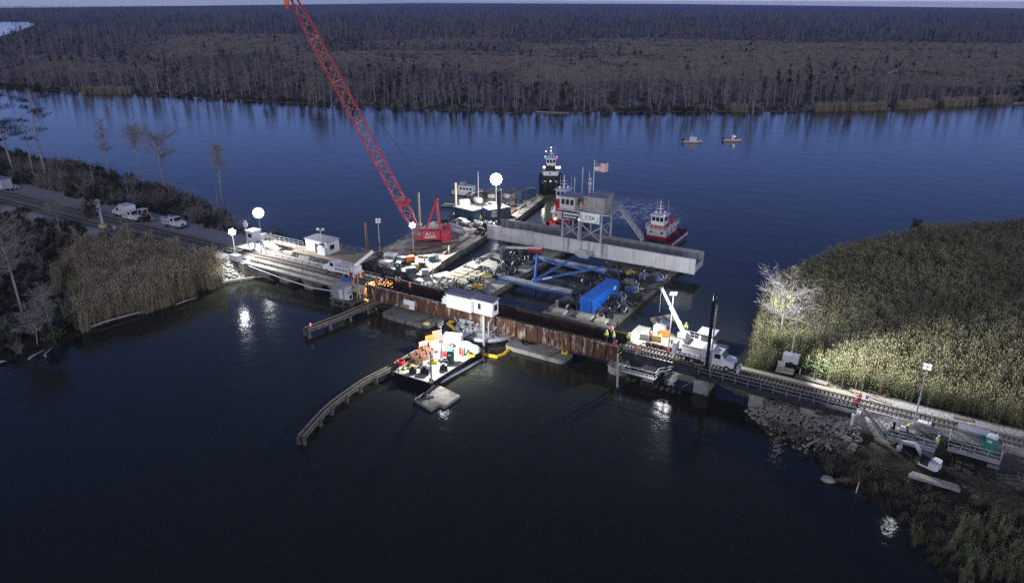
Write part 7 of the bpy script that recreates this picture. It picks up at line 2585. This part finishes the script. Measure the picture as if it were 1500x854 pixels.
trailer_box('cream generator trailer at the front of the crane barge', at(566, 393, 1.5), R(10), 'canvas')
trailer_box('white tarp covered box on the crane barge behind the cream trailer', at(573, 382, 1.5), R(10), 'clean_white', 1.0)
trailer_box('dark generator beside the green toilet on the crane barge', at(588, 386, 1.5), R(14), 'hull_black', 0.9)
for u, v, mat, txt, s in ((553, 379, 'brown_rust', 'rusty round tank at the left edge of the crane barge', 0.9), (600, 385, 'orange', 'orange tank beside the lamp mast on the crane barge', 1.0), (700, 299, 'white_paint', 'round white tank under the brightest lamp', 1.2), (680, 303, 'canvas', 'cream mixer drum at the left end of the supply barge', 1.3), (720, 292, 'pale_timber', 'small cream tank behind the brightest lamp mast', 0.9), (742, 292, 'galvanised', 'pale drum tank right of the brightest lamp mast', 1.0)):
    t = thing('tank', txt, 'tank', at(u, v, 1.5), rng.uniform(0, 3))
    mb = MB(); mb.tube([(-1.3 * s, 0, 0.95 * s), (-1.0 * s, 0, 0.95 * s), (1.0 * s, 0, 0.95 * s), (1.3 * s, 0, 0.95 * s)], [0.45 * s, 0.8 * s, 0.8 * s, 0.45 * s], 14); mb.build('shell', mat, t, True)
    mb = MB(); mb.bx(-1.0 * s, -0.7 * s, -0.7 * s, 0.7 * s, 0, 0.45 * s); mb.bx(0.7 * s, 1.0 * s, -0.7 * s, 0.7 * s, 0, 0.45 * s); mb.build('saddle', 'dark_steel', t)
p = at(668, 341, 1.5)
t = thing('tank', 'long pale horizontal tank behind the red crane counterweight', 'tank', p, R(-18))
mb = MB(); mb.tube([(-3.2, 0, 1.0), (-2.9, 0, 1.0), (2.9, 0, 1.0), (3.2, 0, 1.0)], [0.5, 0.95, 0.95, 0.5], 14)
for x in (-1.5, 0, 1.5):
    mb.tube([(x - 0.06, 0, 1.0), (x + 0.06, 0, 1.0)], 1.0, 14)
mb.build('shell', 'galvanised', t, True); mb = MB(); mb.bx(-2.6, -2.2, -0.8, 0.8, 0, 0.4); mb.bx(2.2, 2.6, -0.8, 0.8, 0, 0.4); mb.build('saddle', 'dark_steel', t)
for u, v, txt, mat in ((602, 399, 'blue drum rack in front of the lamp mast on the crane barge', 'navy'), (618, 391, 'dark compressor near the right front corner of the crane barge', 'dark_steel'), (632, 382, 'small dark green bin on the crane barge', 'green_plastic'), (637, 380, 'white bag on the crane barge deck', 'clean_white'), (623, 402, 'grey bin at the right front corner of the crane barge', 'grey_steel'), (608, 394, 'yellow box by the lamp mast on the crane barge', 'yellow')):
    t = thing('deck_crate', txt, 'crate', at(u, v, 1.5), rng.uniform(0, 1))
    s = 0.8 if 'drum' not in txt else 1.1
    mb = MB(); mb.prism([(-s, -s * .7), (s, -s * .7), (s, s * .7), (-s, s * .7)], 0, 1.1, poly2=[(-s * .9, -s * .6), (s * .9, -s * .6), (s * .9, s * .6), (-s * .9, s * .6)]); mb.build('body', mat, t)
    mb = MB(); mb.bx(-s * .95, s * .95, -s * .65, s * .65, 1.1, 1.18); mb.build('lid', 'dark_steel', t)
for u0, v0, u1, v1, txt in ((650, 372, 690, 345, 'long steel beam lying along the right edge of the crane barge'), (646, 385, 676, 366, 'shorter steel beam along the right edge of the crane barge'), (612, 376, 640, 378, 'rusty pipe in front of the crane tracks')):
    a, b_ = at(u0, v0, 1.7), at(u1, v1, 1.7)
    c = (a + b_) / 2
    mb = MB(); mb.bar(a - c, b_ - c, 0.45, 0.08); mb.bar(a - c + Vector((0, 0, 0.2)), b_ - c + Vector((0, 0, 0.2)), 0.08, 0.32); mb.bar(a - c + Vector((0, 0, 0.4)), b_ - c + Vector((0, 0, 0.4)), 0.45, 0.08)
    tag(place(mb.build('steel_beam', 'brown_rust' if 'rusty' in txt else 'timber'), c - Vector((0, 0, 0.16))), txt, 'beam')
for u, v, vt, r, mat, txt in ((539, 372, 328, 0.32, 'brown_rust', 'rusty brown spud pile at the left corner of the crane barge'), (615, 330, 285, 0.28, 'pale_timber', 'slim pale spud pile behind the crane gantry'), (668, 304, 270, 0.34, 'pale_timber', 'tan spud pile at the left end of the supply barge'), (731, 327, 282, 0.5, 'dark_steel', 'thick dark spud pile in front of the brightest lamp'), (734, 318, 280, 0.2, 'canvas', 'slim cream pole right of the thick dark spud pile'), (701, 300, 255, 0.1, 'white_paint', 'thin white antenna pole left of the brightest lamp')):
    p = at(u, v, 1.5)
    mb = MB(); mb.cyl((0, 0), r, -2.5, (v - vt) / (size_at(p) * 0.93), 12); mb.bx(-r * 1.7, r * 1.7, -r * 1.7, r * 1.7, 0.02, 0.5)
    tag(place(mb.build('spud_pile', mat), p), txt, 'pile')
t = thing('parked_car', 'white car on the supply barge below the brightest lamp', 'car', at(722, 306, 3.9) , R(-15))
for u, v in ((722, 304),):
    t.location = at(u, v, 1.52)
    mb = MB()
    prof = [(-2.2, 0.35), (2.2, 0.35), (2.2, 0.85), (1.1, 0.98), (0.5, 1.5), (-1.2, 1.5), (-2.0, 0.95), (-2.2, 0.85)]
    k = len(prof)
    mb.add([(x, -0.85, z) for x, z in prof] + [(x, 0.85, z) for x, z in prof], [tuple(range(k)), tuple(range(k, 2 * k))[::-1]] + [(i, k + i, k + (i + 1) % k, (i + 1) % k) for i in range(k)])
    bd_ = mb.build('body', 'clean_white', t)
    MB().bx(-1.2, 0.5, -0.87, 0.87, 1.0, 1.4).build('side_window', 'glass_dark', bd_)
    wheels(t, [(-1.4, -0.8), (-1.4, 0.8), (1.4, -0.8), (1.4, 0.8)], 0.34, 0.22)
t2 = dup(t, at(678, 328, 1.55), R(-12), 'white car beside the left site shed on the crane barge')
JG = 'scrap and machinery scattered over the supply barge'
for i in range(30):
    p = at(rng.uniform(655, 780), 0, 1.5)
    u, v = rng.choice(((rng.uniform(652, 676), rng.uniform(318, 334)), (rng.uniform(745, 772), rng.uniform(288, 302)), (rng.uniform(672, 720), rng.uniform(326, 345)), (rng.uniform(735, 752), rng.uniform(298, 318)), (rng.uniform(690, 712), rng.uniform(283, 296))))
    p = at(u, v, 1.52)
    mb = MB()
    for q in range(rng.randint(4, 8)):
        mb.box((rng.uniform(-1, 1), rng.uniform(-0.6, 0.6), rng.uniform(0.15, 0.8)), (rng.uniform(0.2, 1.2), rng.uniform(0.2, 0.9), rng.uniform(0.2, 0.9)), 0, rng.uniform(0, 3))
    mb.box((0, 0, 0.08), (1.8, 1.0, 0.16))
    tag(place(mb.build('machinery_pile', rng.choice(('dark_steel', 'brown_rust', 'grey_steel', 'white_paint', 'dark_steel', 'barge_side'))), p, rng.uniform(0, 3)), 'loose machinery heap on the decks around the site sheds', 'machinery', JG)
for i, (u, v, txt) in enumerate(((764, 304, 'grey steel beam along the right edge of the supply barge, nearest the span'), (780, 294, 'grey steel beam at the far right corner of the supply barge'), (752, 311, 'rusty girder on the supply barge behind the new span'))):
    p = at(u, v, 1.55)
    mb = MB(); mb.box((0, 0, 0.2), (5.5, 0.5, 0.36)); mb.box((0, 0.6, 0.2), (5.0, 0.3, 0.3))
    tag(place(mb.build('steel_beam', 'grey_steel' if i < 2 else 'brown_rust'), p, R(100)), txt, 'beam')

# bright work barge clutter
for i in range(3):
    for j in range(2):
        p = at(607 + i * 8.5, 527 - i * 6.0, 1.4) + Vector((0.0, 0.0, 0)) + VIEW * (j * -1.15) + SIDE * (j * 0.75)
        t = thing('scrap_basket', 'open rust red steel basket in the double row on the work barge', 'basket', p, R(60), 'rust red baskets on the work barge')
        mb = MB()
        for s in (-1, 1):
            mb.bx(-0.65, 0.65, s * 0.5 - 0.04, s * 0.5 + 0.04, 0.05, 1.0); mb.bx(s * 0.65 - 0.04, s * 0.65 + 0.04, -0.46, 0.46, 0.05, 1.0)
        mb.build('side_wall', 'brown_rust', t)
        MB().bx(-0.6, 0.6, -0.45, 0.45, 0.0, 0.05).build('floor', 'brown_rust', t)
for u, v, txt, mat in ((621, 513, 'upright orange panel, nearest the row of baskets', 'salmon'), (630, 504, 'upright orange panel in the middle of the work barge edge', 'orange'), (640, 497, 'upright orange panel nearest the span on the work barge', 'salmon'), (636, 512, 'upright cream panel behind the baskets on the work barge', 'canvas')):
    mb = MB(); mb.box((0, 0, 0.85), (1.7, 0.12, 1.7)); mb.box((-0.7, 0.3, 0.3), (0.1, 0.6, 0.6)); mb.box((0.7, 0.3, 0.3), (0.1, 0.6, 0.6))
    tag(place(mb.build('panel', mat), at(u, v, 1.4), R(62)), txt, 'panel')
t = thing('tarp_heap', 'large white tarp covered heap on the work barge', 'tarp', at(683, 511, 1.4), R(-10))
mb = MB(); mb.ball((0, 0, 0), (2.0, 1.5, 1.3), 0, 14, 6, True); mb.ball((1.2, 0.5, 0), (1.3, 1.2, 0.9), 0, 12, 5, True); mb.build('cover', 'clean_white', t)
t = trailer_box('white generator on the work barge behind the dark toilet', at(664, 505, 1.4), R(20), 'clean_white', 1.1)
for u, v, mat, txt in ((674, 519, 'red_paint', 'red gas cylinder on the work barge'), (680, 519, 'toilet_green', 'green gas cylinder on the work barge'), (677, 521, 'hivis_orange', 'orange gas cylinder on the work barge')):
    mb = MB(); mb.tube([(0, 0, 0), (0, 0, 1.3), (0, 0, 1.5)], [0.17, 0.17, 0.05], 8)
    tag(place(mb.build('gas_cylinder', mat), at(u, v, 1.4)), txt, 'gas cylinder')
for u, v, mat, txt in ((605, 546, 'hull_black', 'pair of black boxes at the near left of the work barge'), (623, 546, 'hull_black', 'black machine near the tall pole on the work barge'), (634, 531, 'yellow', 'yellow box in the middle of the work barge'), (652, 533, 'dark_steel', 'dark bottle rack in front of the dark toilet'), (648, 523, 'red_paint', 'red machine at the foot of the work barge lamp mast'), (640, 524, 'canvas', 'cream machine left of the work barge lamp mast'), (618, 537, 'light_deck', 'flat pale sheet stack on the work barge'), (650, 541, 'hull_black', 'small black crate at the right edge of the work barge'), (600, 538, 'pale_yellow', 'low yellow crate beside the rope heap on the work barge'), (662, 500, 'canvas', 'cream crate near the top end of the work barge'), (690, 521, 'yellow', 'yellow strip box at the right edge of the work barge')):
    t = thing('deck_crate', txt, 'crate', at(u, v, 1.4), rng.uniform(0.3, 0.8))
    s = rng.uniform(0.5, 0.8); h_ = 0.35 if 'flat' in txt or 'strip' in txt or 'low' in txt else rng.uniform(0.7, 1.2)
    mb = MB(); mb.prism([(-s, -s * .7), (s, -s * .7), (s, s * .7), (-s, s * .7)], 0, h_, poly2=[(-s * .92, -s * .62), (s * .92, -s * .62), (s * .92, s * .62), (-s * .92, s * .62)]); mb.build('body', mat, t)
    mb = MB(); mb.bx(-s * .5, s * .3, -s * .4, s * .4, h_, h_ + 0.25); mb.build('fitting', 'dark_steel', t)
mb = MB()
for k in range(3):
    mb.tube([(0.6 * math.cos(a), 0.6 * math.sin(a), 0.2 + 0.22 * k) for a in np.linspace(0, 6.28, 14)], 0.14, 6)
tag(place(mb.build('rope_coil', 'red_paint'), at(587, 534, 1.4)), 'coil of red rope at the near left corner of the work barge', 'rope')
p = at(632, 556, 1.4); mb = MB(); mb.cyl((0, 0), 0.14, -2, 42 / (size_at(p) * 0.93), 9)
tag(place(mb.build('spud_pile', 'galvanised'), p), 'tall slim pole at the near corner of the work barge', 'pile')
a, b_ = at(592, 541, 1.45), at(634, 518, 1.45); c = (a + b_) / 2
mb = MB(); mb.bar(a - c, b_ - c, 0.4, 0.25); tag(place(mb.build('timber_beam', 'pale_yellow'), c + Vector((0, 0, 0.1))), 'long pale yellow beam beside the baskets on the work barge', 'beam')
a, b_ = at(668, 498, 1.5), at(690, 485, 1.5); c = (a + b_) / 2
t = thing('gangway', 'white gangway from the work barge to the pivot pier', 'gangway', c)
mb = MB(); mb.bar(a - c, b_ - c, 1.0, 0.12); mb.build('deck', 'white_paint', t); mb = MB(); railing(mb, [a - c, b_ - c], 1.0, 0.03, 1.2); mb.build('railing', 'white_paint', t)
t = thing('tyre_heap', 'black tyres and gear heaped on the right dock float', 'tyres', at(772, 503, 0.82))
for i in range(5):
    mb = MB(); mb.tube([(0.42 * math.cos(a), 0.42 * math.sin(a), 0.14) for a in np.linspace(0, 6.28, 13)], 0.14, 6); o = mb.build('tyre', 'black_rubber', t); o.location = (rng.uniform(-0.9, 0.9), rng.uniform(-0.5, 0.5), 0.2 * (i % 3))
mb = MB(); mb.bx(-0.5, 0.5, -0.35, 0.35, 0, 0.35); mb.bx(-0.3, 0.3, -0.25, 0.25, 0.35, 0.42)
tag(place(mb.build('bin', 'pale_yellow'), at(625, 475, 0.82)), 'small yellow box on the left dock float', 'box')
t = thing('winch', 'small yellow and grey winch on the right dock float', 'winch', at(828, 517, 0.82)); mb = MB(); mb.bx(-0.5, 0.5, -0.4, 0.4, 0, 0.15); mb.bx(-0.5, -0.35, -0.3, 0.3, 0.15, 0.9); mb.bx(0.35, 0.5, -0.3, 0.3, 0.15, 0.9); mb.build('frame', 'yellow', t); mb = MB(); mb.tube([(-0.35, 0, 0.6), (0.35, 0, 0.6)], 0.3, 10); mb.build('drum', 'dark_steel', t)
# gear along the right approach behind the old span
for u, v, mat, txt, nm in ((946, 497, 'canvas', 'cream machine on the far walkway of the right approach', 'generator_set'), (960, 499, 'pale_yellow', 'tan crate on the far walkway of the right approach', 'deck_crate'), (975, 478, 'white_paint', 'white tarped machine left of the workboat crane', 'generator_set'), (973, 492, 'orange', 'orange machine at the foot of the workboat lamp mast', 'generator_set')):
    t = thing(nm, txt, 'machine', at(u, v, 3.5 if v > 490 and u < 965 else 1.12), 0.2)
    mb = MB(); mb.bx(-1.0, 1.0, -0.5, 0.5, 0.12, 1.1); mb.build('casing', mat, t); mb = MB(); mb.bx(-1.05, 1.05, -0.55, 0.55, 0, 0.12); mb.cyl((0.5, 0), 0.1, 1.1, 1.6, 7); mb.build('skid', 'dark_steel', t)
mb = MB(); mb.bx(-2.6, 2.6, -0.2, 0.2, 0, 0.5); tag(place(mb.build('steel_beam', 'dark_rust'), (40.0, 2.6, 3.55)), 'dark steel beam on the walkway behind the white truck', 'beam')

# ------------------------------------------------------------------ welding sparks
sk = MB()
for i in range(240):
    f = rng.random()
    c = Vector((-27.6, -0.6, 4.2)) + Vector((rng.gauss(-0.5, 0.75) * (0.35 + f), rng.gauss(-1.2, 0.8) * (0.2 + f), -3.6 * f ** 1.4 + rng.uniform(0, .4)))
    s = rng.choice((0.02, 0.03, 0.04, 0.07))
    sk.box(c, (s, s, s * rng.uniform(1, 4)), 0, rng.uniform(0, 3), rng.uniform(-0.7, 0.7))
for i in range(70):
    c = Vector((-27.0, 0.4, 4.3)) + Vector((rng.uniform(-0.6, 3.2), rng.gauss(0, 0.5), rng.uniform(-0.5, 0.5)))
    s = rng.choice((0.02, 0.03, 0.05)); sk.box(c, (s * 2, s, s), 0, rng.uniform(0, 3))
o = sk.build('spark_shower', 'spark'); tag(o, 'shower of orange welding sparks at the left end of the old span', 'sparks', None, 'stuff')
ld = bpy.data.lights.new('spark_light', 'POINT'); ld.energy = 160; ld.color = (1, 0.5, 0.15); ld.shadow_soft_size = 0.6
lo_ = bpy.data.objects.new('spark_light', ld); COL.objects.link(lo_); lo_.parent = o; lo_.location = (-28.0, -2.2, 3.0)


# ------------------------------------------------------------------ people
def skin_body(J, E_, rad):
    me = bpy.data.meshes.new('person_body')
    me.from_pydata(J, E_, [])
    o = bpy.data.objects.new('person_body', me)
    COL.objects.link(o)
    md = o.modifiers.new('skin', 'SKIN')
    sv = me.skin_vertices[0].data if me.skin_vertices else None
    if sv is None:
        bm_ = bmesh.new(); bm_.from_mesh(me); bm_.verts.layers.skin.verify(); bm_.to_mesh(me); bm_.free(); sv = me.skin_vertices[0].data
    for i, r in enumerate(rad):
        sv[i].radius = r
        sv[i].use_root = (i == 0)
    s2 = o.modifiers.new('sub', 'SUBSURF'); s2.levels = s2.render_levels = 1
    bpy.context.view_layer.update()
    out = bpy.data.meshes.new_from_object(o.evaluated_get(bpy.context.evaluated_depsgraph_get()))
    bpy.data.objects.remove(o)
    out.materials.clear(); out.materials.append(MATS['skin'])
    out.polygons.foreach_set('use_smooth', [True] * len(out.polygons))
    return out


def pose(kind):
    if kind == 'stand':
        hip, ch, nk, hd = (0, 0, .95), (0, .02, 1.28), (0, .02, 1.5), (0, -.02, 1.68)
        arms = [((s * .2, .02, 1.42), (s * .27, .03, 1.14), (s * .25, -.12, .9), (s * .24, -.17, .82)) for s in (-1, 1)]
        legs = [((s * .1, 0, .92), (s * .12, -.03, .5), (s * .13, .03, .09), (s * .14, -.14, .04)) for s in (-1, 1)]
    elif kind == 'stride':
        hip, ch, nk, hd = (0, 0, .93), (0, -.04, 1.26), (0, -.06, 1.48), (0, -.1, 1.66)
        arms = [((s * .2, -.05, 1.4), (s * .3, -.05 + s * .12, 1.15), (s * .34, -.18 + s * .12, .95), (s * .34, -.24 + s * .12, .9)) for s in (-1, 1)]
        legs = [((s * .1, 0, .9), (s * .15, -.12 * s, .5), (s * .18, -.05 + -.25 * s * -1, .09), (s * .18, -.2 + .25 * s, .04)) for s in (-1, 1)]
    elif kind == 'bend':
        hip, ch, nk, hd = (0, .1, .88), (0, -.18, 1.08), (0, -.36, 1.18), (0, -.5, 1.22)
        arms = [((s * .2, -.3, 1.14), (s * .24, -.36, .86), (s * .16, -.45, .6), (s * .14, -.5, .52)) for s in (-1, 1)]
        legs = [((s * .1, .1, .85), (s * .13, .02, .47), (s * .14, .1, .09), (s * .15, -.06, .04)) for s in (-1, 1)]
    else:
        hip, ch, nk, hd = (0, .12, .42), (0, -.02, .74), (0, -.1, .95), (0, -.17, 1.12)
        arms = [((s * .2, -.04, .88), (s * .28, -.2, .68), (s * .16, -.38, .55), (s * .13, -.44, .52)) for s in (-1, 1)]
        legs = [((s * .1, .1, .42), (s * .17, -.28, .5), (s * .15, .02, .09), (s * .16, -.16, .04)) for s in (-1, 1)]
    return hip, ch, nk, hd, arms, legs


BODY = {}


def body_parts(kind):
    if kind in BODY:
        return BODY[kind]
    hip, ch, nk, hd, arms, legs = pose(kind)
    V_ = [hip, ch, nk, hd]
    up = (Vector(hd) - Vector(nk)).normalized()
    V_.append(tuple(Vector(hd) + up * 0.10))
    fw = Vector((0, -1, 0)) - up * Vector((0, -1, 0)).dot(up)
    V_.append(tuple(Vector(hd) + fw.normalized() * 0.10))
    E_ = [(0, 1), (1, 2), (2, 3), (3, 4), (3, 5)]
    rad = [(.14, .11), (.16, .12), (.06, .06), (.10, .11), (.07, .08), (.022, .022)]
    for A in arms:
        o = len(V_); V_ += list(A); E_ += [(1, o), (o, o + 1), (o + 1, o + 2), (o + 2, o + 3)]
        rad += [(.07, .07), (.05, .05), (.038, .038), (.03, .045)]
    for A in legs:
        o = len(V_); V_ += list(A); E_ += [(0, o), (o, o + 1), (o + 1, o + 2), (o + 2, o + 3)]
        rad += [(.09, .09), (.065, .065), (.05, .05), (.04, .04)]
    bodym = skin_body(V_, E_, rad)
    vest, slv, trs, hat, boot = MB(), MB(), MB(), MB(), MB()
    vest.tube([Vector(hip) + (Vector(ch) - Vector(hip)) * -0.05, Vector(hip).lerp(Vector(ch), .5), ch, Vector(ch).lerp(Vector(nk), .75), nk], [.19, .19, .22, .20, .09], 10, 0, True, 0.72)
    bd_ = Vector(hip).lerp(Vector(ch), .45)
    ax_ = (Vector(ch) - Vector(hip)).normalized()
    vest.tube([bd_ - ax_ * .035, bd_ + ax_ * .035], [.20, .20], 10, 1, True, 0.74)
    for A in arms:
        slv.tube([A[0], A[1], A[2]], [.085, .068, .05], 7)
    for A in legs:
        trs.tube([Vector(A[0]) + Vector((0, 0, .06)), A[0], A[1], Vector(A[2]) + Vector((0, 0, .05))], [.10, .115, .085, .075], 8)
        boot.tube([Vector(A[2]) + Vector((0, .04, .05)), Vector(A[2]) + Vector((0, .03, -.04)), Vector(A[3]) + Vector((0, 0, 0))], [.07, .065, .05], 7)
    trs.tube([Vector(hip) - ax_ * .08, Vector(hip) + ax_ * .06], [.165, .17], 10, 0, True, .72)
    hc = Vector(hd) + up * .06
    hat.ball(hc, (.135, .155, .13), 0, 12, 5, True)
    hat.tube([hc, hc + Vector((0, 0, .015))], [.165, .165], 12)
    BODY[kind] = (bodym, vest, slv, trs, hat, boot)
    return BODY[kind]


VEST = {}


def person(label, u, v, z, kind, vest, trousers='denim', hat='clean_white', rz=None, sleeve=None, loc=None, group=None):
    p = Vector(loc) if loc else at(u, v, z)
    t = thing('person', label, 'person', p, rng.uniform(0, 6.28) if rz is None else rz, group)
    parts = body_parts(kind)
    o = bpy.data.objects.new('body', parts[0]); COL.objects.link(o); o.parent = t
    for nm, i, mats in (('vest', 1, [vest, 'clean_white']), ('sleeve_pair', 2, [sleeve or vest]), ('trousers', 3, [trousers]), ('hard_hat', 4, [hat]), ('boot_pair', 5, ['black_rubber'])):
        key = (kind, nm, tuple(mats))
        if key not in VEST:
            VEST[key] = parts[i].mesh(nm, mats, True)
        q = bpy.data.objects.new(nm, VEST[key]); COL.objects.link(q); q.parent = t
    t.scale = (1.08, 1.08, 1.05)
    return t


O_, L_ = 'hivis_orange', 'hivis_lime'
for a in (
    ('stooping worker in an orange vest nearest the sparks on the old span', 554, 414, 3.34, 'bend', O_),
    ('crouching worker in an orange vest inside the old span', 565, 418, 3.34, 'crouch', O_),
    ('worker in dark clothes standing inside the old span', 581, 418, 3.34, 'stand', 'khaki'),
    ('worker in an orange vest standing beside the dark clad one in the old span', 586, 419, 3.34, 'stand', O_),
    ('lone worker in an orange vest left of the tender house', 601, 427, 3.34, 'stand', O_),
    ('worker in a lime vest between the boom truck and the sparks', 529, 413, 4.0, 'stand', L_),
    ('worker in a lime vest, leftmost of the trio on the old span', 888, 499, 3.34, 'stand', L_),
    ('worker in an orange vest behind the trio on the old span', 896, 494, 3.34, 'stand', O_),
    ('worker in lime and dark at the right of the trio on the old span', 899, 501, 3.34, 'stride', L_),
    ('worker in a lime vest beside the cone at the end of the old span', 920, 503, 3.6, 'stand', L_),
    ('worker in an orange vest and pale trousers walking on the open sleepers', 933, 521, 4.0, 'stride', O_),
    ('crouching worker on the round rest pier', 890, 522, 1.32, 'crouch', O_),
    ('worker in an orange vest at the broken girder end beside the rest pier', 898, 511, 3.0, 'bend', O_),
    ('worker in orange standing by the cream machine on the far walkway', 953, 500, 3.55, 'stand', O_),
    ('worker in an orange vest at the tail of the white truck', 978, 523, 4.0, 'stand', O_),
    ('worker in an orange vest stooping between truck and workboat', 984, 506, 3.55, 'bend', O_),
    ('crouching worker in lime by the truck wheel, left of two', 991, 531, 3.55, 'crouch', L_),
    ('crouching worker in orange and white by the truck wheel, right of two', 1000, 533, 3.55, 'crouch', O_),
    ('worker in a lime vest standing on the workboat deck', 1004, 487, 1.12, 'stand', L_),
    ('worker in an orange vest standing on the right track, nearer one', 1252, 599, 4.0, 'stand', O_),
    ('worker in an orange vest standing on the right track, farther one', 1257, 592, 4.0, 'stride', O_),
    ('worker in a lime suit beside the railed platform at right', 1371, 656, 2.5, 'stand', L_),
    ('worker in pale clothes near the red crane counterweight', 658, 372, 1.5, 'stand', 'canvas'),
    ('worker in pale clothes farther back along the crane barge edge', 675, 356, 1.5, 'stand', 'canvas'),
    ('worker in an orange vest among the gear in front of the red crane', 622, 388, 1.5, 'stand', O_),
    ('worker in a lime vest standing on the pale ramp float', 634, 404, 1.27, 'stand', L_),
    ('worker in white stooping beside the left track, left of two', 281, 373, 3.45, 'bend', 'canvas'),
    ('worker in white standing beside the left track, right of two', 288, 376, 3.45, 'stand', 'canvas'),
    ('worker in a lime vest standing between the two dark site sheds', 704, 326, 1.52, 'stand', L_),
    ('worker in an orange vest at the door of the white control house', 479, 372, 3.55, 'stand', O_),
    ('worker in an orange vest by the lamp mast on the bright work barge', 655, 521, 1.4, 'stand', O_),
    ('worker in pale clothes stooping by the gear near the left shed', 691, 337, 1.5, 'bend', 'canvas'),
    ('worker in a lime vest bent over the machine on the railed right platform', 1328, 633, 2.96, 'bend', L_),
):
    person(*a, trousers='khaki' if ('pale' in a[0] or 'lime suit' in a[0]) else 'denim')

# ------------------------------------------------------------------ haze
HAZE = True
if HAZE:
    hm = bpy.data.materials.new('evening_haze')
    hm.use_nodes = True
    n, l = hm.node_tree.nodes, hm.node_tree.links
    n.clear()
    pv = n.new('ShaderNodeVolumePrincipled')
    pv.inputs['Color'].default_value = (0.46, 0.62, 1.0, 1)
    pv.inputs['Density'].default_value = 0.00010
    pv.inputs['Anisotropy'].default_value = 0.1
    oo = n.new('ShaderNodeOutputMaterial')
    l.new(pv.outputs[0], oo.inputs['Volume'])
    MATS['evening_haze'] = hm
    mb = MB(); mb.bx(-9500, 9500, -3500, 12000, -3.5, 75)
    hz = mb.build('haze', 'evening_haze')
    tag(hz, kind='stuff')

for o, ng in SCATTERS:
    o.modifiers.new('scatter', 'NODES').node_group = ng
